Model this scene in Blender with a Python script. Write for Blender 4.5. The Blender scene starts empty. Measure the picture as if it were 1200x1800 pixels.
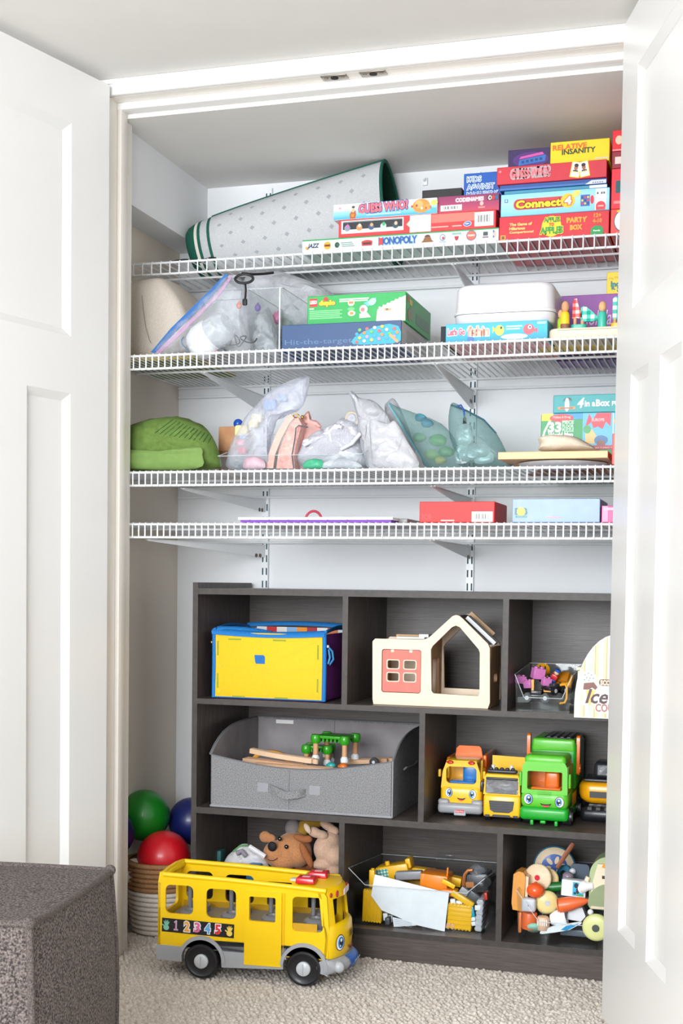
import bpy, bmesh, math, random
from math import sin, cos, pi, radians, sqrt, atan2
from mathutils import Vector, Matrix, noise
from mathutils.geometry import tessellate_polygon
random.seed(7)
SC = bpy.context.scene; COL = SC.collection

# ------------------------------------------------------------------ camera
CP = Vector((1.3039, -3.0212, 0.9038)); YAW, PITCH, ROLL = 0.2946, -0.0458, 0.0133
F_PX, SHY = 2311.48, 229.89
cf = Vector((-sin(YAW)*cos(PITCH), cos(YAW)*cos(PITCH), sin(PITCH)))
cr0 = Vector((cos(YAW), sin(YAW), 0)); cu0 = cr0.cross(cf)
cr = cr0*cos(ROLL) + cu0*sin(ROLL); cu = cu0*cos(ROLL) - cr0*sin(ROLL)
cam = bpy.data.cameras.new('camera'); camo = bpy.data.objects.new('camera', cam); COL.objects.link(camo)
camo.matrix_world = Matrix(((cr.x, cu.x, -cf.x, CP.x), (cr.y, cu.y, -cf.y, CP.y), (cr.z, cu.z, -cf.z, CP.z), (0, 0, 0, 1)))
cam.sensor_fit = 'VERTICAL'; cam.sensor_height = 36; cam.sensor_width = 24
cam.lens = F_PX/1800*36; cam.shift_y = SHY/1800; cam.clip_start = .05
SC.camera = camo

# ------------------------------------------------------------------ light
w = bpy.data.worlds.new('world'); SC.world = w; w.use_nodes = True
w.node_tree.nodes['Background'].inputs[0].default_value = (1.0, .985, .965, 1)
w.node_tree.nodes['Background'].inputs[1].default_value = .7

def area(name, loc, target, sx, sy, power, col):
    l = bpy.data.lights.new(name, 'AREA'); l.shape = 'RECTANGLE'; l.size = sx; l.size_y = sy; l.energy = power; l.color = col
    o = bpy.data.objects.new(name, l); COL.objects.link(o); o.location = loc
    o.rotation_euler = (Vector(target) - Vector(loc)).to_track_quat('-Z', 'Y').to_euler()
    return o
area('window_light', (.3, -4.3, 1.34), (.6, .2, .9), 2.0, 1.2, 150, (.91, .96, 1.0))
area('added_side_fill', (3.15, -1.55, 1.25), (.0, -.7, .95), 1.0, 1.3, 7, (1.0, .97, .93))  # added fill lamp that brightens the left door, no known source there
vs = SC.view_settings; vs.view_transform = 'Standard'; vs.look = 'None'; vs.gamma = 1; vs.use_curve_mapping = False
vs.exposure = 0.26

# ------------------------------------------------------------------ materials
def lin(h):
    h = h.lstrip('#'); c = [int(h[i:i+2], 16)/255 for i in (0, 2, 4)]
    return tuple((v/12.92 if v <= .04045 else ((v+.055)/1.055)**2.4) for v in c) + (1,)
MATS = {}
def mat(name, hexc, rough=.5, metal=0, var=.06, scale=40, bump=0, stretch=None, hex2=None, spec=.5, detail=3, sheen=0, coat=0, lo=.32, hi=.68):
    if name in MATS: return MATS[name]
    m = bpy.data.materials.new(name); m.use_nodes = True; nt = m.node_tree; b = nt.nodes['Principled BSDF']
    b.inputs['Roughness'].default_value = rough; b.inputs['Metallic'].default_value = metal
    b.inputs['Specular IOR Level'].default_value = spec
    if sheen: b.inputs['Sheen Weight'].default_value = sheen
    if coat: b.inputs['Coat Weight'].default_value = coat
    tc = nt.nodes.new('ShaderNodeTexCoord'); mp = nt.nodes.new('ShaderNodeMapping')
    if stretch: mp.inputs['Scale'].default_value = stretch
    nz = nt.nodes.new('ShaderNodeTexNoise'); nz.inputs['Scale'].default_value = scale; nz.inputs['Detail'].default_value = detail
    nt.links.new(tc.outputs['Object'], mp.inputs[0]); nt.links.new(mp.outputs[0], nz.inputs['Vector'])
    c = lin(hexc)
    if hex2: a, d = c, lin(hex2)
    else: a = tuple(v*(1-var) for v in c[:3]) + (1,); d = tuple(min(1, v*(1+var)) for v in c[:3]) + (1,)
    rp = nt.nodes.new('ShaderNodeValToRGB'); rp.color_ramp.elements[0].position = lo; rp.color_ramp.elements[1].position = hi
    rp.color_ramp.elements[0].color = a; rp.color_ramp.elements[1].color = d
    nt.links.new(nz.outputs[0], rp.inputs[0]); nt.links.new(rp.outputs[0], b.inputs['Base Color'])
    if bump:
        bp = nt.nodes.new('ShaderNodeBump'); bp.inputs['Strength'].default_value = bump; bp.inputs['Distance'].default_value = .002
        nt.links.new(nz.outputs[0], bp.inputs['Height']); nt.links.new(bp.outputs[0], b.inputs['Normal'])
    MATS[name] = m; return m
def K(h, rough=.4): return mat('print_'+h.strip('#')+('_%d' % int(rough*100)), h, rough, var=.03)
def plastic(h, rough=.28): return mat('plastic_'+h.strip('#'), h, rough, var=.025, scale=15, coat=.15)
def glass(name, h='#ffffff', rough=.08, ior=1.35):
    if name in MATS: return MATS[name]
    m = bpy.data.materials.new(name); m.use_nodes = True; nt = m.node_tree; nt.nodes.clear()
    o = nt.nodes.new('ShaderNodeOutputMaterial'); mx = nt.nodes.new('ShaderNodeMixShader'); t = nt.nodes.new('ShaderNodeBsdfTransparent')
    g = nt.nodes.new('ShaderNodeBsdfGlossy'); f = nt.nodes.new('ShaderNodeLayerWeight'); f.inputs[0].default_value = .5; pw = nt.nodes.new('ShaderNodeMath'); pw.operation = 'POWER'; pw.inputs[1].default_value = 4; ml = nt.nodes.new('ShaderNodeMath'); ml.operation = 'MULTIPLY'; ml.inputs[1].default_value = .45
    t.inputs[0].default_value = lin(h); g.inputs['Roughness'].default_value = rough
    ad = nt.nodes.new('ShaderNodeMath'); ad.operation = 'ADD'; ad.inputs[1].default_value = .022
    nt.links.new(f.outputs['Facing'], pw.inputs[0]); nt.links.new(pw.outputs[0], ml.inputs[0]); nt.links.new(ml.outputs[0], ad.inputs[0]); nt.links.new(ad.outputs[0], mx.inputs[0])
    nt.links.new(t.outputs[0], mx.inputs[1]); nt.links.new(g.outputs[0], mx.inputs[2]); nt.links.new(mx.outputs[0], o.inputs[0])
    MATS[name] = m; return m
def film(name, h, opac, rough=.25, tint='#ffffff', holes=None, var=.12):
    """thin plastic film or open net: part see-through, part surface"""
    if name in MATS: return MATS[name]
    m = bpy.data.materials.new(name); m.use_nodes = True; nt = m.node_tree; b = nt.nodes['Principled BSDF']; o = nt.nodes['Material Output']
    b.inputs['Base Color'].default_value = lin(h); b.inputs['Roughness'].default_value = rough
    mx = nt.nodes.new('ShaderNodeMixShader'); t = nt.nodes.new('ShaderNodeBsdfTransparent'); t.inputs[0].default_value = lin(tint)
    tc = nt.nodes.new('ShaderNodeTexCoord')
    if holes:
        v = nt.nodes.new('ShaderNodeTexVoronoi'); v.inputs['Scale'].default_value = holes; v.inputs['Randomness'].default_value = .12
        nt.links.new(tc.outputs['Object'], v.inputs['Vector'])
        r = nt.nodes.new('ShaderNodeMapRange'); r.inputs[1].default_value = .26; r.inputs[2].default_value = .36; r.inputs[3].default_value = opac*.25; r.inputs[4].default_value = opac
        nt.links.new(v.outputs['Distance'], r.inputs[0]); fac = r.outputs[0]
    else:
        n = nt.nodes.new('ShaderNodeTexNoise'); n.inputs['Scale'].default_value = 26; n.inputs['Detail'].default_value = 5; n.inputs['Distortion'].default_value = 1.2
        nt.links.new(tc.outputs['Object'], n.inputs['Vector'])
        r = nt.nodes.new('ShaderNodeMapRange'); r.inputs[1].default_value = .3; r.inputs[2].default_value = .7; r.inputs[3].default_value = max(0, opac-var); r.inputs[4].default_value = min(1, opac+var)
        nt.links.new(n.outputs[0], r.inputs[0]); fac = r.outputs[0]
        bp = nt.nodes.new('ShaderNodeBump'); bp.inputs['Strength'].default_value = .8; bp.inputs['Distance'].default_value = .012
        nt.links.new(n.outputs[0], bp.inputs['Height']); nt.links.new(bp.outputs[0], b.inputs['Normal'])
    nt.links.new(fac, mx.inputs[0]); nt.links.new(t.outputs[0], mx.inputs[1]); nt.links.new(b.outputs[0], mx.inputs[2]); nt.links.new(mx.outputs[0], o.inputs[0])
    MATS[name] = m; return m
def checks(name, h1, h2, h3, size, axes=(0, 2)):
    """gingham: two crossing stripe sets"""
    if name in MATS: return MATS[name]
    m = bpy.data.materials.new(name); m.use_nodes = True; nt = m.node_tree; b = nt.nodes['Principled BSDF']; b.inputs['Roughness'].default_value = .8
    tc = nt.nodes.new('ShaderNodeTexCoord'); sp = nt.nodes.new('ShaderNodeSeparateXYZ'); nt.links.new(tc.outputs['Object'], sp.inputs[0])
    outs = []
    for ax in axes:
        mu = nt.nodes.new('ShaderNodeMath'); mu.operation = 'MULTIPLY'; mu.inputs[1].default_value = pi/size
        si = nt.nodes.new('ShaderNodeMath'); si.operation = 'SINE'; gt = nt.nodes.new('ShaderNodeMath'); gt.operation = 'GREATER_THAN'; gt.inputs[1].default_value = 0
        nt.links.new(sp.outputs[ax], mu.inputs[0]); nt.links.new(mu.outputs[0], si.inputs[0]); nt.links.new(si.outputs[0], gt.inputs[0]); outs.append(gt)
    ad = nt.nodes.new('ShaderNodeMath'); ad.operation = 'ADD'; nt.links.new(outs[0].outputs[0], ad.inputs[0]); nt.links.new(outs[1].outputs[0], ad.inputs[1])
    hf = nt.nodes.new('ShaderNodeMath'); hf.operation = 'MULTIPLY'; hf.inputs[1].default_value = .5; nt.links.new(ad.outputs[0], hf.inputs[0])
    rp = nt.nodes.new('ShaderNodeValToRGB'); rp.color_ramp.interpolation = 'CONSTANT'; e = rp.color_ramp.elements
    e[0].color = lin(h1); e[1].position = .25; e[1].color = lin(h2); k = e.new(.75); k.color = lin(h3)
    nt.links.new(hf.outputs[0], rp.inputs[0]); nt.links.new(rp.outputs[0], b.inputs['Base Color'])
    MATS[name] = m; return m
def gradient(name, stops, z0, z1, axis=2, rough=.45):
    """a printed colour gradient along one axis of the object"""
    if name in MATS: return MATS[name]
    m = bpy.data.materials.new(name); m.use_nodes = True; nt = m.node_tree; b = nt.nodes['Principled BSDF']; b.inputs['Roughness'].default_value = rough
    tc = nt.nodes.new('ShaderNodeTexCoord'); sp = nt.nodes.new('ShaderNodeSeparateXYZ'); nt.links.new(tc.outputs['Object'], sp.inputs[0])
    r = nt.nodes.new('ShaderNodeMapRange'); r.inputs[1].default_value = z0; r.inputs[2].default_value = z1; nt.links.new(sp.outputs[axis], r.inputs[0])
    rp = nt.nodes.new('ShaderNodeValToRGB'); e = rp.color_ramp.elements
    e[0].position, e[0].color = stops[0][0], lin(stops[0][1]); e[1].position, e[1].color = stops[-1][0], lin(stops[-1][1])
    for p, h in stops[1:-1]: k = e.new(p); k.color = lin(h)
    nt.links.new(r.outputs[0], rp.inputs[0]); nt.links.new(rp.outputs[0], b.inputs['Base Color'])
    MATS[name] = m; return m

# ------------------------------------------------------------------ pixel of the 1200x1800 photograph -> point of the room
def ray(px, py): return cf + cr*((px-600)/F_PX) - cu*((py-900-SHY)/F_PX)
def at(px, py, Y): v = ray(px, py); return CP + v*((Y-CP.y)/v.y)
def atz(px, py, Z): v = ray(px, py); return CP + v*((Z-CP.z)/v.z)

# ------------------------------------------------------------------ mesh builder
TXT = {}
def text_mesh(s, bold, italic):
    key = (s, bold, italic)
    if key not in TXT:
        c = bpy.data.curves.new('t', 'FONT'); c.body = s; c.size = 1; c.resolution_u = 2; c.offset = bold; c.shear = .3 if italic else 0
        o = bpy.data.objects.new('t', c); COL.objects.link(o); dg = bpy.context.evaluated_depsgraph_get()
        me = bpy.data.meshes.new_from_object(o.evaluated_get(dg)); V = [v.co.copy() for v in me.vertices]; F = [tuple(p.vertices) for p in me.polygons]
        bpy.data.meshes.remove(me); bpy.data.objects.remove(o); bpy.data.curves.remove(c); TXT[key] = (V, F)
    return TXT[key]
def TR(loc=(0, 0, 0), rz=0, rx=0, ry=0): return Matrix.Translation(loc) @ Matrix.Rotation(rz, 4, 'Z') @ Matrix.Rotation(ry, 4, 'Y') @ Matrix.Rotation(rx, 4, 'X')
RIGHT = Matrix.Rotation(pi/2, 4, 'Z')        # turns a front decal (facing -y) to face +x
class MB:
    def __init__(s, M=None): s.V = []; s.F = []; s.I = []; s.mats = []; s.M = M or Matrix(); s.nl = 0
    def ly(s, k): s.nl += 1; return -.0004*k-.000006*s.nl
    def mi(s, m):
        if m not in s.mats: s.mats.append(m)
        return s.mats.index(m)
    def raw(s, V, F, m, M=None):
        T = s.M @ M if M else s.M; n = len(s.V); s.V += [T @ Vector(v) for v in V]; k = s.mi(m)
        flip = T.determinant() < 0
        for f in F: s.F.append(tuple(i+n for i in (reversed(f) if flip else f))); s.I.append(k)
        return s
    def bmesh(s, bm, m, M=None):
        bm.verts.index_update(); s.raw([v.co for v in bm.verts], [[v.index for v in f.verts] for f in bm.faces], m, M); bm.free(); return s
    def box(s, x0, x1, y0, y1, z0, z1, m, bev=0, seg=2, M=None, taper=0):
        if not bev:
            V = [(x, y, z) for z in (z0, z1) for x, y in ((x0, y0), (x1, y0), (x1, y1), (x0, y1))]
            if taper:
                cx, cy = (x0+x1)/2, (y0+y1)/2; V = V[:4] + [(cx+(x-cx)*(1-taper), cy+(y-cy)*(1-taper), z) for x, y, z in V[4:]]
            return s.raw(V, [(3, 2, 1, 0), (4, 5, 6, 7), (0, 1, 5, 4), (1, 2, 6, 5), (2, 3, 7, 6), (3, 0, 4, 7)], m, M)
        bm = bmesh.new(); bmesh.ops.create_cube(bm, size=1)
        for v in bm.verts:
            tp = 1-taper if v.co.z > 0 else 1
            v.co = Vector(((x0+x1)/2+v.co.x*(x1-x0)*tp, (y0+y1)/2+v.co.y*(y1-y0)*tp, (z0+z1)/2+v.co.z*(z1-z0)))
        bmesh.ops.bevel(bm, geom=list(bm.edges), offset=bev, segments=seg, profile=.5, affect='EDGES', clamp_overlap=True)
        return s.bmesh(bm, m, M)
    def cyl(s, p0, p1, r0, m, r1=None, n=16, M=None, cap=True): return s.tube([p0, p1], [r0, r0 if r1 is None else r1], m, n, M=M, cap=cap)
    def tube(s, P, r, m, n=8, closed=False, M=None, cap=True, flat=1):
        P = [Vector(p) for p in P]; k = len(P); R = r if isinstance(r, (list, tuple)) else [r]*k; V = []; F = []; up = None
        for i, p in enumerate(P):
            t = (P[(i+1) % k]-P[i-1]) if closed else (P[min(i+1, k-1)]-P[max(i-1, 0)]); t.normalize()
            if up is None: up = t.orthogonal().normalized()
            a = up - t*up.dot(t)
            up = a.normalized() if a.length > 1e-6 else t.orthogonal().normalized(); b = t.cross(up)
            V += [p + up*(R[i]*cos(2*pi*j/n)) + b*(R[i]*flat*sin(2*pi*j/n)) for j in range(n)]
        for i in range(k if closed else k-1):
            a, c = i*n, ((i+1) % k)*n
            F += [(a+j, a+(j+1) % n, c+(j+1) % n, c+j) for j in range(n)]
        if cap and not closed: F += [tuple(reversed(range(n))), tuple(range((k-1)*n, k*n))]
        return s.raw(V, F, m, M)
    def ball(s, c, r, m, nu=20, nv=12, M=None, fn=None):
        r = r if isinstance(r, (list, tuple)) else (r, r, r); c = Vector(c); V = [c+Vector((0, 0, -r[2]))]; F = []
        for i in range(1, nv):
            a = -pi/2+pi*i/nv
            V += [c+Vector((r[0]*cos(a)*cos(2*pi*j/nu), r[1]*cos(a)*sin(2*pi*j/nu), r[2]*sin(a))) for j in range(nu)]
        V.append(c+Vector((0, 0, r[2]))); L = len(V)-1
        F += [(0, 1+(j+1) % nu, 1+j) for j in range(nu)]
        for i in range(nv-2):
            a = 1+i*nu; F += [(a+j, a+(j+1) % nu, a+nu+(j+1) % nu, a+nu+j) for j in range(nu)]
        a = 1+(nv-2)*nu; F += [(a+j, a+(j+1) % nu, L) for j in range(nu)]
        if fn: V = [fn(v) for v in V]
        return s.raw(V, F, m, M)
    def loft(s, rings, m, M=None, cap=True, closed=False):
        n = len(rings[0]); V = [v for r in rings for v in r]; F = []; k = len(rings)
        for i in range(k if closed else k-1):
            a, c = i*n, ((i+1) % k)*n; F += [(a+j, a+(j+1) % n, c+(j+1) % n, c+j) for j in range(n)]
        if cap and not closed: F += [tuple(reversed(range(n))), tuple(range((k-1)*n, k*n))]
        return s.raw(V, F, m, M)
    def lathe(s, prof, m, n=24, M=None, cap=True): return s.loft([[(r*cos(2*pi*j/n), r*sin(2*pi*j/n), z) for j in range(n)] for r, z in prof], m, M, cap)
    def prism(s, poly, y0, y1, m, holes=(), M=None, edge=None):
        """poly in (x,z), extruded from y0 (front) to y1; holes cut through"""
        def ccw(p): return sum(p[i-1][0]*p[i][1]-p[i][0]*p[i-1][1] for i in range(len(p))) > 0
        poly = list(poly) if ccw(poly) else list(reversed(poly)); hs = [list(reversed(h)) if ccw(h) else list(h) for h in holes]
        loops = [poly]+hs; flat = [p for l in loops for p in l]; n = len(flat)
        if hs: tris = tessellate_polygon([[Vector((x, z, 0)) for x, z in l] for l in loops])
        else: tris = [tuple(range(n))]
        F = []
        for t in tris:
            if len(t) == 3:
                a, b, c = [flat[i] for i in t]
                if (b[0]-a[0])*(c[1]-a[1])-(b[1]-a[1])*(c[0]-a[0]) < 0: t = (t[0], t[2], t[1])
            F.append(tuple(t)); F.append(tuple(i+n for i in reversed(t)))
        V = [(x, y0, z) for x, z in flat]+[(x, y1, z) for x, z in flat]; s.raw(V, F, m, M); S = []; o = 0
        for l in loops:
            k = len(l); S += [(o+j, o+n+j, o+n+(j+1) % k, o+(j+1) % k) for j in range(k)]; o += k
        return s.raw(V, S, edge or m, M)
    # flat print on the local plane y = -eps (facing -y)
    def rect(s, x0, x1, z0, z1, m, k=1, M=None): y = s.ly(k); return s.raw([(x0, y, z0), (x1, y, z0), (x1, y, z1), (x0, y, z1)], [(0, 1, 2, 3)], m, M)
    def shape(s, pts, m, k=1, M=None):
        if sum(pts[i-1][0]*pts[i][1]-pts[i][0]*pts[i-1][1] for i in range(len(pts))) < 0: pts = list(reversed(pts))
        t = tessellate_polygon([[Vector((x, z, 0)) for x, z in pts]]); F = []
        for a, b, c in t:
            A, B, C_ = pts[a], pts[b], pts[c]
            F.append((a, b, c) if (B[0]-A[0])*(C_[1]-A[1])-(B[1]-A[1])*(C_[0]-A[0]) > 0 else (a, c, b))
        y = s.ly(k); return s.raw([(x, y, z) for x, z in pts], F, m, M)
    def oval(s, x, z, rx, rz, m, k=1, n=18, rot=0, M=None):
        y = s.ly(k); return s.raw([(x+rx*cos(2*pi*j/n)*cos(rot)-rz*sin(2*pi*j/n)*sin(rot), y, z+rx*cos(2*pi*j/n)*sin(rot)+rz*sin(2*pi*j/n)*cos(rot)) for j in range(n)], [tuple(range(n))], m, M)
    def text(s, t, x, z, h, m, w=None, k=2, bold=.02, italic=False, rot=0, M=None, halo=None, hb=.07):
        """lettering with its lower left corner at x, z, cap height h (and width w)"""
        if halo: s.text(t, x, z, h, halo, w, k-1, bold+hb, italic, rot, M, None)
        V, F = text_mesh(t, bold, italic); V0, _ = text_mesh(t, .0, italic)
        x0 = min(v.x for v in V0); x1 = max(v.x for v in V0); z0 = min(v.y for v in V0); z1 = max(v.y for v in V0)
        sz = h/max(1e-6, z1-z0); sx = w/(x1-x0) if w else sz
        R = Matrix.Translation((x, 0, z)) @ Matrix.Rotation(-rot, 4, 'Y')
        y = s.ly(k); return s.raw([R @ Vector(((v.x-x0)*sx, y, (v.y-z0)*sz)) for v in V], F, m, M)
    def barcode(s, x0, x1, z0, z1, k=1, M=None):
        s.rect(x0, x1, z0, z1, K('#f2f2f0'), k, M); n = 13; dx = (x1-x0)*.66/n; x = x0+(x1-x0)*.17
        for i in range(n):
            if i % 3 != 2: s.rect(x+i*dx, x+i*dx+dx*(.45+.25*(i % 2)), z0+(z1-z0)*.28, z1-(z1-z0)*.22, K('#3a3a40'), k+1, M)
    def pouch(s, outline, th, m, seed=0, rings=6, wr=.004, M=None, flat=1., y=0, sub=4, mb=None):
        """soft bag: outline in (x,z), swollen by th to both sides, wrinkled"""
        P = []; n0 = len(outline)
        for i in range(n0):
            a, b, c, d = [Vector(outline[(i+j-1) % n0]) for j in range(4)]
            for q in range(sub):
                t = q/sub; P.append((a*(-t**3+2*t*t-t) + b*(3*t**3-5*t*t+2) + c*(-3*t**3+4*t*t+t) + d*(t**3-t*t))*.5)
        if sum(P[i-1].x*P[i].y-P[i].x*P[i-1].y for i in range(len(P))) < 0: P.reverse()
        n = len(P); c = sum(P, Vector((0, 0)))/n; V = []; F = []
        def nz(x, z, q): return noise.noise((x*16+seed*7.1, z*16, q*3+seed))*.5+(.5-2*abs(noise.noise((x*30, z*30+seed*3.3, q*5))))*.6+(.4-2*abs(noise.noise((x*62+seed, z*48, q*5+9))))*.3
        for side in (-1, 1):
            o = len(V)
            for r in range(rings+1):
                t = 1-r/rings
                for p in P:
                    q = c+(p-c)*t; dep = sqrt(max(0, 1-t**2.2)); V.append((q.x, y+side*(dep*th*(1 if side < 0 else flat)) + (nz(q.x, q.y, side)*wr*2.2*min(1, dep*1.6)), q.y + nz(q.y+5, q.x, side)*wr*(1-abs(t-.5))))
            for r in range(rings):
                a, b = o+r*n, o+(r+1)*n
                for j in range(n):
                    f = (a+j, a+(j+1) % n, b+(j+1) % n, b+j); F.append(f if side < 0 else tuple(reversed(f)))
        k = (rings+1)*n
        F += [(j, k+j, k+(j+1) % n, (j+1) % n) for j in range(n)]
        V2 = [(v[0], v[1]-(.0008 if i < k else -.0008), v[2]) for i, v in enumerate(V)]
        return s.raw(V2, F, m, M)
    def build(s, name, parent=None, loc=None, rz=None, angle=38, label=None, stuff=False):
        me = bpy.data.meshes.new(name); me.from_pydata(s.V, [], s.F)
        for m in s.mats: me.materials.append(m)
        me.polygons.foreach_set('material_index', s.I); me.polygons.foreach_set('use_smooth', [True]*len(s.F)); me.update()
        me.set_sharp_from_angle(angle=radians(angle))
        o = bpy.data.objects.new(name, me); COL.objects.link(o)
        if parent: o.parent = parent
        if loc is not None: o.location = loc
        if rz is not None: o.rotation_euler.z = rz
        if label: o['label'] = label
        if stuff: o['kind'] = 'stuff'
        return o
def tag(o, label, cat, group=None, kind=None):
    o['label'] = label; o['category'] = cat
    if group: o['group'] = group
    if kind: o['kind'] = kind
    return o
def thing(name, label, cat, loc=(0, 0, 0), rz=0, group=None):
    o = bpy.data.objects.new(name, None); COL.objects.link(o); o.location = loc; o.rotation_euler.z = rz; o.empty_display_size = .05
    return tag(o, label, cat, group)
def struct(o): o['kind'] = 'structure'; return o
def rrect(x0, x1, z0, z1, r, n=4):
    P = []
    for cx, cz, a0 in ((x1-r, z1-r, 0), (x0+r, z1-r, 90), (x0+r, z0+r, 180), (x1-r, z0+r, 270)):
        P += [(cx+r*cos(radians(a0+90*i/n)), cz+r*sin(radians(a0+90*i/n))) for i in range(n+1)]
    return P
def arc(cx, cz, r, a0, a1, n=12, rz=None): return [(cx+r*cos(radians(a0+(a1-a0)*i/n)), cz+(rz or r)*sin(radians(a0+(a1-a0)*i/n))) for i in range(n+1)]
from mathutils.bvhtree import BVHTree
def drape(body, pts, off=.0012):
    """points of the surface of a built body that lie under the given pixels of the photograph"""
    bpy.context.view_layer.update(); dg = bpy.context.evaluated_depsgraph_get(); e = body.evaluated_get(dg); me = e.to_mesh(); W = body.matrix_world
    t = BVHTree.FromPolygons([W @ v.co for v in me.vertices], [tuple(p.vertices) for p in me.polygons]); e.to_mesh_clear(); R = []
    for px, py in pts:
        d = ray(px, py).normalized(); h = t.ray_cast(CP, d)
        if h[0] is not None: R.append(h[0]-d*off)
    return R
def copy_tree(o, parent=None):
    c = o.copy(); COL.objects.link(c)
    if parent: c.parent = parent
    for ch in list(o.children): copy_tree(ch, c)
    return c

# ================================================================== the room
M_wall = mat('wall_paint', '#e9eaec', .85, var=.012, scale=6, bump=.03)
M_trim = mat('trim_paint', '#f3f2f0', .35, var=.01, scale=8)
M_jamb = mat('jamb_paint', '#efe9e1', .4, var=.01, scale=8)
M_ceil = mat('ceiling_paint', '#e4e2df', .9, var=.012, scale=9, bump=.04)
M_door = mat('door_paint', '#e3e2e0', .3, var=.008, scale=6)
M_carpet = mat('berber_carpet', '#b3a99f', .95, scale=160, hex2='#d5ccc2', bump=.25, detail=2)
M_wood = mat('grey_oak', '#453d39', .4, scale=14, hex2='#5e5550', stretch=(1, 6, 26), bump=.08, detail=6)
M_woodv = mat('grey_oak_upright', '#433b37', .4, scale=14, hex2='#5a514c', stretch=(26, 6, 1), bump=.08, detail=6)
M_edge = mat('grey_oak_edge', '#332d2a', .5, scale=60, hex2='#403935', bump=.05)
M_steel = mat('white_steel', '#eceef0', .35, var=.015)
M_dark = mat('shadow_black', '#15151a', .7)
JX, RX = -.115, 1.062                # clear opening, left and right jamb
struct(MB().box(-2.6, 3.4, -4.6, 1, -.03, -.006, M_carpet).build('floor'))
# looped pile where the carpet is seen close
b = MB(); import numpy as np; nx, ny = 640, 340; x0, x1, y0, y1 = -.25, 1.26, -.72, .02
gx, gy = np.meshgrid(np.linspace(x0, x1, nx+1), np.linspace(y0, y1, ny+1)); sx, sy = .0125, .0098
def hsh(a, b_, k): v_ = np.sin(a*127.1+b_*311.7+k*74.7)*43758.5453; return v_-np.floor(v_)
best = np.zeros_like(gx); r0 = np.floor(gy/sy)
for dj in (-1, 0, 1):
    rw = r0+dj; c0_ = np.floor(gx/sx-.5*(rw % 2))
    for di in (-1, 0, 1):
        cc = c0_+di; px_ = (cc+.5+.5*(rw % 2)+.5*(hsh(cc, rw, 1)-.5))*sx; py_ = (rw+.5+.5*(hsh(cc, rw, 2)-.5))*sy
        hgt = .75+.5*hsh(cc, rw, 3); best = np.maximum(best, hgt*np.sqrt(np.clip(1-((gx-px_)/.0069)**2-((gy-py_)/.0056)**2, 0, 1)))
V = np.stack([gx, gy, -.0085+.0098*best], -1).reshape(-1, 3).tolist()
b.raw(V, [(j*(nx+1)+i, j*(nx+1)+i+1, (j+1)*(nx+1)+i+1, (j+1)*(nx+1)+i) for j in range(ny) for i in range(nx)], M_carpet)
pile = b.build('carpet_pile', bpy.data.objects['floor'], stuff=True, angle=180)
struct(MB().box(-2.6, 3.4, -4.6, -.235, 2.045, 2.07, M_ceil).build('ceiling'))
struct(MB().box(-.3, 1.32, -.165, .42, 1.985, 2.06, M_ceil).build('ceiling'))
struct(MB().box(-2.6, 3.4, -4.7, -4.6, 0, 2.07, M_wall).build('wall_rear'))
struct(MB().box(3.3, 3.4, -4.6, -.235, 0, 2.07, M_wall).build('wall_east'))
struct(MB().box(-.3, 1.32, .392, .44, 0, 2.0, M_wall).build('wall_back'))
struct(MB().box(-.3, -.217, -.165, .392, 0, 2.0, mat('wall_paint_warm_bounce', '#e3d8ca', .85, var=.012, scale=6, bump=.03)).build('wall_left'))  # same wall paint, with warm bounced light put into its colour
struct(MB().box(1.232, 1.32, -.165, .392, 0, 2.0, M_wall).build('wall_right'))
wf = MB()
wf.box(-2.6, -.19, -.222, -.12, 0, 2.06, M_wall); wf.box(RX+.075, 3.4, -.222, -.12, 0, 2.06, M_wall)
struct(wf.build('wall_front'))
struct(MB().box(-.217, -.135, -.16, .392, 1.812, 1.99, M_wall).build('trim_1'))       # boxed-in soffit
# door frame: jambs, stops, casing
t = struct(MB().box(JX-.02, JX, -.235, -.12, 0, 2.03, M_jamb).build('trim_2')); MB().box(JX, JX+.011, -.198, -.165, 0, 2.01, M_jamb, .002).build('door_stop', t)
MB().box(JX-.076, JX-.006, -.25, -.2221, 0, 2.0095, M_trim, .004).build('casing', t)
t = struct(MB().box(RX, RX+.02, -.235, -.12, 0, 2.03, M_jamb).build('trim_3')); MB().box(RX-.011, RX, -.198, -.165, 0, 2.01, M_jamb, .002).build('door_stop', t)
MB().box(RX+.006, RX+.076, -.25, -.2221, 0, 2.0095, M_trim, .004).build('casing', t)
t = struct(MB().box(JX-.02, RX+.02, -.235, -.12, 2.0105, 2.044, M_jamb).build('trim_4'))
MB().box(JX, RX, -.2, -.165, 1.9945, 2.0105, M_trim, .002).build('door_stop', t)
c = MB(); c.box(JX-.076, RX+.076, -.249, -.2351, 2.0105, 2.0445, M_trim, .003); c.box(JX-.08, RX+.08, -.255, -.2351, 2.034, 2.0446, M_trim, .002); c.build('casing', t)
M_brass = mat('aged_steel', '#8d857c', .35, .9)
for x in (.421, .509):
    c = MB(); c.box(x-.029, x+.029, -.2335, -.2075, 2.0085, 2.0106, M_brass, .0006)
    for dx in (-.019, .019): c.cyl((x+dx, -.2205, 2.0075), (x+dx, -.2205, 2.0086), .004, M_brass, n=10)
    c.cyl((x, -.2205, 2.0072), (x, -.2205, 2.0086), .0085, M_dark, n=14); c.build('catch_plate', t)

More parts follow.
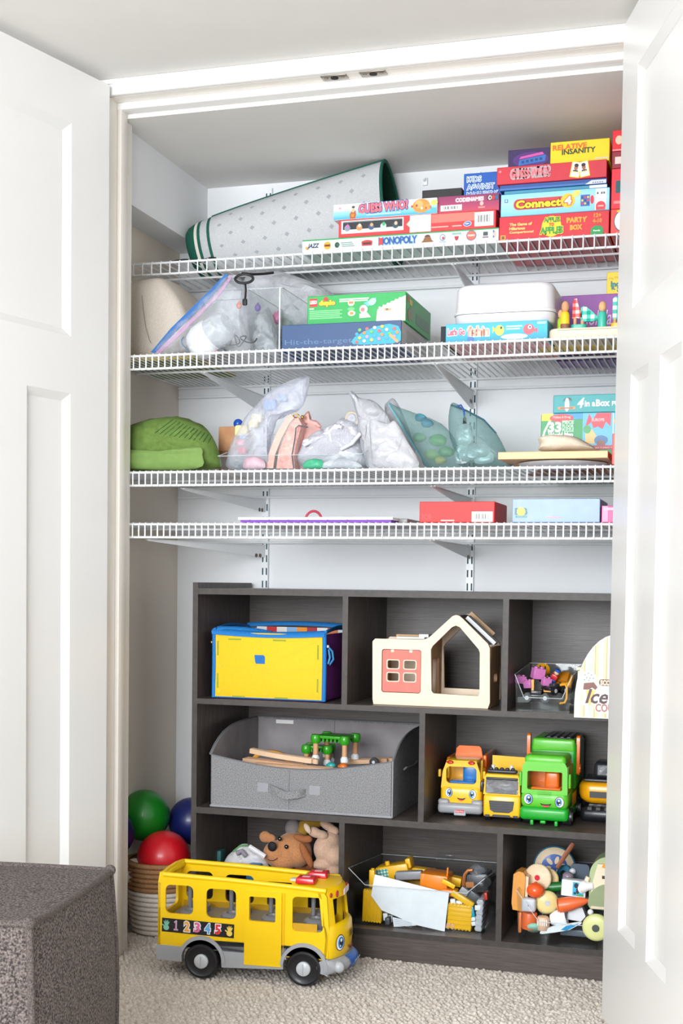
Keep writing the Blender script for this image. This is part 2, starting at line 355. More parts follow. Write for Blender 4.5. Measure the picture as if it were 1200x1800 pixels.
def door(name, hinge, ang, sgn, W=.6, H=2.026, T=.035):
    """shaker door; local x runs from the hinge edge outwards, y is thickness (visible face at y=0)"""
    b = MB(); st, mul = .125, .08; pw = (W-2*st-mul)/2
    zt0, zt1, zl0, zl1 = 1.44, 1.903, .225, 1.314
    P = [(0, .012), (W, .012), (W, H), (0, H)]
    hs = [[(st, zt0), (W-st, zt0), (W-st, zt1), (st, zt1)]]+[[(x, zl0), (x+pw, zl0), (x+pw, zl1), (x, zl1)] for x in (st, st+pw+mul)]
    b.prism(P, 0, T, M_door, holes=hs)
    o = b.build('frame')
    root = struct(bpy.data.objects.new(name, None)); COL.objects.link(root); o.parent = root; struct(root)
    for h in hs:
        (a, c), (d, e) = h[0], h[2]
        MB().box(a, d, .0115, T-.0115, c, e, M_door).build('panel', root)
        q = MB(); i = .017
        for yy, s in ((.0005, 1), (T-.0005, -1)):
            V = [(a, yy, c), (d, yy, c), (d, yy, e), (a, yy, e)]; y2 = yy+s*.0108
            V += [(a+i, y2, c+i), (d-i, y2, c+i), (d-i, y2, e-i), (a+i, y2, e-i)]
            F = [(k, (k+1) % 4, (k+1) % 4+4, k+4) for k in range(4)]
            q.raw(V, F if s > 0 else [tuple(reversed(f)) for f in F], M_door)
        q.build('panel_moulding', root)
    hg = MB()
    for z in (.25, 1.0, 1.8): hg.cyl((-.008, T+.004, z-.045), (-.008, T+.004, z+.045), .006, M_brass, n=10)
    hg.build('hinge', root)
    d = Vector((sgn*sin(radians(ang)), -cos(radians(ang)), 0)); yv = Vector((-d.y, d.x, 0)); yv = yv if yv.x*sgn > 0 else -yv   # away from the seen face
    root.matrix_world = Matrix(((d.x, yv.x, 0, hinge[0]), (d.y, yv.y, 0, hinge[1]), (0, 0, 1, 0), (0, 0, 0, 1)))
    return root
door('door_1', (-.1006, -.265), 14, -1); door('door_2', (1.0485, -.285), 18.2, 1)

# ================================================================== wire shelves on wall standards
YB = .392
def wire_shelf(zt, yf, pitch, drop, label, cat_rows):
    root = thing('wire_shelf', label, 'shelf', (-.212, 0, zt), 0, 'white wire shelves across the closet'); L = 1.438; r = .0029; w = .0018
    for z in (-.003, -drop): MB().tube([(0, yf, z), (L, yf, z)], r, M_steel, 8).build('front_rail', root)
    for z in (-.0045, -.03): MB().tube([(0, YB-.012, z), (L, YB-.012, z)], .0032, M_steel, 8).build('rear_rail', root)
    for f in cat_rows: MB().tube([(0, yf+(YB-yf)*f, -.0055), (L, yf+(YB-yf)*f, -.0055)], .003, M_steel, 8).build('middle_rod', root)
    wb = MB().tube([(0, YB-.008, 0), (0, yf-.001, 0), (0, yf-.0045, -.003), (0, yf-.0045, -drop-.002)], w, M_steel, 6)
    o = wb.build('cross_wire', root); x = pitch*.5
    o.location = (x, 0, 0); n = int(L/pitch)
    for i in range(1, n):
        c = o.copy(); COL.objects.link(c); c.location = (x+i*pitch, 0, 0)
    return root
S1, S2, S3, S4 = 1.7095, 1.4425, 1.1645, 1.0405
wire_shelf(S1, .07, .0252, .031, 'topmost white wire shelf, carrying board games and a rolled mat', (.52,))
wire_shelf(S2, -.12, .0164, .034, 'second white wire shelf down, under the zip bag and white bin', (.45,))
wire_shelf(S3, -.12, .0164, .034, 'third white wire shelf down, holding soft bags and puzzles', (.45,))
wire_shelf(S4, -.12, .0164, .034, 'lowest white wire shelf, just above the grey cubby unit', (.45,))
D1, D2, D3, D4 = [z+.002 for z in (S1, S2, S3, S4)]          # tops of the decks
for x, lb in ((.0478, 'white slotted wall standard nearer the stacked balls'), (.62, 'white slotted wall standard behind the red and blue boxes')):
    root = thing('wall_standard', lb, 'shelf standard', (x, YB-.0005, .70), 0, 'slotted standards on the back wall'); H = 1.27
    b = MB(); b.box(-.0095, .0095, -.0105, -.0085, 0, H, M_steel)
    b.box(-.0095, -.0085, -.0092, 0, 0, H, M_steel); b.box(.0085, .0095, -.0092, 0, 0, H, M_steel); b.build('channel', root)
    q = MB()
    for k in range(36):
        for sx in (-.0055, .0055): q.box(sx-.0019, sx+.0019, -.0107, -.0095, .012+k*.035, .031+k*.035, mat('slot_shadow', '#2f4a52', .8))
    q.build('slot_openings', root)
def bracket(x, zt, L, h0, label, yaw=0):
    root = thing('shelf_bracket', label, 'shelf bracket', (x, YB-.0125, zt-.036), yaw, 'white brackets under the wire shelves')
    M = RIGHT @ Matrix.Scale(-1, 4, (1, 0, 0))      # local x of the profile -> -y
    h0 -= .028; P = [(0, 0), (0, -h0), (.012, -h0), (.05, -h0*.93), (L-.04, -.004), (L-.03, 0)]
    b = MB(); b.prism(P, -.0015, .0015, M_steel, M=Matrix(((0, 1, 0, 0), (-1, 0, 0, 0), (0, 0, 1, 0), (0, 0, 0, 1)))); b.build('plate', root)
    q = MB()
    q.box(-.006, .006, -L+.04, 0, -.0015, .0, M_steel); q.build('top_flange', root)
    q = MB()
    for yy in (-.02, -.036): q.cyl((.0016, yy, -.03), (.0021, yy, -.03), .0055, mat('hole_brown', '#6b5f52', .8), n=12)
    q.build('rivet_hole', root)
for z, L, h, nm in ((S1, .3, .062, 'topmost'), (S2, .48, .075, 'second'), (S3, .48, .062, 'third'), (S4, .48, .062, 'lowest')):
    yaw = {S4: -.36, S3: -.12}.get(z, 0)
    bracket(.0478, z, L, h, 'white steel bracket under the %s wire shelf, on the standard nearer the balls' % nm, yaw)
    bracket(.62, z, L, h, 'white steel bracket under the %s wire shelf, on the standard behind the red box' % nm, 0)
root = thing('wall_clip', 'small white plastic clip high on the back wall above the black box', 'clip', (.482, YB, 1.955))
b = MB(); b.box(-.006, .006, -.008, 0, -.008, .012, M_steel, .001); b.build('plate', root); MB().cyl((0, -.008, .004), (0, -.02, .006), .0035, M_steel, n=10).build('peg', root)

# ================================================================== cubby unit
T = .0138; CX1 = 1.1658+T; DEP = .372; R1, R1b, R2, R2b, FL, ZT, ZB = .6108, .5975, .3388, .3234, .0701, .8853, .8703
cab = thing('cubby_unit', 'dark grey woodgrain cubby unit with eight open compartments on the carpet', 'shelving unit')
def bd(name, x0, x1, z0, z1, m, y0=0, y1=DEP): 
    b = MB(); b.box(x0, x1, y0, y1, z0, z1, m)
    b.box(x0, x1, y0-.0006, y0, z0, z1, M_edge)
    return b.build(name, cab)
bd('side_panel', 0, T, 0, .8995, M_woodv); bd('side_panel', CX1-T, CX1, 0, .8995, M_woodv)
bd('top_board', T, CX1-T, ZB, ZT, M_wood); bd('shelf_board', T, CX1-T, R1b, R1, M_wood); bd('shelf_board', T, CX1-T, R2b, R2, M_wood); bd('bottom_board', T, CX1-T, FL-.0138, FL, M_wood)
for x in (.389, .7767): bd('divider', x, x+T, R1, ZB, M_woodv)
bd('divider', .5826, .5826+T, R2, R1b, M_woodv)
for x in (.3875, .7733): bd('divider', x, x+T, FL, R2b, M_woodv)
MB().box(T, CX1-T, DEP-.012, DEP-.006, FL, ZB, M_wood).build('back_panel', cab)
MB().box(T, CX1-T, .0002, .0138, 0, FL-.014, M_wood).build('toe_kick', cab)

# ================================================================== things on the wire shelves
def X(px, py, Y): return at(px, py, Y).x
def Zp(px, py, Y): return at(px, py, Y).z
def gbox(name, label, cat, px0, px1, pym, Y, z0, h, D, m, pr=None, group=None, rz=0, side=None, top=None):
    """a printed cardboard box: front lower left corner on the shelf, local x along the front"""
    x0 = X(px0, pym, Y); wd = X(px1, pym, Y)-x0
    b = MB(); b.box(0, wd, 0, D, 0, h, m, .0012, 1)
    o = tag(b.build(name, loc=(x0, Y, z0), rz=rz), label, cat, group)
    if pr:
        d = MB(); pr(d, wd, h); d.build('front_print', o)
    if side:
        d = MB(RIGHT); d.M = Matrix.Translation((wd, 0, 0)) @ RIGHT; side(d, D, h); d.build('side_print', o)
    return o
G1 = 'board game boxes on the topmost shelf'
RED = K('#d9262c'); WHT = K('#f4f4f2'); YEL = K('#f8d21c')

# -- the wide mint box at the bottom
h1 = .0335; YA = .088
def pr(b, w, h):
    b.rect(.001, w-.001, h-.0035, h-.0005, K('#1f9a54')); u = w/344
    def px(v): return (v-531)*u
    b.text('JAZZ', px(541), .010, .013, K('#27335f'), px(562)-px(541), 2, .04, True); b.oval(px(540), .013, .004, .004, K('#d9a640'))
    b.oval(px(577), .0165, .0095, .0095, K('#f2a71f')); b.oval(px(577), .0165, .0095, .0095, K('#f2a71f')); b.rect(px(572), px(582), .014, .019, K('#6b3317'), 2)
    b.oval(px(594.5), .0165, .006, .007, K('#22403a')); b.shape([(px(592), .020), (px(600), .018), (px(597), .010)], K('#2d6a4c'), 2)
    for i in range(3): b.rect(px(601+i), px(622+2*i), .0195-.0042*i, .0218-.0042*i, K('#7c9691'))
    b.shape(arc(px(648), -.006, .030, 118, 62, 8)+[(px(657), .010), (px(639), .010)], K('#c6322f')); b.rect(px(641), px(655), .0135, .018, K('#3a2b33'), 2)
    b.text('MONOPOLY', px(669), .010, .0165, K('#2e5fa8'), px(735)-px(669), 2, .05, halo=K('#9fc7dd')); b.rect(px(669), px(676), .010, .026, K('#d63a40'), 3)
    b.shape([(px(743), .009)]+arc(px(754), .011, .0105, 165, 15, 8, .014)+[(px(765), .009)], K('#8a5a2c')); b.shape(arc(px(754), .017, .009, 150, 30, 6, .010), K('#5e2f22'), 2)
    b.oval(px(780), .018, .0075, .0085, K('#8c9bb0')); b.oval(px(780), .018, .0048, .0055, WHT, 2); b.oval(px(781), .0165, .003, .0035, K('#c03a4a'), 3); b.rect(px(775), px(786), .0065, .0082, K('#8aa5bd'))
    b.rect(px(796), px(812), .0225, .0275, K('#8fb2a7')); b.shape([(px(800), .019), (px(808), .019), (px(806.5), .011), (px(804), .008), (px(801.5), .011)], K('#b02a36'))
    b.oval(px(829), .0185, .0122, .0122, K('#4a5c8f')); b.oval(px(829), .0185, .0108, .0108, K('#ef6a5a'), 2); b.rect(px(823), px(835), .0165, .0205, K('#f7c6b5'), 3)
    b.rect(px(849), px(857), .016, .025, K('#3d4a52')); b.rect(px(848), px(858), .0105, .0145, K('#8c7176'))
    b.oval(px(868), .0185, .004, .009, K('#f3b9a6')); b.oval(px(866.5), .0245, .002, .0035, K('#3f86b5'), 2); b.oval(px(866.5), .0125, .002, .003, K('#3f86b5'), 2)
gbox('game_box', 'long pale mint board game box with a row of team badges along its edge', 'game box', 531, 876, 418, YA, D1, h1, .1, K('#dfeee9'), pr, G1)
# -- red figure box above it
zb = D1+h1+.0004; h2 = .0425
def pr(b, w, h):
    u = w/275
    def px(v): return (v-595)*u
    b.rect(px(600), px(711), .0085, h-.003, K('#d8dada')); b.rect(px(603), px(709), .018, h-.007, K('#23272e'), 2)
    for i, (c1, c2) in enumerate((('#8a93a8', '#c766b0'), ('#e8894e', '#f2dcc0'), ('#39577c', '#d8a57a'), ('#c7d8d0', '#42b36a'), ('#2c4b52', '#e6b7a2'))):
        x = px(611+i*21.5); b.oval(x, .0215, .0075, .0075, K(c1), 3); b.oval(x+.001, .026, .004, .0045, K(c2), 4); b.oval(x, .0325, .0028, .003, K('#3a3f48'), 3)
    b.rect(px(604), px(709), h-.0062, h-.0052, K('#6f7478'), 3)
    b.rect(px(722), px(759), .0012, h-.0012, K('#ece9e6'), 2); b.shape([(px(722), .030), (px(722), .014), (px(716), .021)], K('#bfe0c0'), 2)
    b.rect(px(760), px(835), .020, h-.0025, K('#f0776a')); b.rect(px(760), px(789), .0085, .0112, K('#f6b3a6'), 2); b.rect(px(796), px(812), .0085, .0112, K('#f6b3a6'), 2)
    b.oval(px(822), .013, .0098, .0062, K('#e8eef6'), 2, rot=.12); b.oval(px(822), .013, .0086, .0052, K('#3a6fb7'), 3, rot=.12); b.text('10+', px(818.5), .0112, .0038, WHT, .0095, 4, .03)
    b.barcode(px(834), px(866), .0055, h-.004, 2)
gbox('game_box', 'bright red board game box with barcode and figure strip, on the mint box', 'game box', 595, 871, 395, YA+.002, zb, h2, .095, K('#e1353a'), pr, G1)
# -- pale blue box and maroon box on the red one
zc = zb+h2+.0004; h3 = .0375
def pr(b, w, h):
    b.rect(.0008, w-.0008, .0008, h-.0008, gradient('sky_print', ((0, '#2ba6de'), (.45, '#9bd8f0'), (.75, '#f5eeea'), (1, '#f7f1ec')), 0, .0375)); u = w/182
    def px(v): return (v-586)*u
    b.text('GUESS WHO?', px(632), .0125, .0195, K('#ea6d78'), px(718)-px(632), 4, .05, halo=K('#3b62a3'), rot=.03); b.rect(px(645), px(705), .0068, .0085, K('#e2f1f7'), 2)
    b.shape([(px(616), .001), (px(615), .012), (px(619), .020), (px(626), .020), (px(627), .010), (px(625), .001)], K('#b9602b'), 2); b.oval(px(621.5), .0215, .0042, .006, K('#f0b993'), 3); b.oval(px(622), .0285, .0042, .0028, K('#344a63'), 4); b.oval(px(621), .0085, .004, .004, K('#ef8a2e'), 4)
    b.text('e', px(596), .0245, .0055, K('#e08fa8'), .006, 2)
    b.oval(px(741), .020, .0215, .0165, K('#eb9340'), 2); b.oval(px(737), .024, .010, .0095, K('#f3b06c'), 3); b.oval(px(752), .016, .009, .007, K('#f0a05a'), 3)
    for a, c in ((725, '#c65c2b'), (733, '#a9441f'), (742, '#fff0dc'), (749, '#c65c2b'), (757, '#d8742c')): b.oval(px(a), .014+.0014*(a % 7), .0026, .0032, K(c), 4)
    b.oval(px(763), .026, .009, .0065, K('#d8c76b'), 2); b.rect(px(757), px(768)-.001, .002, .0135, K('#5fb8dd'), 2)
gbox('game_box', 'pale blue and white guessing game box with a crowd of cartoon faces', 'game box', 586, 768, 355, YA+.002, zc, h3, .09, K('#f1f0ee'), pr, G1)
h4 = .041
def pr(b, w, h):
    b.rect(.0008, w-.0008, .0008, h-.0008, gradient('maroon_print', ((0, '#c9475c'), (.5, '#a63765'), (1, '#8c2f60')), 0, .041)); u = w/109
    def px(v): return (v-769)*u
    b.text('CODENAMES', px(801), .0255, .0085, K('#f1d7dc'), px(850)-px(801), 3, .05, halo=K('#d69aa8')); b.barcode(px(774), px(812), .006, .0195, 2)
    b.rect(px(856), px(877), .0245, .0365, K('#5a3038'), 2); b.oval(px(861.5), .0305, .0042, .0052, K('#f0eeec'), 3); b.oval(px(861.8), .0305, .0022, .003, K('#333333'), 4); b.rect(px(865), px(870), .0255, .035, K('#cf2f35'), 3); b.rect(px(871), px(876), .0255, .035, K('#2c5f95'), 3)
    b.oval(px(847), .0185, .0046, .0052, K('#f3b3ad'), 2); b.rect(px(841), px(853), .0075, .0115, K('#e58f88'), 2)
gbox('game_box', 'maroon word game box with a white title, wedged on the red barcode box', 'game box', 769.5, 877.5, 350, YA+.012, zc, h4, .19, K('#9c3360'), pr, G1)
gbox('storage_box', 'plain matt black box lying behind the maroon game box', 'box', 742, 812, 320, .16, zc+h4+.0004, .036, .15, mat('matt_black', '#3b3a3c', .7), None)
def pr(b, w, h):
    for i, s in enumerate(('KIDS', 'AGAINST', 'MATURITY')): b.text(s, .0085, h-.021-i*.0185, .0125, K('#2c6fc0'), (.034, .066, .074)[i], 4, .0, halo=K('#eef4fb'), hb=.08)
    b.shape([(.026, h-.038), (.034, h-.040), (.031, h-.049)], K('#2c6fc0'), 5)
gbox('game_box', 'royal blue card game box with white balloon lettering, standing on the maroon box', 'game box', 815, 905, 318, .145, zc+h4+.0004, .0635, .06, K('#0b58b5'), pr, G1)
# -- stack beside it
def stack(px0, px1, pym, zz, h, m, pr, label, Y=YA, D=.25, rz=0, name='game_box'):
    return gbox(name, label, 'game box', px0, px1, pym, Y, zz, h, D, m, pr, G1, rz)
z = D1; hs = [.0565, .0515, .0085, .0135, .0405]
def pr(b, w, h):
    u = w/193
    def px(v): return (v-877)*u
    for i, s in enumerate(('The Game of', 'Hilarious', 'Comparisons!')): b.text(s, px(896), .034-.0095*i, .0062, K('#f6d27a'), (.052, .036, .056)[i], 3, .04)
    b.oval(px(970), .0275, .023, .024, YEL, 2); b.text('APPLES', px(951), .011, .0145, K('#2f9a36'), px(990)-px(951), 5, .05, halo=YEL); b.text('APPLES', px(957), .0375, .0105, K('#3c8f2f'), px(985)-px(957), 5, .04, halo=YEL); b.text('TO', px(966), .028, .007, K('#c8202c'), .011, 5, .05)
    b.text('PARTY', px(997), .0335, .0105, K('#f2a32c'), px(1031)-px(997), 3, .06); b.text('BOX', px(1003), .0165, .0105, K('#f2a32c'), px(1023)-px(1003), 3, .06)
    b.text('12+', px(1044), .042, .0085, K('#ea8e26'), .016, 3, .05); b.text('4-10', px(1042), .0295, .0085, K('#ea8e26'), .02, 3, .05)
    b.shape([(px(1039), .0012), (px(1060), .0012)]+arc(px(1049.5), .0125, .0141, 0, 180, 10, .010), K('#149448'), 3); b.text('Family', px(1043.5), .0085, .0042, WHT, .0155, 4, .03)
    b.rect(px(880), px(889), .003, .0135, K('#d9a441'), 2); b.rect(px(882), px(887), .0045, .0115, K('#7b4a2a'), 3)
stack(877, 1070, 400, z, hs[0], K('#cf1f2e'), pr, 'deep red party game box with yellow and green title, under the light blue box'); z += hs[0]+.0004
def pr(b, w, h):
    b.rect(.0008, w-.0008, .0008, h-.0008, gradient('pale_sky', ((0, '#7cc4e4'), (.6, '#a9daee'), (1, '#8fd0ea')), 0, .05)); u = w/191
    def px(v): return (v-880)*u
    b.shape(rrect(px(903), px(1000), .0135, .0385, .0115), K('#c93a3c'), 2); b.text('Connect', px(908), .0175, .0165, YEL, px(986)-px(908), 4, .05, halo=K('#8e2326'))
    b.oval(px(999), .0275, .0165, .0165, K('#f4c22a'), 3); b.text('4', px(994), .019, .017, WHT, .0135, 5, .05, halo=K('#c9502c'))
    b.oval(px(1013), .042, .011, .007, K('#f0d26a'), 3, rot=.5); b.rect(px(1021), px(1037), .012, .038, K('#3166b3'), 2)
    for i in range(3):
        for j in range(3): b.oval(px(1024+i*5), .018+j*.007, .0024, .0026, K(('#d8333a', '#f4c22a', '#1c3f7d')[(i+j) % 3]), 3)
    b.oval(px(1041), .026, .0042, .010, K('#d8333a'), 2); b.shape([(px(1046), .0012), (px(1065), .0012), (px(1066), h-.002), (px(1047), h-.002)], K('#f2f4f4'), 2)
    for i in (1049, 1056, 1060): b.rect(px(i), px(i+3), .037, .042, K('#53646e'), 3)
    b.shape([(px(1048), .0012), (px(1064), .0012)]+arc(px(1056), .010, .0112, 0, 180, 10, .011), K('#dc3a45'), 3); b.rect(px(1051), px(1061), .0085, .0115, K('#f4b8b4'), 4)
    b.rect(px(887), px(893), .032, .040, K('#2f79b5'), 2); b.oval(px(890), .0362, .0022, .0025, K('#dff0f7'), 3)
stack(880, 1071, 352, z, hs[1], K('#8ecbe6'), pr, 'light blue four in a row game box with a yellow title', YA+.001); z += hs[1]+.0004
stack(886, 1067, 331, z, hs[2], K('#3f8fae'), lambda b, w, h: b.rect(w*.83, w-.001, .001, h-.001, K('#dfe6ee')), 'thin teal game box pressed between light blue and navy boxes', YA+.004); z += hs[2]+.0004
def pr(b, w, h):
    b.rect(.001, w-.001, .001, .0052, K('#3f73b6')); b.shape([(w*.80, .001), (w-.001, .001), (w-.001, h*.72), (w*.86, h*.72)], K('#cdd3e2'), 2)
    for i in range(5): b.rect(w*.87+i*.0052, w*.87+i*.0052+.003, .003, .0055, K('#6b6f8e'), 3)
stack(878, 1066, 324, z, hs[3], K('#274f95'), pr, 'thin navy game box directly below the red card guessing box', YA+.003); z += hs[3]+.0004
def pr(b, w, h):
    u = w/193
    def px(v): return (v-873)*u
    b.text('GUESS WHO?', px(899), .0135, .0165, K('#d9747c'), px(967)-px(899), 4, .05, halo=K('#b7a5ab'), hb=.16, rot=.02)
    for a, rt in ((1010, -.18), (1029, .16)):
        c = MB(); M = Matrix.Translation((px(a), 0, .004)) @ Matrix.Rotation(-rt, 4, 'Y')
        b.rect(-.0115, .0115, 0, .036, YEL, 2, M=M); b.rect(-.0098, .0098, .013, .0345, K('#f5f1ea'), 3, M=M); b.rect(-.0098, .0098, .002, .0115, K('#f7f3ee'), 3, M=M)
        b.oval(0, .022, .0045, .006, K('#a9674a'), 4, M=M); b.oval(0, .0275, .005, .004, K('#33262a'), 5, M=M); b.rect(-.006, .006, .0135, .0165, K('#3d3a44'), 4, M=M)
    b.oval(px(879), .030, .003, .003, K('#e58a8f'), 2)
stack(873, 1066, 305, z, hs[4], K('#cb2f3d'), pr, 'crimson card guessing game box with two yellow character cards printed on it', YA); z += hs[4]+.0004
def pr(b, w, h):
    b.oval(w*.5, h*.48, w*.40, h*.36, K('#53267a'), 1); b.shape([(w*.23, h*.22), (w*.82, h*.36), (w*.84, h*.66), (w*.25, h*.48)], K('#2f6fbc'), 2); b.shape([(w*.25, h*.52), (w*.80, h*.68), (w*.76, h*.80), (w*.28, h*.64)], K('#d352a6'), 3)
    for i in range(5): b.rect(w*(.30+.1*i), w*(.36+.1*i), h*(.32+.025*i), h*(.44+.025*i), K('#1d3f86'), 4)
gbox('game_box', 'small dark purple game box with a glowing pink and blue badge', 'game box', 893, 972, 275, YA+.035, z, .049, .12, K('#351f57'), pr, G1)
def pr(b, w, h):
    b.text('RELATIVE', .006, h*.62, .0115, K('#e2642a'), w*.57, 3, .03, rot=.02); b.text('INSANITY', w*.20, h*.40, .0115, K('#23402e'), w*.56, 3, .03, rot=.02); b.rect(w*.76, w*.99, h*.10, h*.17, K('#cfcfae'), 2)
gbox('game_box', 'yellow party game box with an orange and green title, topmost of its stack', 'game box', 967, 1071, 270, YA+.012, z, .0515, .16, K('#f4cf13'), pr, G1)
# -- stack partly behind the open door
z = D1
for i, (h, c, lb) in enumerate(((.0575, '#e2463d', 'coral red game box with a pale disc, lowest beside the door'), (.0915, '#e2283a', 'tall red game box with a dark label beside the open door'), (.0385, '#8c1f33', 'maroon game box between two red ones beside the open door'), (.0475, '#e01e2c', 'top red game box touching the closet ceiling beside the open door'))):
    def pr(b, w, h, i=i):
        if i == 0: b.oval(.026, .030, .019, .024, K('#3c4a55')); b.oval(.026, .030, .017, .022, K('#dfe7ea'), 2); b.rect(.014, .03, .050, .055, K('#f0b92d'), 2)
        if i == 1: b.rect(.010, .06, .036, .064, K('#10555a')); b.rect(.006, .06, .012, .018, K('#f18a86'), 1)
        if i == 2: b.rect(.007, .04, .010, .026, K('#e5ccc4'))
        if i == 3: b.oval(.015, .025, .008, .010, K('#d8c3a8')); b.rect(.001, .10, .001, .004, K('#f59a96'))
    stack(1072.5, 1180, 400, z, h, K(c), pr, lb, YA+.002, .2); z += h+.0004

# -- rolled mat
mt = thing('rolled_mat', 'rolled grey foam mat with dark green edging beside the game boxes', 'mat', (0, 0, D1))
M_mat = mat('mat_knit', '#b9bbbe', .85, scale=700, hex2='#cfd0d2', bump=.35, detail=1); M_grn = mat('mat_binding', '#0c5a48', .75, var=.08, scale=200)
M_grn2 = mat('mat_inside', '#0d3f2c', .9, var=.15, scale=60)
pl = at(352, 400, .29); prr = at(690, 330, .29)
def roll_ring(t, k=1.0):
    xa = pl.x+(prr.x-pl.x)*t; q = max(0, min(1, t))**.85; ry = (.068+.028*q)*k; rz = (.07+.0625*q)*k; n = 40; R = []
    zc = (.07+.0625*q)+.003
    for j in range(n):
        a = 2*pi*j/n; rr = 1+.02*sin(3*a+2*t)
        R.append((xa-.012*(1-q)*sin(a)-.016*q*sin(a), .284+rr*ry*cos(a), max(.0012, zc+rr*rz*sin(a))))
    return R
b = MB()
b.loft([roll_ring(t) for t in (.062, .1)], M_mat, cap=False); b.loft([roll_ring(t) for t in [.115+.885*i/14 for i in range(15)]], M_mat, cap=False)
b.build('body', mt, angle=60)
b = MB()
b.loft([roll_ring(-.025, .80), roll_ring(-.01, .93), roll_ring(.012, .985), roll_ring(.03, 1.0)], M_grn, cap=False); b.loft([roll_ring(.046, 1.008), roll_ring(.062, 1.008)], M_grn, cap=False); b.loft([roll_ring(.1, 1.008), roll_ring(.115, 1.008)], M_grn, cap=False)
b.loft([roll_ring(.03, 1.002), roll_ring(.046, 1.002)], mat('mat_piping', '#e6e2d6', .8), cap=False)
rg = roll_ring(1.0); b.tube([Vector(v) for v in rg], .0042, M_grn, 8, closed=True)
seam = [Vector(roll_ring(t, 1.0)[int(40*.28)])+Vector((0, 0, .002)) for t in [.1+.9*i/12 for i in range(13)]]; b.tube(seam, .0036, M_grn, 8)
b.build('edge_binding', mt, angle=60)
b = MB()   # the coil seen through the open end
b.loft([roll_ring(1.0, .985), roll_ring(.8, .93), roll_ring(.45, .86), roll_ring(.1, .8)], M_grn2, cap=False)
c1 = Vector(roll_ring(.97)[10]); P = []
b.build('coil', mt, angle=60)
b = MB()   # woven diamonds, slightly proud of the knit
for i in range(7):
    for j in range(6):
        t = .17+.8*(i+.5*(j % 2))/7; a0 = 232-19*j
        if t > .97: continue
        q = []
        for da, dt in ((0, -.013), (3.4, 0), (0, .013), (-3.4, 0)):
            R = roll_ring(min(1, t+dt), 1.004); f = ((a0+da) % 360)/360*40; k0 = int(f); g = f-k0
            q.append(Vector(R[k0 % 40]).lerp(Vector(R[(k0+1) % 40]), g))
        b.raw(q, [(0, 1, 2, 3)], K('#a2a4aa', .85))
b.build('diamond_pattern', mt, stuff=True)
# -- dark things at the wall end of the topmost shelf
b = MB(); q0 = at(214, 460, .2); b.box(0, .028, 0, .08, 0, .026, mat('case_black', '#1e1c20', .6), .004); b.box(.028, .034, 0.004, .07, 0, .022, K('#b9a18a'), .001)
tag(b.build('pouch_case', loc=(q0.x-.004, .2, D1)), 'small black case with a tan side at the wall end of the topmost shelf', 'case')
b = MB(); q0 = at(300, 452, .11); P = [Vector((.0+.014*i, .004*sin(i*1.3), .005+.002*sin(i*.9))) for i in range(10)]; b.tube(P, [.003]+[.0055]*8+[.003], mat('strap_black', '#1b1c20', .8), 8, flat=.6)
tag(b.build('strap', loc=(q0.x, .11, D1+.0015)), 'black webbing strap lying under the rolled mat', 'strap')

# ================================================================== second shelf
M_bag = mat('beige_canvas', '#c3b8ab', .9, scale=320, hex2='#d0c6ba', bump=.2)
# -- beige bundle and the folded mat beneath it
q0 = at(300, 622, -.09)
b = MB(); b.box(-.207, q0.x+.03, -.022, .26, 0, .008, mat('felt_yellow', '#caa91d', .85)); b.box(-.207, q0.x+.03, -.022, .26, -.0008, .0012, mat('felt_green', '#7f8f34', .9))
tag(b.build('folded_mat', loc=(0, 0, D2+.0009)), 'flat yellow play mat with a green underside below the beige bundle', 'mat')
bun = thing('canvas_bundle', 'beige canvas storage bundle with creased seams at the wall end of the second shelf', 'bag', (0, 0, D2+.0095))
b = MB(); xl, xr = -.208, X(346, 560, .05); topz = Zp(260, 493, .06)-D2-.0095; rings = []
for i in range(9):
    t = i/8; yy = -.012+.25*t; k = (.88, .97, 1, 1.01, 1.01, 1.0, .98, .95, .82)[i]; R = []
    prof = [(xl, .0), (xl+.05, 0), (xl+.115, 0), (xr-.045, .002), (xr-.012, .02), (xr, topz*.30), (xr-.006, topz*.52), (xr-.035, topz*.78), (xr-.075, topz*.97), (xl+.10, topz*1.0), (xl+.05, topz*.99), (xl+.012, topz*.95), (xl, topz*.85), (xl, topz*.4)]
    for x, z in prof:
        cx, cz = (xl+xr)/2, topz*.45; n_ = .006*noise.noise((x*20, yy*14, z*20)); R.append((max(xl, cx+(x-cx)*k+n_), yy+.012*(noise.noise((x*16, z*16, 3)))*(1-t), max(0, cz+(z-cz)*k+n_) if z > 0.0021 else z*k))
    rings.append(R)
b.loft(list(reversed(rings)), M_bag); o = b.build('body', bun, angle=75)
sub = o.modifiers.new('smooth', 'SUBSURF'); sub.levels = sub.render_levels = 2
b = MB(); s0 = [(X(px, py, -.014), -.017+dy, Zp(px, py, -.014)-D2-.0095) for px, py, dy in ((250, 520, .0), (253, 548, -.001), (257, 575, -.001), (263, 598, .001), (265, 603, .004))]; b.tube(s0, .0008, mat('seam_grey', '#93887d', .9), 6)
s0 = [(X(px, py, .02), .008, Zp(px, py, .02)-D2-.0095) for px, py in ((300, 528), (306, 540), (311, 553))]; b.tube(s0, .0008, mat('seam_grey', '#93887d', .9), 6); b.build('seam', bun)

def outl(pts, Y, z0, x0=None):
    """pixel outline -> local (x,z) outline about its own base point"""
    W = [at(px, py, Y) for px, py in pts]; x0 = W[0].x if x0 is None else x0
    return [(w_.x-x0, max(.0004, w_.z-z0)) for w_ in W], x0
M_zip = film('zip_bag_film', '#e9edf2', .22, .12, '#fbfcff', var=.1)
M_film2 = film('cloudy_film', '#e6e7ec', .45, .3, '#f6f7fb', var=.18)
M_film3 = film('grey_sheet_film', '#d3d4d9', .74, .35, '#eceef2', var=.14)
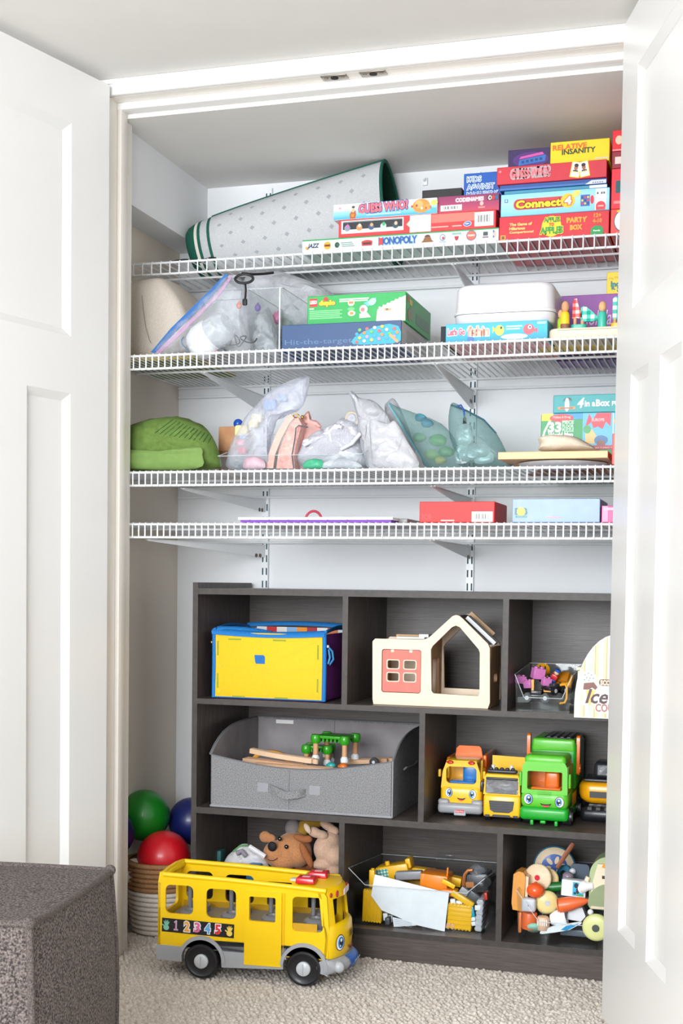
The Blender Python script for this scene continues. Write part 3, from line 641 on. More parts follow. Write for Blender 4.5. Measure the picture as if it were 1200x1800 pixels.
# -- bag with a zip strip: the appliance inside is a thing of its own
Yz = -.066
ol, x0 = outl([(268, 622), (300, 585), (345, 540), (385, 500), (402, 482), (420, 495), (432, 530), (437, 580), (437, 621), (390, 622), (330, 622)], Yz, D2)
zb_ = thing('zip_bag', 'clear zip bag with a blue and pink closure, slumped over a white appliance', 'bag', (x0, Yz, D2))
MB().pouch(ol, .042, M_zip, 3, 6, .006).build('film', zb_, angle=70)
b = MB()
def band(pa, pb, wd, m, y, b):
    A = [at(px, py, Yz+y) for px, py in pa]; B = [at(px, py, Yz+y) for px, py in pb]
    V = [(v.x-x0, y, v.z-D2) for v in A]+[(v.x-x0, y, v.z-D2) for v in B]; n = len(A); V += [(x, y+wd, z) for x, y, z in V]
    F = []
    for i in range(n-1): F += [(i, i+1, n+i+1, n+i), (2*n+i+1, 2*n+i, 3*n+i, 3*n+i+1), (i+1, i, 2*n+i, 2*n+i+1), (n+i, n+i+1, 3*n+i+1, 3*n+i)]
    b.raw(V, F, m)
band([(265, 619), (300, 577), (340, 538), (372, 507), (396, 481)], [(272, 620), (308, 583), (348, 545), (379, 513), (401, 484)], .003, mat('zip_blue', '#1f64a8', .35), -.01, b)
band([(274, 619), (308, 587), (349, 549), (382, 516), (404, 485)], [(281, 621), (313, 592), (352, 553), (385, 520), (407, 488)], .002, film('zip_pink', '#c98fc0', .85, .35), -.009, b)
b.build('zip_strip', zb_)
ap = thing('domed_appliance', 'white domed appliance with a grey lead, lying inside the clear zip bag', 'appliance', (X(372, 585, -.06), -.064, D2+.004))
Ma = Matrix.Translation((0, 0, .043)) @ Matrix.Rotation(radians(62), 4, 'Y') @ Matrix.Rotation(radians(12), 4, 'X')
M_app = plastic('#eef0f3', .3)
b = MB(); b.lathe([(.001, -.062), (.022, -.060), (.036, -.048), (.042, -.030), (.043, -.004), (.040, .008)], M_app, 28, Ma); b.build('dome', ap)
b = MB(); b.lathe([(.040, .0085), (.039, .03), (.035, .045), (.026, .056), (.001, .058)], film('smoky_clear', '#dfe4e8', .55, .08), 28, Ma); b.build('clear_cover', ap)
b = MB(); P = [(-.052, -.044, .035), (-.056, -.046, .028), (-.055, -.047, .018), (-.046, -.047, .008), (-.038, -.046, .002)]; b.tube(P, .0012, K('#3d6f8f'), 6); b.build('thread', ap)
cb = thing('power_cord', 'coiled dark grey power cord with a plug, inside the zip bag', 'cord', (X(420, 590, -.05), -.06, D2+.003))
b = MB(); P = [(-.030+.0009*i+(.012+.006*sin(i*.11))*cos(i*.27), .006*sin(i*.41), .024+.0002*i+(.012+.006*cos(i*.17))*sin(i*.27)) for i in range(70)]; P = [(-.05, 0, .006), (-.045, 0, .008)]+P; b.tube(P, .0016, mat('cord_grey', '#3d3f45', .5), 6); b.build('cord', cb)
b = MB(); b.box(-.058, -.03, -.012, .01, 0, .012, mat('cord_grey', '#3d3f45', .5), .003); b.build('plug', cb); MB().box(-.060, -.048, -.0135, -.0122, .002, .008, K('#d6352f')).build('plug_label', cb)
# -- clear bin with its own clutter
def acrylic_bin(name, label, x0, x1, y0, y1, z0, zf, zbk, m, t=.0022, flare=.006, group='clear plastic bins', rim=True, zs=None):
    root = thing(name, label, 'bin', (x0, y0, z0), 0, group); W_, D_ = x1-x0, y1-y0
    b = MB(); f = flare
    def wall(p, q, hp, hq, nx, ny):   # vertical wall from p to q with heights
        V = []
        for (x, y), hh in ((p, hp), (q, hq)):
            for s in (0, t):
                V += [(x+nx*s, y+ny*s, 0), (x+nx*(s-f), y+ny*(s-f), hh)]
        b.raw(V, [(0, 4, 5, 1), (2, 3, 7, 6), (1, 5, 7, 3), (0, 2, 6, 4), (0, 1, 3, 2), (4, 6, 7, 5)], m)
    zs = zs or zf
    if zs > zf:
        c_ = min(zs-zf, W_*.16); P_ = [(0, 0), (W_, 0), (W_+f, zs), (W_+f-c_*1.1, zf), (c_*1.1-f, zf), (-f, zs)]; b.prism(P_, -f*.4, t-f*.4, m)
    else: wall((0, 0), (W_, 0), zf, zf, 0, 1)
    wall((W_, D_), (0, D_), zbk, zbk, 0, -1); wall((0, D_), (0, 0), zbk, zs, 1, 0); wall((W_, 0), (W_, D_), zs, zbk, -1, 0)
    b.build('wall', root)
    b = MB(); b.box(t, W_-t, t, D_-t, 0, t, m); b.build('base', root)
    if rim:
        b = MB(); P = [(-f, -f*.6, zs)]+([(c_*1.1-f, -f*.6, zf), (W_+f-c_*1.1, -f*.6, zf)] if zs > zf else [])+[(W_+f, -f*.6, zs), (W_+f, D_+f, zbk), (-f, D_+f, zbk)]; b.tube(P, .0011, film('rim_glint', '#dfe6ea', .5, .08), 6, closed=True); b.build('rim', root)
    return root
M_acr = glass('acrylic', '#fafcfc'); 
xq = X(492, 560, -.085); zq = Zp(492, 506, -.085)-D2
cbn = acrylic_bin('clear_bin', 'tall clear plastic bin with bright edges next to the navy box on the second shelf', X(440, 560, -.085), xq, -.085, .16, D2, zq, zq, M_acr)
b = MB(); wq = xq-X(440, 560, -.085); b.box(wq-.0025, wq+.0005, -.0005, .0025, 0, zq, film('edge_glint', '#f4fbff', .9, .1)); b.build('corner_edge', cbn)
ol, xx = outl([(446, 620), (446, 580), (450, 550), (465, 552), (478, 575), (484, 600), (484, 620)], -.03, D2+.003)
b = MB(); b.pouch(ol, .035, M_film2, 11, 6, .008); tag(b.build('plastic_bag', loc=(xx, -.02, D2+.003)), 'crumpled clear bag bunched up inside the tall clear bin', 'bag', 'clear plastic bags')
ol, xx = outl([(450, 620), (454, 560), (466, 538), (476, 560), (486, 585), (487, 620)], .04, D2+.003)
b = MB(); b.pouch(ol, .03, M_film2, 12, 6, .008); tag(b.build('plastic_bag', loc=(xx, .06, D2+.003)), 'clear bag standing at the back of the tall clear bin', 'bag', 'clear plastic bags')
for (px, py, Y, r, c, nm, lb) in ((420, 537, -.015, .007, '#ee6a2c', 'toy_bead', 'small orange bead near the strap end'), (453, 541, .03, .008, '#7d55b5', 'toy_bead', 'small purple bead in the clear bin'), (486, 560, .1, .012, '#d87ba5', 'toy_bead', 'pink bead against the wall of the clear bin')):
    p = at(px, py, Y); b = MB(); b.ball((0, 0, 0), (r, r*.8, r*1.2), plastic(c)); b.cyl((0, 0, r*1.1), (0, 0, r*1.45), r*.35, plastic(c), n=10); tag(b.build(nm, loc=p), lb, 'toy')
# -- black carabiner strap hanging from the topmost shelf
st = thing('hanging_strap', 'black loop strap with a ring hanging from the topmost shelf over the zip bag', 'strap', at(429, 490, -.085))
M_blk = mat('webbing_black', '#17181c', .6)
b = MB(); b.tube([(.0205*cos(2*pi*i/24), .006*sin(2*pi*i/24+1), .011*sin(2*pi*i/24)) for i in range(24)], .0032, M_blk, 8, closed=True); b.build('ring', st)
b = MB(); b.tube([(.003, 0, -.013), (.004, .001, -.025), (.003, .002, -.04), (.002, .002, -.047)], .0028, M_blk, 8, flat=.6); b.build('tail', st)
b = MB(); b.box(-.0035, .0075, -.003, .005, -.062, -.047, M_blk, .002); b.build('end_clip', st)
hk = at(425, 478, .07); b = MB(); b.tube([(-.005, .0, .013), (.004, .04, .019), (.022, .07, .026), (.045, .08, .030)], .0035, M_blk, 8, flat=.7); b.build('hook_arm', st)
# -- large cloudy sheet bag and the blue thing behind
Ys = .2
ol, xx = outl([(425, 590), (430, 490), (470, 478), (500, 480), (545, 496), (590, 520), (612, 545), (612, 600), (560, 604), (500, 606)], Ys, D2)
b = MB(); b.pouch(ol, .045, M_film3, 21, 6, .006); tag(b.build('plastic_bag', loc=(xx, Ys, D2+.0005)), 'large cloudy plastic bag slumped behind the green and navy boxes', 'bag', 'clear plastic bags')
p = at(512, 565, .1); b = MB(); b.ball((0, 0, 0), (.034, .03, .045), mat('blue_shell', '#1d3f8e', .4), 20, 12, fn=lambda v: Vector((v.x, v.y, max(v.z, -.03)))); b.rect(-.01, .01, -.02, .0, K('#23498f'))
o = tag(b.build('toy_shell', loc=(p.x, .105, D2+.031)), 'dark blue plastic shell between the clear bin and the green box', 'toy')
# -- green box, navy box
def pr(b, w, h):
    u = w/173
    def px(v): return (v-540)*u
    b.rect(px(544), px(558), h-.025, h-.006, K('#e2312f')); b.text('LEGO', px(545.5), h-.0185, .0075, WHT, px(557)-px(545.5), 3, .05); b.rect(px(544), px(552), h-.031, h-.0285, K('#e7f2e4'))
    b.text('duplo', px(562), h-.025, .0125, YEL, px(589)-px(562), 3, .07, halo=K('#c6402a'), hb=.05); b.oval(px(573), h-.0085, .0058, .0048, K('#d8352c'), 4)
    for i in range(2): b.rect(px(597), px(649-2*i), h-.0125-.0045*i, h-.0095-.0045*i, K('#cdeccd'))
    for i in range(5): b.rect(px(544), px(602-(i % 2)*4), h-.0365-.0042*i, h-.034-.0042*i, K('#7fd18d'))
    b.oval(px(618), h-.020, .008, .0075, K('#f0d2bd'), 2); b.rect(px(614), px(622), h-.022, h-.017, K('#e07f52'), 3); b.oval(px(618), h-.034, .0085, .004, K('#6fd07d'), 2)
    b.oval(px(619), h-.044, .009, .006, K('#e9e4d6'), 2); b.rect(px(616), px(622), h-.047, h-.041, K('#ec8a2b'), 3)
    b.shape([(px(640), h-.022), (px(662), h-.010), (px(660), h-.020), (px(648), h-.030)], K('#69c3e6'), 2); b.oval(px(655), h-.020, .010, .0075, K('#a9dcee'), 3, rot=.6)
    b.oval(px(640), h-.036, .0095, .0098, K('#f0f1f2'), 3); b.oval(px(638.5), h-.037, .0052, .0048, K('#b77f78'), 4); b.shape([(px(633), h-.056), (px(633), h-.046), (px(646), h-.043), (px(653), h-.055)], K('#e8ebee'), 3)
    b.shape([(px(662), .002), (px(664), h-.038), (px(682), h-.026), (px(712.6), h-.009), (px(712.6), .002)], K('#ece7e1'), 2); b.rect(px(676), px(688), h-.042, h-.036, K('#c9a37e'), 3); b.rect(px(679), px(683), h-.041, h-.037, K('#7d6b5a'), 4)
    for i in range(6): b.oval(px(668+i*7), h-.034+.0038*i, .0028, .0022, K('#f6f4f0'), 3)
def sd(b, w, h):
    b.rect(.012, .028, h-.020, h-.006, K('#c9352f')); b.rect(.034, .06, h-.022, h-.010, K('#d2b52c')); b.oval(.06, h*.42, .028, .018, K('#5d8f5e')); b.rect(.10, w-.02, .012, h-.03, K('#3f7f55')); b.oval(.03, h*.3, .014, .014, K('#8d6f52'), 2)
Yd = -.08; hn = Zp(495, 572, -.1)-D2; zt_ = Zp(540, 521, Yd)-D2-hn-.0006
gbox('toy_box', 'green building brick toy box with a white spacecraft, lying on the navy box', 'box', 540, 713, 540, Yd, D2+hn+.0004, zt_, .25, K('#22a551'), pr, None, 0, sd)
def pr(b, w, h):
    u = w/211
    def px(v): return (v-494)*u
    b.text('Hit-the-target', px(500), .0065, .0155, K('#56799f'), px(620)-px(500), 1, .0)
    P = [(px(a), (c)) for a, c in ((618, .012), (624, .022), (640, .034), (660, .044), (684, .049), (700, .043), (704.5, .03), (704.5, .01), (690, .004), (640, .004), (622, .006))]
    b.shape(P, K('#27a3bd'), 1); rnd = random.Random(5)
    cols = ('#e8584f', '#f2c640', '#3f9ed6', '#67b84a', '#f1efe9', '#ef8fb0', '#f08a3c')
    k = 0
    for i in range(6):
        for j in range(4):
            x = 628+i*13+(j % 2)*5; zz = .0095+j*.0092+i*.0018
            if x > 700 or zz > .044: continue
            b.oval(px(x), zz, .0046, .0036, K('#17819b'), 2); b.oval(px(x), zz+.001, .0038, .0034, K(cols[k % 7]), 3); k += 1
    b.shape([(px(684), .022), (px(688), .026), (px(702), .008), (px(698), .005)], K('#e89a63'), 4)
def sd(b, w, h): b.rect(.001, w-.001, .001, h-.001, K('#b7b3b0')); b.rect(.05, w-.05, h*.2, h*.75, K('#a39f9d'), 2)
gbox('toy_box', 'navy toy box printed with a turquoise ball game, under the green box', 'box', 495, 705, 590, -.1, D2, Zp(495, 572, -.1)-D2, .25, K('#2a4a78'), pr, None, 0, sd)
# -- white bin with lid
zfb = Zp(783, 570, -.1)+.0006; p0, p1 = at(793, 560, -.08), at(974, 560, -.08); zl = Zp(793, 553, -.08)
yb0 = -.08; wbn = thing('white_bin', 'white rounded storage bin with a lid, sitting on the fishing game box', 'bin', (p0.x, yb0, zfb)); M_wb = plastic('#dddce0', .4)
ww = p1.x-p0.x; ht = Zp(793, 500, -.08)-zfb
def rr_ring(x0, x1, y0, y1, r, z): return [(x, y, z) for x, y in rrect(x0, x1, y0, y1, r, 5)]
hl_ = max(.006, zl-zfb)
b = MB(); b.loft([rr_ring(.008, ww-.008, .008, .232, .03, 0), rr_ring(.004, ww-.004, .004, .236, .032, .004), rr_ring(.002, ww-.002, .002, .238, .034, hl_-.001)], M_wb); b.build('body', wbn, angle=50)
b = MB(); rings = [rr_ring(0, ww, 0, .24, .036, hl_), rr_ring(0, ww, 0, .24, .036, hl_+.006), rr_ring(.003, ww-.003, .003, .237, .034, hl_+.0075), rr_ring(.004, ww-.004, .004, .236, .034, hl_+.03), rr_ring(.005, ww-.005, .005, .235, .033, ht-.014)]
for a in (25, 50, 75, 90): rings.append(rr_ring(.005+.014*(1-cos(radians(a))), ww-.005-.014*(1-cos(radians(a))), .005+.014*(1-cos(radians(a))), .235-.014*(1-cos(radians(a))), .033-.006*(1-cos(radians(a))), ht-.014+.014*sin(radians(a))))
b.loft(rings, M_wb); b.build('lid', wbn, angle=50)
# -- fishing game
zf_ = Zp(783, 570, -.1)-D2
def pr(b, w, h):
    b.rect(.0008, w-.0008, .0008, h-.0008, gradient('sea_print', ((0, '#1b8fae'), (.6, '#2fb0c9'), (1, '#3aa9c6')), 0, .04)); u = w/187
    def px(v): return (v-783)*u
    b.text("Let's Go", px(787), h*.40, .014, K('#e15b74'), px(819)-px(787), 3, .05, halo=K('#f7e3df')); b.text('fishin', px(824), h*.32, .020, K('#f19a83'), px(863)-px(824), 3, .03, halo=K('#fbeee2'))
    b.oval(px(883), h*.55, .010, .0115, K('#f0cf48'), 2); b.shape([(px(875), h*.6), (px(870), h*.8), (px(870), h*.4)], K('#e9b53a'), 2); b.oval(px(886), h*.68, .0025, .003, K('#2b2b33'), 3)
    for i in range(2): b.rect(px(895), px(924-i*4), h*(.70-.13*i), h*(.77-.13*i), K('#cfe6ee'), 2)
    b.oval(px(936), h*.55, .0125, .0115, K('#e8505f'), 2); b.shape([(px(942), h*.5), (px(952), h*.62), (px(952), h*.34)], K('#e8505f'), 2); b.oval(px(938), h*.66, .0042, .0046, WHT, 3); b.oval(px(938.4), h*.66, .002, .0024, K('#22222a'), 4)
    b.rect(px(951), px(967), h*.80, h*.92, K('#9fd4e2'), 2); b.oval(px(910), h*.2, .03, .006, K('#d7f0f4'), 2); b.oval(px(830), h*.14, .008, .006, K('#2a67ad'), 2)
o = gbox('game_box', 'turquoise fishing game box with cartoon fish, below the white bin', 'game box', 783, 962, 585, -.1, D2, zf_, .26, K('#24a0bb'), pr)
b = MB(); b.box(-.012, 0, .004, .19, .0, .038, K('#20252b', .7)); b.build('dark_side', o)
b = MB(); b.box(.002, X(962, 585, -.1)-X(783, 585, -.1)-.002, .001, .235, -.0005, .0005, mat('pink_underside', '#ef8fa3', .5, hex2='#f6d3d6', scale=22)); b.build('underside_print', o)
# -- toys on a wooden tray
M_birch = mat('birch', '#e8d3b6', .55, scale=9, hex2='#f0dfc6', stretch=(4, 8, 40), detail=5); M_peg = mat('peg_wood', '#cf9466', .55, scale=30, hex2='#d9a67c'); 
xt0 = X(962.5, 585, -.1); tz = Zp(960, 578, -.1)-D2
ty = thing('wooden_tray', 'pale wooden tray with a rounded end carrying peg dolls and little boats', 'tray', (xt0, -.1, D2))
b = MB(); b.loft([rr_ring(.004, .30, .004, .2, .018, 0), rr_ring(0, .304, 0, .204, .02, .006), rr_ring(0, .304, 0, .204, .02, tz-.004), rr_ring(.003, .301, .003, .201, .018, tz)], M_birch); b.build('board', ty, angle=50)
b = MB(); b.box(.02, .30, -.0006, .0006, tz-.0052, tz-.0042, K('#5e8a80')); b.build('edge_line', ty)
b = MB(); b.box(X(918, 600, 0)-xt0+.03, .3, .1, .204, -.0006, .0008, K('#e8c51f')); b.build('yellow_base', ty)
TZ = D2+tz
def peg(px, pyt, pyb, Y, body, name_lb, foot=None, wd=8, z0=TZ):
    p = at(px, pyb, Y); H = Zp(px, pyt, Y)-z0; r = wd*.5/760
    o = thing('peg_doll', name_lb, 'doll', (p.x, Y, z0), 0, 'wooden peg dolls'); hb = H*.64
    b = MB(); b.lathe([(r*.96, 0), (r, .001), (r, hb*.55), (r*.97, hb*.8), (r*.8, hb*.95), (r*.55, hb)], body, 20); b.build('body', o)
    if foot: MB().lathe([(r*1.01, 0), (r*1.02, hb*.32)], foot, 20).build('trousers', o)
    MB().ball((0, 0, hb+(H-hb)*.48), (r*.86, r*.86, (H-hb)*.56), M_peg if foot else mat('peg_light', '#dba877', .55)).build('head', o)
peg(985, 545, 575, -.045, plastic('#a9c92a', .5), 'lime green peg doll half hidden behind the yellow one', None, 12)
peg(992.5, 530, 576, -.075, plastic('#f2c81e', .5), 'yellow peg doll with brown trousers on the wooden tray', mat('peg_brown', '#8a5a3c', .6), 15)
peg(1058, 530, 572, -.07, plastic('#3fb8a4', .5), 'teal peg doll with a bare wooden head beside the gingham sails', None, 15)
def boat(px, pyb, Y, hull, w_, sails, lb):
    p = at(px, pyb, Y); o = thing('toy_boat', lb, 'toy boat', (p.x, Y, TZ), 0, 'toy sailing boats')
    b = MB(); b.loft([[(x, y, 0) for x, y in rrect(-w_*.44, w_*.44, -.008, .008, .006, 3)], [(x, y, .006) for x, y in rrect(-w_*.5, w_*.5, -.010, .010, .008, 3)], [(x, y, .0128) for x, y in rrect(-w_*.5, w_*.5, -.010, .010, .008, 3)]], hull); b.build('hull', o, angle=50)
    for mx, pts, m, hm in sails:
        MB().cyl((mx, 0, .0128), (mx, 0, hm), .0038, M_peg, n=12).build('mast', o)
        MB().prism(pts, -.0032, .0032, m).build('sail', o)
GR = checks('gingham_red', '#f4dcd8', '#e8807e', '#d93a3f', .0075); GT = checks('gingham_teal', '#e6f3f0', '#58bfae', '#129c8d', .0085)
boat(1017, 573, -.06, plastic('#2fae97', .5), .035, [(-.0085, [(-.0145, .027), (-.014, .062), (-.010, .0705), (-.005, .0705), (-.0015, .055), (.0055, .038), (.0065, .030), (.003, .0265), (-.006, .0285)], GR, .03), (.0075, [(.0035, .022), (.004, .050), (.008, .0535), (.016, .0515), (.030, .040), (.042, .0275), (.043, .0225), (.030, .0195), (.012, .0195)], GT, .024)], 'teal toy boat with red and green gingham sails on the wooden tray')
boat(1083, 571, -.06, plastic('#f0b423', .5), .024, [(-.0035, [(-.0085, .021), (-.0085, .066), (-.004, .0705), (.0015, .0705), (.006, .05), (.014, .021)], GT, .025)], 'yellow toy boat with a tall gingham sail beside the open door')
# -- purple pack and yellow pack behind
def pr(b, w, h):
    b.rect(.0008, w-.0008, .0008, h*.20, K('#39356b')); b.rect(.0008, w-.0008, h*.23, h*.26, K('#b9a0cf'), 2)
    b.text('holiday', w*.22, h*.46, h*.30, K('#d9b7dd'), w*.28, 2, .0, True)
gbox('activity_box', 'purple activity box with pale script lettering behind the peg dolls', 'box', 976, 1200, 545, .2, D2, Zp(976, 521, .2)-D2, .1, K('#8b3a9b'), pr)
def pr(b, w, h):
    b.text('My First', .006, h*.62, .007, K('#b59a2a'), .03, 1, .0, rot=.15); b.text('Indoor', .0105, h*.35, .0125, K('#157f78'), .045, 1, .06); b.text('& Seek', .0105, h*.12, .012, K('#157f78'), .045, 1, .06)
gbox('activity_box', 'yellow activity pack with teal lettering on the purple box, by the open door', 'box', 1066, 1180, 500, .215, Zp(976, 521, .2)+.0005, Zp(1066, 479, .215)-Zp(976, 521, .2), .05, K('#f2d21a'), pr)

# ================================================================== third shelf
# -- green bag
M_gr = mat('green_nonwoven', '#5b7531', .85, scale=90, hex2='#66813a', bump=.12)
gb = thing('shopping_bag', 'bright green fabric shopping bag slumped at the wall end of the third shelf', 'bag', (0, 0, D3))
ol, xx = outl([(209, 826), (209, 776), (215, 758), (238, 745), (275, 736), (312, 733), (340, 740), (362, 752), (378, 775), (387, 800), (388, 822), (340, 827), (270, 827)], -.04, D3)
b = MB(); b.pouch([(max(x+xx, -.206)-xx, z) for x, z in ol], .06, M_gr, 31, 7, .007, M=Matrix.Translation((xx, -.045, .0))); gbody = b.build('body', gb, angle=60)
b = MB()   # folded flap in front
ol2, x2 = outl([(213, 822), (216, 795), (235, 790), (280, 792), (330, 786), (353, 788), (356, 800), (345, 824)], -.1, D3)
b.pouch(ol2, .012, mat('green_nonwoven_pale', '#72904a', .8, scale=70, bump=.12), 33, 5, .004, M=Matrix.Translation((x2, -.102, 0)), flat=.3); b.build('fold', gb, angle=60)
b = MB()   # printed lines on the upper side
for i in range(12):
    q0_, q1_ = (272+8.5*i, 761+1.6*i), (304+6.2*i, 737+2.6*i)
    P = drape(gbody, [(q0_[0]+(q1_[0]-q0_[0])*t, q0_[1]+(q1_[1]-q0_[1])*t) for t in [k/8 for k in range(9)]], .001)
    if len(P) > 2: b.tube([p-Vector((0, 0, D3)) for p in P], .0012, mat('bag_print', '#2c5a2c', .8), 5, flat=.5)
b.build('print_lines', gb)
# -- clear bin
x30, x31 = X(388, 800, -.1), X(632, 810, -.1); zf3 = Zp(450, 801, -.1)-D3; zb3 = Zp(388, 752, .1)-D3
cb3 = acrylic_bin('clear_bin', 'wide low fronted clear bin holding bags, a pink handbag and netting', x30, x31, -.1, .26, D3, zf3, zb3, M_acr)
# -- brown wooden block box at the back
b = MB(); p = at(368, 800, .06); b.box(0, .05, 0, .12, 0, Zp(380, 752, .06)-D3-.001, mat('kraft_brown', '#a9764f', .75, scale=30, hex2='#b98a61'), .002); b.box(.004, .046, -.001, .0, .004, .06, mat('kraft_dark', '#8c6243', .8), .0004)
tag(b.build('wooden_block', loc=(x30-.060, .03, D3)), 'plain brown box standing behind the green shopping bag', 'box')
p = at(416, 745, .16); b = MB(); b.ball((0, 0, 0), .0125, plastic('#2358c0')); b.cyl((0, 0, -.0135), (0, 0, -.010), .005, plastic('#2358c0'), n=12)
pk = b.build('toy_ball', loc=(p.x+.004, .16, p.z)); tag(pk, 'small blue ball peeking out behind the milky toy bag', 'ball')
b = MB(); b.cyl((0, 0, 0), (0, 0, p.z-.014-D3-.004), .006, plastic('#dfe3e8'), n=14); b.build('stick', pk, loc=(0, 0, -(p.z-D3-.004)))
# -- milky bag of little toys
M_milk = film('milky_film', '#eceef5', .36, .35, '#eceef6', var=.1)
ol, xx = outl([(402, 824), (400, 800), (410, 770), (430, 735), (452, 710), (478, 685), (510, 669), (542, 661), (540, 690), (533, 712), (522, 720), (505, 722), (488, 735), (478, 760), (470, 790), (468, 824)], -.05, D3+.004)
tb = thing('toy_bag', 'milky plastic bag of small bright toys leaning up to a point', 'bag', (xx, -.05, D3+.004), 0, 'soft bags on the third shelf')
MB().pouch(ol, .028, M_milk, 41, 7, .006, flat=.8).build('film', tb, angle=70)
for px, py, c, r in ((425, 757, '#e6d79a', .017), (446, 745, '#e9dca0', .013), (426, 792, '#d9546a', .010), (424, 778, '#e58a9a', .009), (475, 712, '#7ba3d6', .017), (497, 700, '#9db9df', .011), (452, 735, '#efe6c0', .014), (428, 768, '#8fa8d8', .007)):
    q = at(px, py, -.052); b = MB(); b.box(-r, r, -.010, .008, -r*.8, r*.8, mat('toy_'+c.strip('#'), c, .5), r*.35); b.build('toy_piece', tb, loc=(q.x-xx, .0, q.z-D3-.004))
q = at(444, 811, -.08); ol, xx = outl([(430, 824), (430, 808), (440, 802), (456, 804), (465, 812), (463, 824)], -.07, D3+.003)
b = MB(); b.pouch(ol, .012, mat('pink_pouch', '#dca3b6', .5, scale=30, hex2='#e6c6d2'), 43, 5, .003); tag(b.build('coin_pouch', loc=(xx, -.07, D3+.003)), 'small shiny pink pouch lying against the front of the clear bin', 'pouch')
# -- pink handbag
M_pink = mat('pink_leather', '#d0938a', .45, scale=120, hex2='#e8b7ad', bump=.1); M_pinkp = mat('pink_leather_pale', '#e0b0a3', .42, scale=120, bump=.08); M_gold = mat('gold_metal', '#c79a52', .25, .9)
x0 = X(468, 824, -.05); hb = thing('handbag', 'small blush pink handbag with a strap and dark piped edge in the clear bin', 'bag', (x0, -.06, D3+.003))
def loc3(px, py, Y): q = at(px, py, Y); return (q.x-x0, q.z-D3-.003)
P = [loc3(*a, -.06) for a in ((482, 823), (486, 795), (499, 760), (514, 735), (521, 733), (527, 745), (519, 775), (514, 800), (515, 823))]
b = MB(); b.prism(P, .012, .05, M_pink); b.build('body', hb)
b = MB(); Q = [loc3(*a, -.06) for a in ((516, 823), (513, 800), (518, 772), (520, 752), (525, 748), (541, 751))]; b.tube([(x, .0, z) for x, z in Q], .0016, mat('edge_slate', '#4d5563', .6), 6); b.build('edge_piping', hb)
P = [loc3(*a, -.03) for a in ((521, 823), (517, 798), (521, 752), (538, 742), (567, 756), (566, 768), (540, 772), (536, 823))]
b = MB(); b.prism([(x, z) for x, z in P], .052, .085, mat('pink_lining', '#c99a94', .55)); b.build('gusset', hb)
b = MB(); A = [loc3(*a, -.06) for a in ((466, 823), (470, 800), (483, 765), (499, 738), (509, 727))]; B = [loc3(*a, -.06) for a in ((479, 823), (482, 800), (493, 772), (507, 745), (516, 734))]
for i in range(4):
    V = [(A[i][0], .003, A[i][1]), (B[i][0], .003, B[i][1]), (B[i+1][0], .004, B[i+1][1]), (A[i+1][0], .004, A[i+1][1])]; V += [(x, y+.004, z) for x, y, z in V]
    b.raw(V, [(0, 1, 2, 3), (7, 6, 5, 4), (1, 0, 4, 5), (3, 2, 6, 7), (0, 3, 7, 4), (2, 1, 5, 6)], M_pinkp)
b.build('strap', hb, angle=60)
b = MB(); q = loc3(518, 730, -.05); b.tube([(q[0]+.007*cos(2*pi*i/14), .02, q[1]+.004*sin(2*pi*i/14)) for i in range(14)], .0016, M_gold, 6, closed=True); b.ball((q[0]+.012, .03, q[1]-.002), .0045, M_gold); b.build('buckle', hb)
b = MB(); ol = [loc3(*a, -.02) for a in ((522, 738), (528, 730), (538, 721), (541, 735), (552, 738), (560, 748), (554, 752), (535, 746))]; b.pouch(ol, .010, M_pink, 47, 4, .003, y=.06); b.build('bow', hb, angle=60)
# -- laundry net
M_net = film('white_net', '#c9c9d2', .95, .8, '#ffffff', holes=320); M_netc = mat('white_mesh_band', '#d0d0d7', .8, scale=50, bump=.2)
ol, xx = outl([(524, 822), (526, 790), (535, 775), (560, 762), (580, 750), (595, 742), (603, 735), (620, 740), (633, 750), (640, 770), (642, 800), (640, 822)], -.0, D3+.003)
nb = thing('laundry_net', 'white mesh laundry net bunched up beside the pink handbag', 'bag', (xx, .0, D3+.003), 0, 'soft bags on the third shelf')
b = MB(); b.pouch(ol, .045, mat('net_cloth', '#c6c6cf', .85, scale=60, hex2='#ededf2', bump=.5), 51, 7, .010); b.build('cloth', nb, angle=70)
b = MB(); b.pouch([(x*1.02, z*1.0+.0005) for x, z in ol], .052, M_net, 53, 7, .010); b.build('net', nb, angle=70)
b = MB()
for pts in (((535, 783), (560, 770), (585, 757), (600, 748)), ((583, 780), (580, 760), (590, 748), (603, 752)), ((600, 790), (620, 780), (634, 762))):
    b.tube([(at(px, py, -.045).x-xx, -.048-.004*(i % 2), at(px, py, -.045).z-D3-.003) for i, (px, py) in enumerate(pts)], .005, M_netc, 8)
b.build('gathered_hem', nb, angle=60)
b = MB(); q = at(618, 738, -.01); b.tube([(q.x-xx+.015*cos(2*pi*i/20), -.01, q.z-D3-.003+.018*sin(2*pi*i/20)) for i in range(20)], .0028, K('#cdbfa8'), 7, closed=True); b.pouch([(q.x-xx+.014*cos(2*pi*i/8), q.z-D3-.003+.017*sin(2*pi*i/8)) for i in range(8)], .006, M_net, 3, 4, .002, y=-.008); b.build('drawstring_loop', nb)
b = MB(); ol, xx2 = outl([(533, 823), (537, 810), (553, 806), (566, 810), (567, 823)], -.085, D3+.003); b.pouch(ol, .008, plastic('#3fb487', .4), 57, 4, .002); tag(b.build('toy_pouch', loc=(xx2, -.083, D3+.003)), 'little green pouch at the foot of the laundry net', 'pouch')
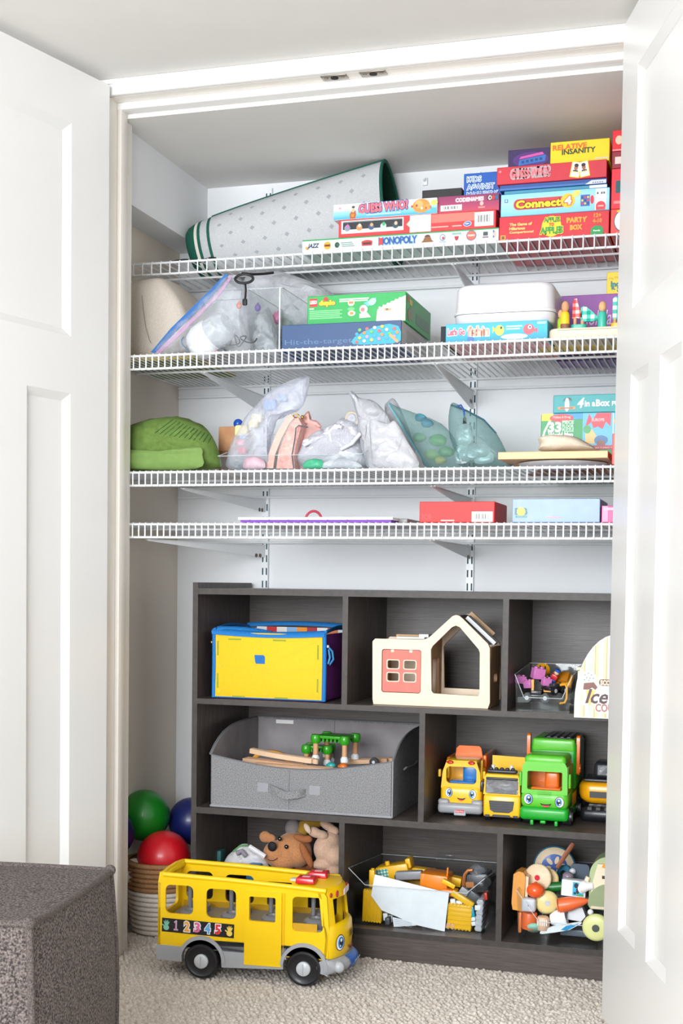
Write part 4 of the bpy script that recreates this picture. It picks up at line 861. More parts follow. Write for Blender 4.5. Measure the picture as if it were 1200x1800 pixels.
b = MB(); ol, xx2 = outl([(566, 823), (572, 812), (600, 806), (625, 812), (632, 823)], -.085, D3+.003); b.pouch(ol, .008, M_net, 58, 4, .002); b.pouch(ol, .006, M_netc, 59, 4, .002); tag(b.build('cloth_bundle', loc=(xx2, -.083, D3+.003)), 'small white net bundle on the floor of the clear bin', 'cloth')
# -- grey pouches and zip pouches
def zip_pouch(px, Y, th, m, lb, seed, zip_m=None, edge=None, pull=None, name='pouch', extra=None):
    ol, xx = outl(px, Y, D3+.0006); o = thing(name, lb, 'pouch', (xx, Y, D3+.0006), 0, 'soft bags on the third shelf')
    MB().pouch(ol, th, m, seed, 7, .005).build('body', o, angle=60)
    if edge:
        b = MB(); b.tube([(at(a, c, Y).x-xx, -.001, max(.001, at(a, c, Y).z-D3-.0006)) for a, c in edge], .0022, zip_m, 6); b.build('zip', o)
    if pull:
        b = MB(); q = [(at(a, c, Y).x-xx, -th*.55-.002*i, at(a, c, Y).z-D3-.0006) for i, (a, c) in enumerate(pull)]; b.tube(q[:-1], .0022, K('#2a4fa0'), 6); b.build('zip_pull', o)
        b = MB(); b.tube(q[-2:], [.0042, .005], K('#15171c'), 8); b.build('pull_tip', o)
    return o
M_gp = film('grey_pouch_film', '#c3c3c9', .84, .35, '#e6e6ea', var=.08); M_gp2 = film('pale_pouch_film', '#cfd0d5', .78, .3, '#f0f0f4', var=.1)
zip_pouch([(648, 822), (640, 800), (632, 760), (628, 730), (620, 700), (614, 688), (622, 690), (632, 700), (655, 704), (672, 718), (683, 735), (690, 760), (692, 822)], .0-.04, .014, M_gp, 'dull grey zip pouch with a pointed corner, behind the pale pouch', 61, K('#9aa0aa'), [(614, 688), (628, 730), (636, 785), (648, 821)])
zip_pouch([(662, 822), (653, 800), (650, 770), (650, 742), (656, 737), (680, 744), (695, 742), (715, 775), (735, 822)], -.087, .011, M_gp2, 'pale translucent pouch standing before the dull grey one', 62)
b = MB(); ol, xx = outl([(676, 800), (672, 720), (676, 706), (690, 700), (712, 745), (725, 800)], .10, D3+.0006); b.pouch(ol, .012, M_gp2, 63, 5, .004); tag(b.build('pouch', loc=(xx, .12, D3+.0006)), 'second pale pouch, mostly hidden behind the first teal pouch', 'pouch', 'soft bags on the third shelf')
M_teal = film('teal_mesh', '#98b8b8', .30, .45, '#dcebea', holes=520, var=.1); 
z1 = zip_pouch([(752, 822), (738, 800), (720, 770), (700, 735), (683, 709), (700, 716), (740, 730), (775, 745), (795, 765), (808, 790), (815, 820)], -.005, .028, M_teal, 'teal mesh zip pouch with green things inside, slanting left', 64, K('#6fb6c2'), [(683, 709), (702, 742), (728, 785), (752, 820)])
z1['label'] = 'teal mesh zip pouch filled with green and yellow toys'
for px, py, c, r in ((752, 745, '#3d8fb0', .013), (770, 775, '#5d9a4e', .018), (785, 795, '#4c8a45', .016), (760, 800, '#8aa35a', .016), (775, 810, '#c0b25a', .012), (738, 770, '#6f9a6a', .014), (740, 735, '#4c93a8', .012)):
    q = at(px, py, .0); b = MB(); b.ball((0, 0, 0), (r*1.2, .010, r*.8), mat('toy_'+c.strip('#'), c, .5), 14, 8, fn=lambda v: v+Vector((0, 0, .004*noise.noise(v*90)))); b.build('toy_piece', z1, loc=(q.x-z1.location.x, .0, max(r*.7+.002, q.z-D3)))
M_teal2 = film('teal_mesh_dark', '#8fadad', .34, .35, '#d3e4e4', holes=520)
z2 = zip_pouch([(812, 820), (800, 795), (790, 765), (788, 735), (792, 712), (800, 709), (820, 722), (850, 738), (872, 762), (890, 795), (898, 820)], .0, .034, M_teal2, 'round full teal mesh zip pouch with a blue pull, holding foil packets', 65, K('#2f6f86'), [(792, 712), (820, 722), (850, 738), (872, 762)], [(806, 716), (813, 714), (818, 722), (820, 737), (821, 747)])
for px, py, rx, rz in ((815, 765, .017, .022), (838, 795, .026, .016), (812, 798, .016, .02), (850, 805, .02, .012)):
    q = at(px, py, -.015); b = MB(); b.pouch([(-rx, -rz), (rx, -rz*.8), (rx*.9, rz), (-rx*.8, rz*.9)], .0065, mat('foil_silver', '#c9d0d2', .4, .3, scale=25, hex2='#dfe8ea'), int(px), 4, .004); b.build('foil_packet', z2, loc=(q.x-z2.location.x, -.012, max(rz+.003, q.z-D3)))
# -- plate, brown block, plank, cushion
p = at(1000, 815, -.07); b = MB(); b.lathe([(.001, .002), (.06, .002), (.085, .006), (.098, .0105), (.1, .0115), (.0965, .0125), (.08, .0085), (.001, .0065)], K('#f1efec', .3), 40)
tag(b.build('plate', loc=(at(990, 816, -.0).x, -.012, D3)), 'white plate under the wooden plank beside the open door', 'plate')
zp0, zp1 = Zp(880, 808, -.11)-D3, Zp(880, 795, -.11)-D3
M_pine = mat('pine_plank', '#dcb687', .55, scale=7, hex2='#e6c69c', stretch=(3, 10, 40), detail=5)
b = MB(); bx0, bx1 = X(905, 815, -.1), X(1068, 815, -.1); b.prism([(0, .0), (.004, .0), (.03, .0105), (bx1-bx0-.03, .0105), (bx1-bx0, .003), (bx1-bx0, zp0-.0165), (0, zp0-.0165)], .0, .05, mat('walnut_base', '#9a6a4a', .6, scale=20, hex2='#b07f5a'))
tag(b.build('wooden_support', loc=(bx0, .09, D3+.0005)), 'low brown wooden support under the pale plank', 'block')
b = MB(); px0_, px1_ = X(875, 800, -.115), X(1068, 800, -.115); b.box(0, px1_-px0_, 0, .19, 0, zp1-zp0, M_pine, .0012, 1)
tag(b.build('wooden_plank', loc=(px0_, -.115, D3+zp0)), 'pale pine plank lying flat on the plate, beige cushion on top', 'plank')
b = MB()
for i in range(2): b.box(.02+i*.19, .06+i*.19, .02, .12, 0, zp0-.0002, mat('walnut_base', '#9a6a4a', .6))
zc_ = D3+zp1+.0005
ol, xx = outl([(953, 793), (948, 780), (945, 771), (958, 765), (985, 764), (1010, 768), (1032, 778), (1046, 788), (1048, 793)], -.06, zc_)
b = MB(); b.pouch(ol, .045, mat('bean_bag', '#d8c9b4', .9, scale=200, hex2='#e2d5c2', bump=.2), 71, 6, .003); tag(b.build('cushion', loc=(xx, -.055, zc_)), 'small beige sack cushion resting on the pine plank', 'cushion')
# -- puzzle boxes
Yp = .115
def pr(b, w, h):
    u = w/(1200-950)
    def px(v): return (v-950)*u
    b.rect(px(951), px(985), h*.80, h-.001, K('#e9cf2e')); b.rect(px(972), px(1040), h*.83, h-.001, K('#2a9bd3'), 2); b.rect(px(1025), px(1200)-.001, .001, h-.001, K('#5fb9de'), 2)
    b.oval(px(987), h*.865, .028, .0095, K('#d93a3f'), 4); b.text("Melissa & Doug", px(972), h*.845, .0065, K('#f3c9c4'), px(1003)-px(972), 5, .02)
    b.shape([(px(951.5), h*.30), (px(954.5), h*.30), (px(959), h*.52), (px(968), h*.80), (px(964), h*.80), (px(955), h*.52)], WHT, 3)
    b.text('33', px(964), h*.50, .022, WHT, px(986)-px(964), 4, .05)
    for i, s in enumerate(('PIECE', 'FLOOR', 'PUZZLE')): b.text(s, px(989), h*(.71-.105*i), .0075, K('#bfe6c8'), px(1009)-px(989), 4, .05)
    b.text('World Map', px(964), h*.33, .013, WHT, px(1008)-px(964), 4, .05)
    b.shape([(px(a), h*c) for a, c in ((1029, .60), (1036, .97), (1042, .80), (1050, .98), (1075, .98), (1074, .62), (1066, .74), (1060, .55), (1052, .62), (1044, .58), (1040, .74))], K('#d9344a'), 3); b.text('EUROPE', px(1041), h*.76, .0065, K('#f4c4c0'), px(1063)-px(1041), 5, .03)
    b.shape([(px(a), h*c) for a, c in ((1030, .52), (1042, .55), (1050, .36), (1046, .16), (1030, .18))], K('#e6bf78'), 3); b.oval(px(1033), h*.55, .009, .010, K('#3fa35a'), 3); b.oval(px(1058), h*.26, .016, .011, K('#3a6fa3'), 3); b.oval(px(1058), h*.16, .010, .008, K('#8a4f3a'), 4)
    b.rect(px(1078), px(1079.5), .002, h*.97, WHT, 3); b.shape([(px(1080), h*.78), (px(1086), h*.86), (px(1094), h*.7), (px(1089), h*.42), (px(1084), h*.55)], K('#edc33c'), 3)
    b.rect(px(1040), px(1200)-.001, .001, h*.12, K('#b53a45'), 4); b.text('ages 6 years +', px(1046), h*.025, .0055, K('#f2b9b5'), px(1078)-px(1046), 5, .02)
zz3 = Zp(950, 728, Yp)-D3
pr0 = pr
def pr(b, w, h): b.M = Matrix.Translation((0, 0, h*.391)); pr0(b, w, h*.617)
gbox('puzzle_box', 'green floor puzzle box with a world map and bold white numerals, behind the cushion', 'puzzle box', 950, 1200, 770, Yp, D3, zz3, .2, K('#189a51'), pr)
def pr(b, w, h):
    u = w/(1200-972)
    def px(v): return (v-972)*u
    b.text('4', px(1016), h*.28, .022, WHT, px(1027)-px(1016), 2, .03, True); b.text('in a', px(1029), h*.34, .0125, WHT, px(1047)-px(1029), 2, .035); b.text('Box', px(1049), h*.34, .0145, WHT, px(1072)-px(1049), 2, .04); b.text('PUZZLES', px(1077), h*.34, .0105, WHT, .05, 2, .03)
    b.shape([(px(988), h*.62), (px(993), h*.82), (px(999), h*.86), (px(1004), h*.82), (px(1006), h*.64), (px(1001), h*.72), (px(997), h*.68), (px(993), h*.72)], K('#3f4d55'), 2); b.oval(px(997), h*.44, .0055, .0155, K('#e9eef0'), 3); b.oval(px(997), h*.72, .004, .0045, K('#e9eef0'), 3)
    b.rect(px(980.5), px(1012), h*.20, h*.34, K('#e2934e'), 2); b.rect(px(985), px(1008), h*.24, h*.30, K('#8a5a35'), 4)
gbox('puzzle_box', 'teal four puzzle box with a small dog emblem, on top of the green puzzle box', 'puzzle box', 972, 1200, 710, Yp-.006, D3+zz3+.0005, Zp(972, 695, Yp-.006)-D3-zz3-.0005, .2, K('#0d9fa3'), pr)
def pr(b, w, h): b.oval(.022, h*.68, .016, .014, K('#2b5fa5')); b.oval(.022, h*.68, .012, .0105, WHT, 2); b.oval(.02, h*.22, .012, .01, K('#2b5fa5'))
gbox('game_box', 'bright red box with a blue badge, standing against the open door on the third shelf', 'game box', 1075, 1150, 800, -.118, D3, Zp(1075, 762, -.118)-D3, .2, K('#e2403c'), pr)

# ================================================================== fourth shelf
x0 = X(418, 912, -.1); x1 = X(690, 912, -.1); pd = thing('activity_mat', 'flat white and purple folding activity pad with a red loop handle', 'mat', (x0, -.1, D4))
ht = Zp(418, 909, -.1)-D4
b = MB(); b.box(.006, x1-x0-.004, .002, .3, 0, ht*.45, mat('pad_purple', '#7a3fb0', .6)); b.build('purple_layer', pd)
b = MB(); b.box(0, x1-x0, 0, .3, ht*.47, ht, K('#f2eff2'), .001, 1)
b.box(x1-x0+.0005, x1-x0+.022, .05, .29, ht*.1, ht*.9, K('#8f8d8c'), .002); b.build('white_layer', pd)
b = MB()
for i in range(7): b.box(.03+i*.048, .0312+i*.048, -.0006, .0004, ht*.3, ht*.62, K('#5a4a66'))
b.build('stitch_marks', pd)
q = at(551, 908, .05); b = MB(); b.tube([(q.x-x0+.021*cos(pi*i/16), .15, ht-.002+.024*sin(pi*i/16)) for i in range(17)], .0032, mat('handle_red', '#c23a4f', .5), 8); b.build('loop_handle', pd)
hr_ = Zp(737, 882, -.1)-D4
def pr(b, w, h):
    b.barcode(w*.70, w*.975, h*.03, h*.52); b.rect(w*.29, w*.47, h*.06, h*.13, K('#e8a39c'))
    b.text('BOB', w*.04, h*.12, h*.28, K('#b51e24'), w*.12, 1, .0)
gbox('book_set', 'shiny red boxed book set with a barcode sticker on the lowest wire shelf', 'book set', 737, 869, 900, -.1, D4, hr_, .16, mat('red_card', '#cf201e', .5, var=.04), pr)
hb_ = Zp(900, 877, -.1)-D4
def pr(b, w, h):
    for ch, a, c in (('B', .035, '#2d6f7a'), ('B', .128, '#2d6f7a')): b.text(ch, w*a, h*.34, h*.26, K(c), w*.045, 2, .05)
    b.oval(w*.103, h*.46, .0095, .0095, K('#f2c53a'), 2); b.text('BOOKS', w*.04, h*.20, h*.09, K('#2d8f6a'), w*.13, 2, .04); b.rect(w*.40, w*.56, h*.18, h*.23, K('#e58aa0'))
gbox('book_set', 'glossy periwinkle boxed book set with a yellow dot logo', 'book set', 900, 1054, 900, -.1, D4, hb_, .17, mat('blue_card', '#8ca4da', .4, var=.05), pr)
def pr(b, w, h): b.rect(.002, .014, .002, h*.98, K('#ef8fb4')); b.rect(.005, .05, h*.74, h*.88, K('#f5a8c6'), 2)
gbox('book_set', 'hot pink boxed book set beside the open door on the lowest wire shelf', 'book set', 1056.5, 1150, 905, -.09, D4, Zp(1056, 889, -.09)-D4, .15, K('#e23a83'), pr)

# ================================================================== top row of the cubby unit
# -- soft toy cube
Yc = .02; c0 = at(373, 1224, Yc); cw = X(571, 1160, Yc)-c0.x; ch = Zp(371, 1100, Yc)-R1-.001; cD = .24
M_cy = mat('cube_yellow', '#eabb12', .75, scale=120, bump=.06, var=.03); M_cb = mat('cube_blue', '#1271b8', .75, scale=160, bump=.15); M_cp = mat('cube_purple', '#6d2174', .75, scale=160, bump=.12)
cube = thing('toy_cube', 'soft fabric toy cube, yellow and purple with blue binding, open at the top', 'toy', (c0.x, Yc, R1))
b = MB(); b.box(.006, cw-.006, 0, .006, .004, ch-.014, M_cy, .002); b.build('front_panel', cube)
b = MB(); b.box(cw-.007, cw-.001, .006, cD-.006, .004, ch-.014, M_cp, .002); b.build('side_panel', cube); b = MB(); b.box(.001, .007, .006, cD-.006, .004, ch-.014, M_cp, .002); b.build('side_panel', cube)
b = MB(); b.box(.006, cw-.006, cD-.006, cD, .004, ch-.01, mat('cube_back', '#d9dbe0', .8), .002); b.build('rear_panel', cube); b = MB(); b.box(.006, cw-.006, .006, cD-.006, .001, .006, M_cp); b.build('base', cube)
b = MB()
for x in (.003, cw-.003):
    for y in (.003, cD-.003): b.tube([(x, y, .003), (x+.001, y-.001, ch*.5), (x, y, ch-.01)], .0058, M_cb, 8)
for z in (.005, ): b.tube([(.004, .003, z), (cw-.004, .003, z)], .003, M_cb, 8)
fr = [(x, .001+.004*sin(pi*x/cw), ch-.012-.006*sin(pi*x/cw)) for x in [cw*i/10 for i in range(11)]]
b.tube(fr, [.0105]*11, M_cb, 8, flat=.45); b.tube([(x, cD, ch+.006*sin(pi*x/cw)-.002) for x in [cw*i/8 for i in range(9)]], .0075, M_cb, 8, flat=.5)
for x in (.002, cw-.002): b.tube([(x, y, ch-.010+.010*sin(pi*y/cD)) for y in [cD*i/8 for i in range(9)]], .0085, M_cb, 8, flat=.45)
b.tube([(.01+cw*.45*t, .004+.03*sin(pi*t*.5), ch-.006+.004*sin(pi*t)-.010*t) for t in [i/6 for i in range(7)]], .0085, M_cb, 8, flat=.5)
b.build('binding', cube, angle=70)
b = MB(); zl = ch-.034
for i, c in enumerate(('#e9e6ea', '#d13a3c', '#efe9e2', '#8fb7df', '#ee9a3a', '#b33a44', '#e9e6ea', '#d27a52')): b.box(.03+i*.028, .03+(i+1)*.028, cD-.0085, cD-.0065, zl, ch-.006, K(c, .8))
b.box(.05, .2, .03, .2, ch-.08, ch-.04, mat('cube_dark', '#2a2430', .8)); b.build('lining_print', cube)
b = MB(); cx, cz = cw*.44, ch*.42
b.shape([(cx-.018, ch*.62), (cx+.006, ch*.62), (cx+.0095, ch*.60), (cx+.0095, ch*.50), (cx-.014, ch*.50), (cx-.016, ch*.53)], K('#1266ad', .7), 3)
ln = K('#e2b520', .7)
for ex, ez in ((.012, .012), (cw*.5, .01), (cw-.012, .012), (.012, ch*.45), (cw-.012, ch*.45), (.016, ch-.03), (cw*.43, ch-.03), (cw-.02, ch-.03)):
    d = Vector((ex-cx, ez-cz)); n_ = Vector((-d.y, d.x)).normalized()*.0006; b.shape([(cx+n_.x, cz+n_.y), (ex+n_.x, ez+n_.y), (ex-n_.x, ez-n_.y), (cx-n_.x, cz-n_.y)], ln, 1)
for ex, ez in ((cx, cz), (cw*.49, .016), (cw-.017, ch*.45), (cw-.02, .02), (.018, .02), (.018, ch*.45)): b.oval(ex, ez, .006, .006, ln, 2); b.oval(ex, ez, .0048, .0048, M_cy, 3)
gd = mat('tab_green', '#8f9a2e', .8)
for x, z, a, c in ((.014, ch*.70, .004, .036), (.014, ch*.25, .004, .036), (cw-.018, ch*.68, .004, .036), (cw-.018, ch*.22, .004, .036), (cw*.20, ch-.031, .034, .004), (cw*.60, ch-.031, .034, .004), (cw*.24, .007, .034, .004), (cw*.62, .007, .034, .004)): b.rect(x-a/2, x+a/2, z-c/2, z+c/2, gd, 2)
b.build('front_print', cube)
b = MB(); b.tube([(cw+.004, .012, ch-.044), (cw+.012, .02, ch-.055), (cw+.013, .026, ch-.075), (cw+.006, .018, ch-.088), (cw+.004, .012, ch-.085), (cw+.008, .014, ch-.07), (cw+.005, .012, ch-.05)], .0026, mat('cord_blue', '#3f95cf', .6), 7); b.ball((cw+.004, .008, ch-.043), .004, K('#cfd5d8')); b.build('zip_pull', cube)
b = MB(); b.ball((-.004, .004, ch-.04), .004, M_gold); b.build('snap', cube)

# -- wooden doll house
Yh = .035
def hp(L): return [(lambda q: (q.x-h0.x, max(0.0, q.z-R1)))(at(px, py, Yh)) for px, py in L]
h0 = at(655, 1234, Yh)
outer = hp(((656, 1233), (654.5, 1229), (654.5, 1128), (659, 1123), (744, 1125), (754, 1121), (789, 1089), (795, 1083.5), (801, 1081.5), (807, 1083), (813, 1088), (857, 1132), (860.5, 1140), (860.5, 1236), (857, 1242)))
outer = [(x, 0.0 if (z < .008) else z) for x, z in outer]
hole = hp(((757, 1142), (760, 1136), (794, 1103), (801, 1100), (808, 1103), (841, 1142), (843, 1148), (842.5, 1221), (840, 1224), (762, 1219.5), (758, 1215)))
dr = hp(((671, 1141), (739, 1143), (739, 1221.5), (671, 1217))); dr = rrect(dr[0][0], dr[2][0], dr[3][1], dr[0][1], .006, 3)
house = thing('doll_house', 'birch doll house with a pitched roof and a coral door of four windows', 'doll house', (h0.x, Yh, R1+.0006)); HD = .15; HW = max(x for x, z in outer)
M_hw = mat('birch_ply', '#e9d3b8', .6, scale=9, hex2='#eedcc5', stretch=(6, 8, 30), detail=5); M_ply = mat('ply_edge', '#c9a37a', .6); M_grey = mat('house_grey', '#8f8b88', .6); M_hin = mat('house_inner', '#b58f6a', .65, scale=12)
b = MB(); b.prism(outer, 0, .010, M_hw, holes=[hole, dr], edge=M_ply); b.build('front_frame', house)
bk = hp(((757, 1142), (760, 1136), (794, 1103), (801, 1100), (808, 1103), (841, 1142), (843, 1148), (842.5, 1221), (758, 1217)))
b = MB(); b.prism(outer, HD-.010, HD, M_hw, holes=[bk], edge=M_ply); b.build('rear_frame', house)
b = MB(); b.box(.002, HW-.002, .01, HD-.01, .0, .012, M_hin); b.build('floor_board', house)
b = MB(); b.box(.0, .008, .01, HD-.01, .012, outer[2][1]-.004, M_hin); xm = hole[0][0]-.012
b.build('side_wall', house)
b = MB(); b.prism([(.01, .0), (HD-.01, 0), (HD-.01, outer[11][1]-.01), (.01, outer[11][1]-.01)], 0, .008, M_hin, holes=[rrect(.055, .10, .058, .078, .008, 3)], M=Matrix.Translation((HW-.0015, 0, 0)) @ RIGHT); b.build('side_wall', house)
b = MB(); b.box(xm, xm+.008, .01, .04, .012, .11, M_hin); b.box(xm, xm+.008, HD-.04, HD-.01, .012, .11, M_hin); b.box(xm, xm+.008, .01, HD-.01, .11, outer[4][1]-.002, M_hin); b.build('inner_wall', house)
M_rf = mat('roof_grey', '#6f6d6e', .6); M_rw = plastic('#e9ecef', .4)
pk = outer[8]; ev = outer[11]; lv = outer[4]
b = MB(); d = Vector((ev[0]-pk[0], 0, ev[1]-pk[1])); 
def slab(p, q, y0, y1, th, m, off=0):
    dx, dz = q[0]-p[0], q[1]-p[1]; L = sqrt(dx*dx+dz*dz); n_ = (-dz/L, dx/L); n_ = n_ if n_[1] > 0 else (-n_[0], -n_[1])
    b.prism([(p[0]+n_[0]*off, p[1]+n_[1]*off), (q[0]+n_[0]*off, q[1]+n_[1]*off), (q[0]+n_[0]*(off+th), q[1]+n_[1]*(off+th)), (p[0]+n_[0]*(off+th), p[1]+n_[1]*(off+th))], y0, y1, m)
slab(pk, ev, .011, HD-.011, .004, M_rf, -.006); slab(lv, pk, .011, HD-.011, .004, M_rf, -.006); b.build('roof_panel', house)
b = MB(); slab((pk[0]+.012, pk[1]-.010), (ev[0]+.004, ev[1]-.006), .05, .085, .009, M_rw, .001); b.build('roof_strip', house)
b = MB(); slab((pk[0]+.006, pk[1]-.002), (ev[0]-.012, ev[1]+.012), .118, .126, .012, M_ply, .0); b.build('roof_rail', house)
b = MB(); b.box(.05, .118, .03, .06, outer[3][1]+.0005, outer[3][1]+.005, M_rw); b.box(.105, .128, .03, .07, outer[3][1]+.005, outer[3][1]+.012, M_rw); b.box(.03, .118, .10, .106, outer[3][1]+.0005, outer[3][1]+.008, M_ply); b.build('flat_roof', house)
dx0 = min(x for x, z in dr)+.0016; dx1 = max(x for x, z in dr)-.0016; dz0 = min(z for x, z in dr)+.0016; dz1 = max(z for x, z in dr)-.0016; dw, dh = dx1-dx0, dz1-dz0
wins = [rrect(dx0+dw*a, dx0+dw*c, dz0+dh*e, dz0+dh*f, .004, 3) for a, c in ((.13, .43), (.57, .87)) for e, f in ((.26, .45), (.56, .75))]
b = MB(); b.prism(rrect(dx0, dx1, dz0, dz1, .005, 3), .002, .009, mat('door_coral', '#ee7266', .55, scale=40), holes=wins, edge=M_hw); dd = b.build('door', house)
b = MB()
for wn in wins:
    cx = sum(p[0] for p in wn)/len(wn); cz = sum(p[1] for p in wn)/len(wn); big = [(cx+(x-cx)*1.15, cz+(z-cz)*1.22) for x, z in wn]; b.prism(big, .0012, .0022, M_hw, holes=[wn])
for a in (.26, .74): b.box(dx0+dw*a-.004, dx0+dw*a+.004, .0008, .003, dz1-.006, dz1+.001, M_hw, .001)
b.build('window_surround', dd)

# -- bricks: one thing each
def brick(name, lb, loc, size, col, studs=(2, 1), rot=(0, 0, 0), group=None, cat='toy brick'):
    w_, d_, h_ = size; m = plastic(col) if isinstance(col, str) else col; b = MB(); b.box(-w_/2, w_/2, -d_/2, d_/2, 0, h_, m, min(size)*.06, 1)
    o = tag(b.build(name, loc=loc), lb, cat, group); o.rotation_euler = rot
    if studs:
        s = MB(); r = min(w_/studs[0], d_/studs[1])*.3
        for i in range(studs[0]):
            for j in range(studs[1]): s.cyl((-w_/2+w_*(i+.5)/studs[0], -d_/2+d_*(j+.5)/studs[1], h_), (-w_/2+w_*(i+.5)/studs[0], -d_/2+d_*(j+.5)/studs[1], h_+r*.75), r, m, n=12)
        s.build('stud', o)
    return o
# -- small clear bin of vehicles
bx0, bx1 = X(907, 1240, .03), X(1001, 1240, .03); zf1 = Zp(950, 1227, .03)-R1; zb1 = Zp(938, 1166, .25)-R1
bin1 = acrylic_bin('clear_bin', 'small clear bin of black wheels and pink bricks beside the ice cream sign', bx0, bx1, .03, .25, R1+.0005, zf1, zb1, M_acr, .0018, .004, zs=Zp(911, 1186, .03)-R1)
PK = plastic('#d57fc0'); BK = plastic('#1d1f24', .35); AM = plastic('#eba31c'); 
for px, py, Y, lb in ((914, 1192, .10, 'pink toy brick against the side of the small clear bin'), (930, 1200, .09, 'pink toy brick low in the small clear bin, next to its wall'), (944, 1184, .12, 'large pink toy brick rising above the black wheels'), (959, 1196, .11, 'pink toy brick beside the blue figure in the small bin')):
    q = at(px, py, Y); brick('toy_brick', lb, (q.x, Y, q.z-.012), (.022, .016, .018) if px != 944 else (.03, .02, .026), PK, (2, 1), (.15, .1*(px % 3-1), .3*(px % 5-2)), 'pink bricks in the small clear bin')
def chassis(name, lb, px, py, Y, L, rz, wheels=True, col=BK):
    q = at(px, py, Y); o = thing(name, lb, 'toy vehicle', (q.x, Y, q.z), rz)
    b = MB(); b.box(-L/2, L/2, -.010, .010, .004, .012, col, .002); b.box(-L*.2, L*.2, -.008, .008, .012, .020, plastic('#3a3d44'), .002); b.build('chassis', o)
    for sx in (-.34, .34):
        for sy in (-1, 1):
            w_ = MB(); w_.cyl((L*sx, sy*.011, .004), (L*sx, sy*.018, .004), .0105, BK, n=16); w_.cyl((L*sx, sy*.0181, .004), (L*sx, sy*.0187, .004), .005, plastic('#c9cdd2'), n=12); w_.build('wheel', o)
    return o
z1 = chassis('toy_chassis', 'black toy chassis with studded top at the front of the small clear bin', 942, 1229, .065, .062, .1)
z2_ = chassis('toy_chassis', 'second black toy chassis standing deeper in the small clear bin', 974, 1216, .105, .06, 1.1)
chassis('toy_chassis', 'upturned black chassis under the yellow toy car', 972, 1199, .16, .055, .5)
q = at(914, 1226, .05); brick('toy_brick', 'black toy brick at the foot of the small clear bin', (q.x+.006, .06, q.z-.012), (.028, .02, .014), BK, (2, 2), (0, 0, .1))
q = at(943, 1222, .06)
for px, py, Y, lb, sz in ((936, 1212, .085, 'amber toy bar standing behind the front chassis', (.006, .006, .03)), (962, 1212, .088, 'amber toy plate between the two chassis', (.03, .006, .007))): q = at(px, py, Y); brick('toy_brick', lb, (q.x, Y, q.z-.006), sz, AM, None)
b = MB(); q = at(996, 1224, .05); b.tube([(-.012, 0, .026), (0, 0, .028), (.004, 0, .02), (.004, 0, -.004), (.0, 0, -.014), (-.012, 0, -.017)], .0026, AM, 8); tag(b.build('toy_hoop', loc=(q.x-.004, .045, q.z)), 'amber bent toy bar against the wall of the small clear bin', 'toy')
q = at(952, 1176, .17); b = MB(); b.lathe([(.001, 0), (.018, 0), (.0195, .004), (.017, .010), (.001, .013)], AM, 24)
for a, c in ((-.006, .004), (.006, .002), (0, -.006)): b.box(a-.0015, a+.0015, c-.004, c+.004, .0128, .0135, BK)
o = tag(b.build('toy_disc', loc=(q.x, .18, q.z-.006)), 'amber toy disc with black dashes at the back of the small clear bin', 'toy'); o.rotation_euler = (.9, 0, .2)
q = at(969, 1188, .13); fg = thing('toy_figure', 'tiny red and blue toy figure leaning in the small clear bin', 'toy', (q.x, .13, q.z-.016)); fg.rotation_euler = (.2, .5, 0)
MB().box(-.007, .007, -.005, .005, 0, .010, plastic('#2457b5'), .002).build('legs', fg); MB().box(-.008, .008, -.005, .005, .010, .022, plastic('#d12b33'), .002).build('torso', fg); b = MB(); b.ball((0, 0, .028), .0065, plastic('#e6b98c')); b.build('head', fg); b = MB(); b.cyl((0, 0, .031), (0, 0, .037), .007, plastic('#2457b5')); b.build('cap', fg)
q = at(988, 1186, .17); tc_ = thing('toy_car', 'amber toy car body tipped up at the back of the small clear bin', 'toy vehicle', (q.x, .17, q.z-.02), -.15); tc_.rotation_euler = (.75, 0, -.2)
b = MB(); b.box(-.028, .028, -.018, .018, 0, .014, AM, .004); b.box(-.022, .022, -.014, .016, .014, .026, plastic('#b9761c'), .005); b.build('shell', tc_); b = MB()
for x, z, w_ in ((-.012, .006, .014), (.012, .006, .014), (0, .010, .02)): b.rect(x-w_/2, x+w_/2, z-.0012, z+.0012, BK, 1, M=Matrix.Translation((0, -.0181, 0)))
b.build('front_print', tc_); b = MB(); b.box(-.026, .026, -.02, .02, -.016, -.0005, BK, .003); b.build('undertray', tc_)

# -- ice cream counter with an arched sign
Ys2 = -.014; s0 = at(1008.5, 1261, Ys2); cx_ = X(1085, 1200, Ys2); rX = cx_-s0.x; zt0_ = Zp(1008, 1235, Ys2); zt1_ = Zp(1078, 1114.5, Ys2)
ic = thing('ice_cream_counter', 'striped ice cream counter toy with an arched sign, jutting from the cubby', 'toy', (s0.x, Ys2, s0.z))
P = [(0, 0), (2*rX, 0)]+[(rX+rX*cos(radians(a)), zt0_-s0.z+(zt1_-zt0_)*sin(radians(a))) for a in range(0, 181, 9)]
b = MB(); b.prism(P, 0, .008, K('#e9e7df'), edge=K('#e9e3d2')); sg = b.build('sign_board', ic)
b = MB(); cols = ['#f3f1ea', '#e6dfae', '#c9bc86', '#f3f1ea', '#c3dac6', '#e8e2b4', '#8f8262', '#e3daa0']
wds = [.010, .006, .0035, .008, .007, .006, .0012, .007]; x = .004; i = 0
def ztop(x): u = min(1, abs(x-rX)/rX); return zt0_-s0.z+(zt1_-zt0_)*sqrt(max(0, 1-u*u))
while x < 2*rX-.012:
    w_ = wds[i % 8]; x2 = min(2*rX-.004, x+w_)
    if i % 8 not in (0, 3): b.shape([(x, .002), (x2, .002), (x2, ztop(x2)-.003), (x, ztop(x)-.003)], K(cols[i % 8]), 1)
    x = x2; i += 1
b.build('stripe_print', sg)
b = MB(); u = rX/76.5
def px(v): return (v-1008.5)*u
def pz(v): return (1262.5-v)*u
W2 = K('#fdfdfb')
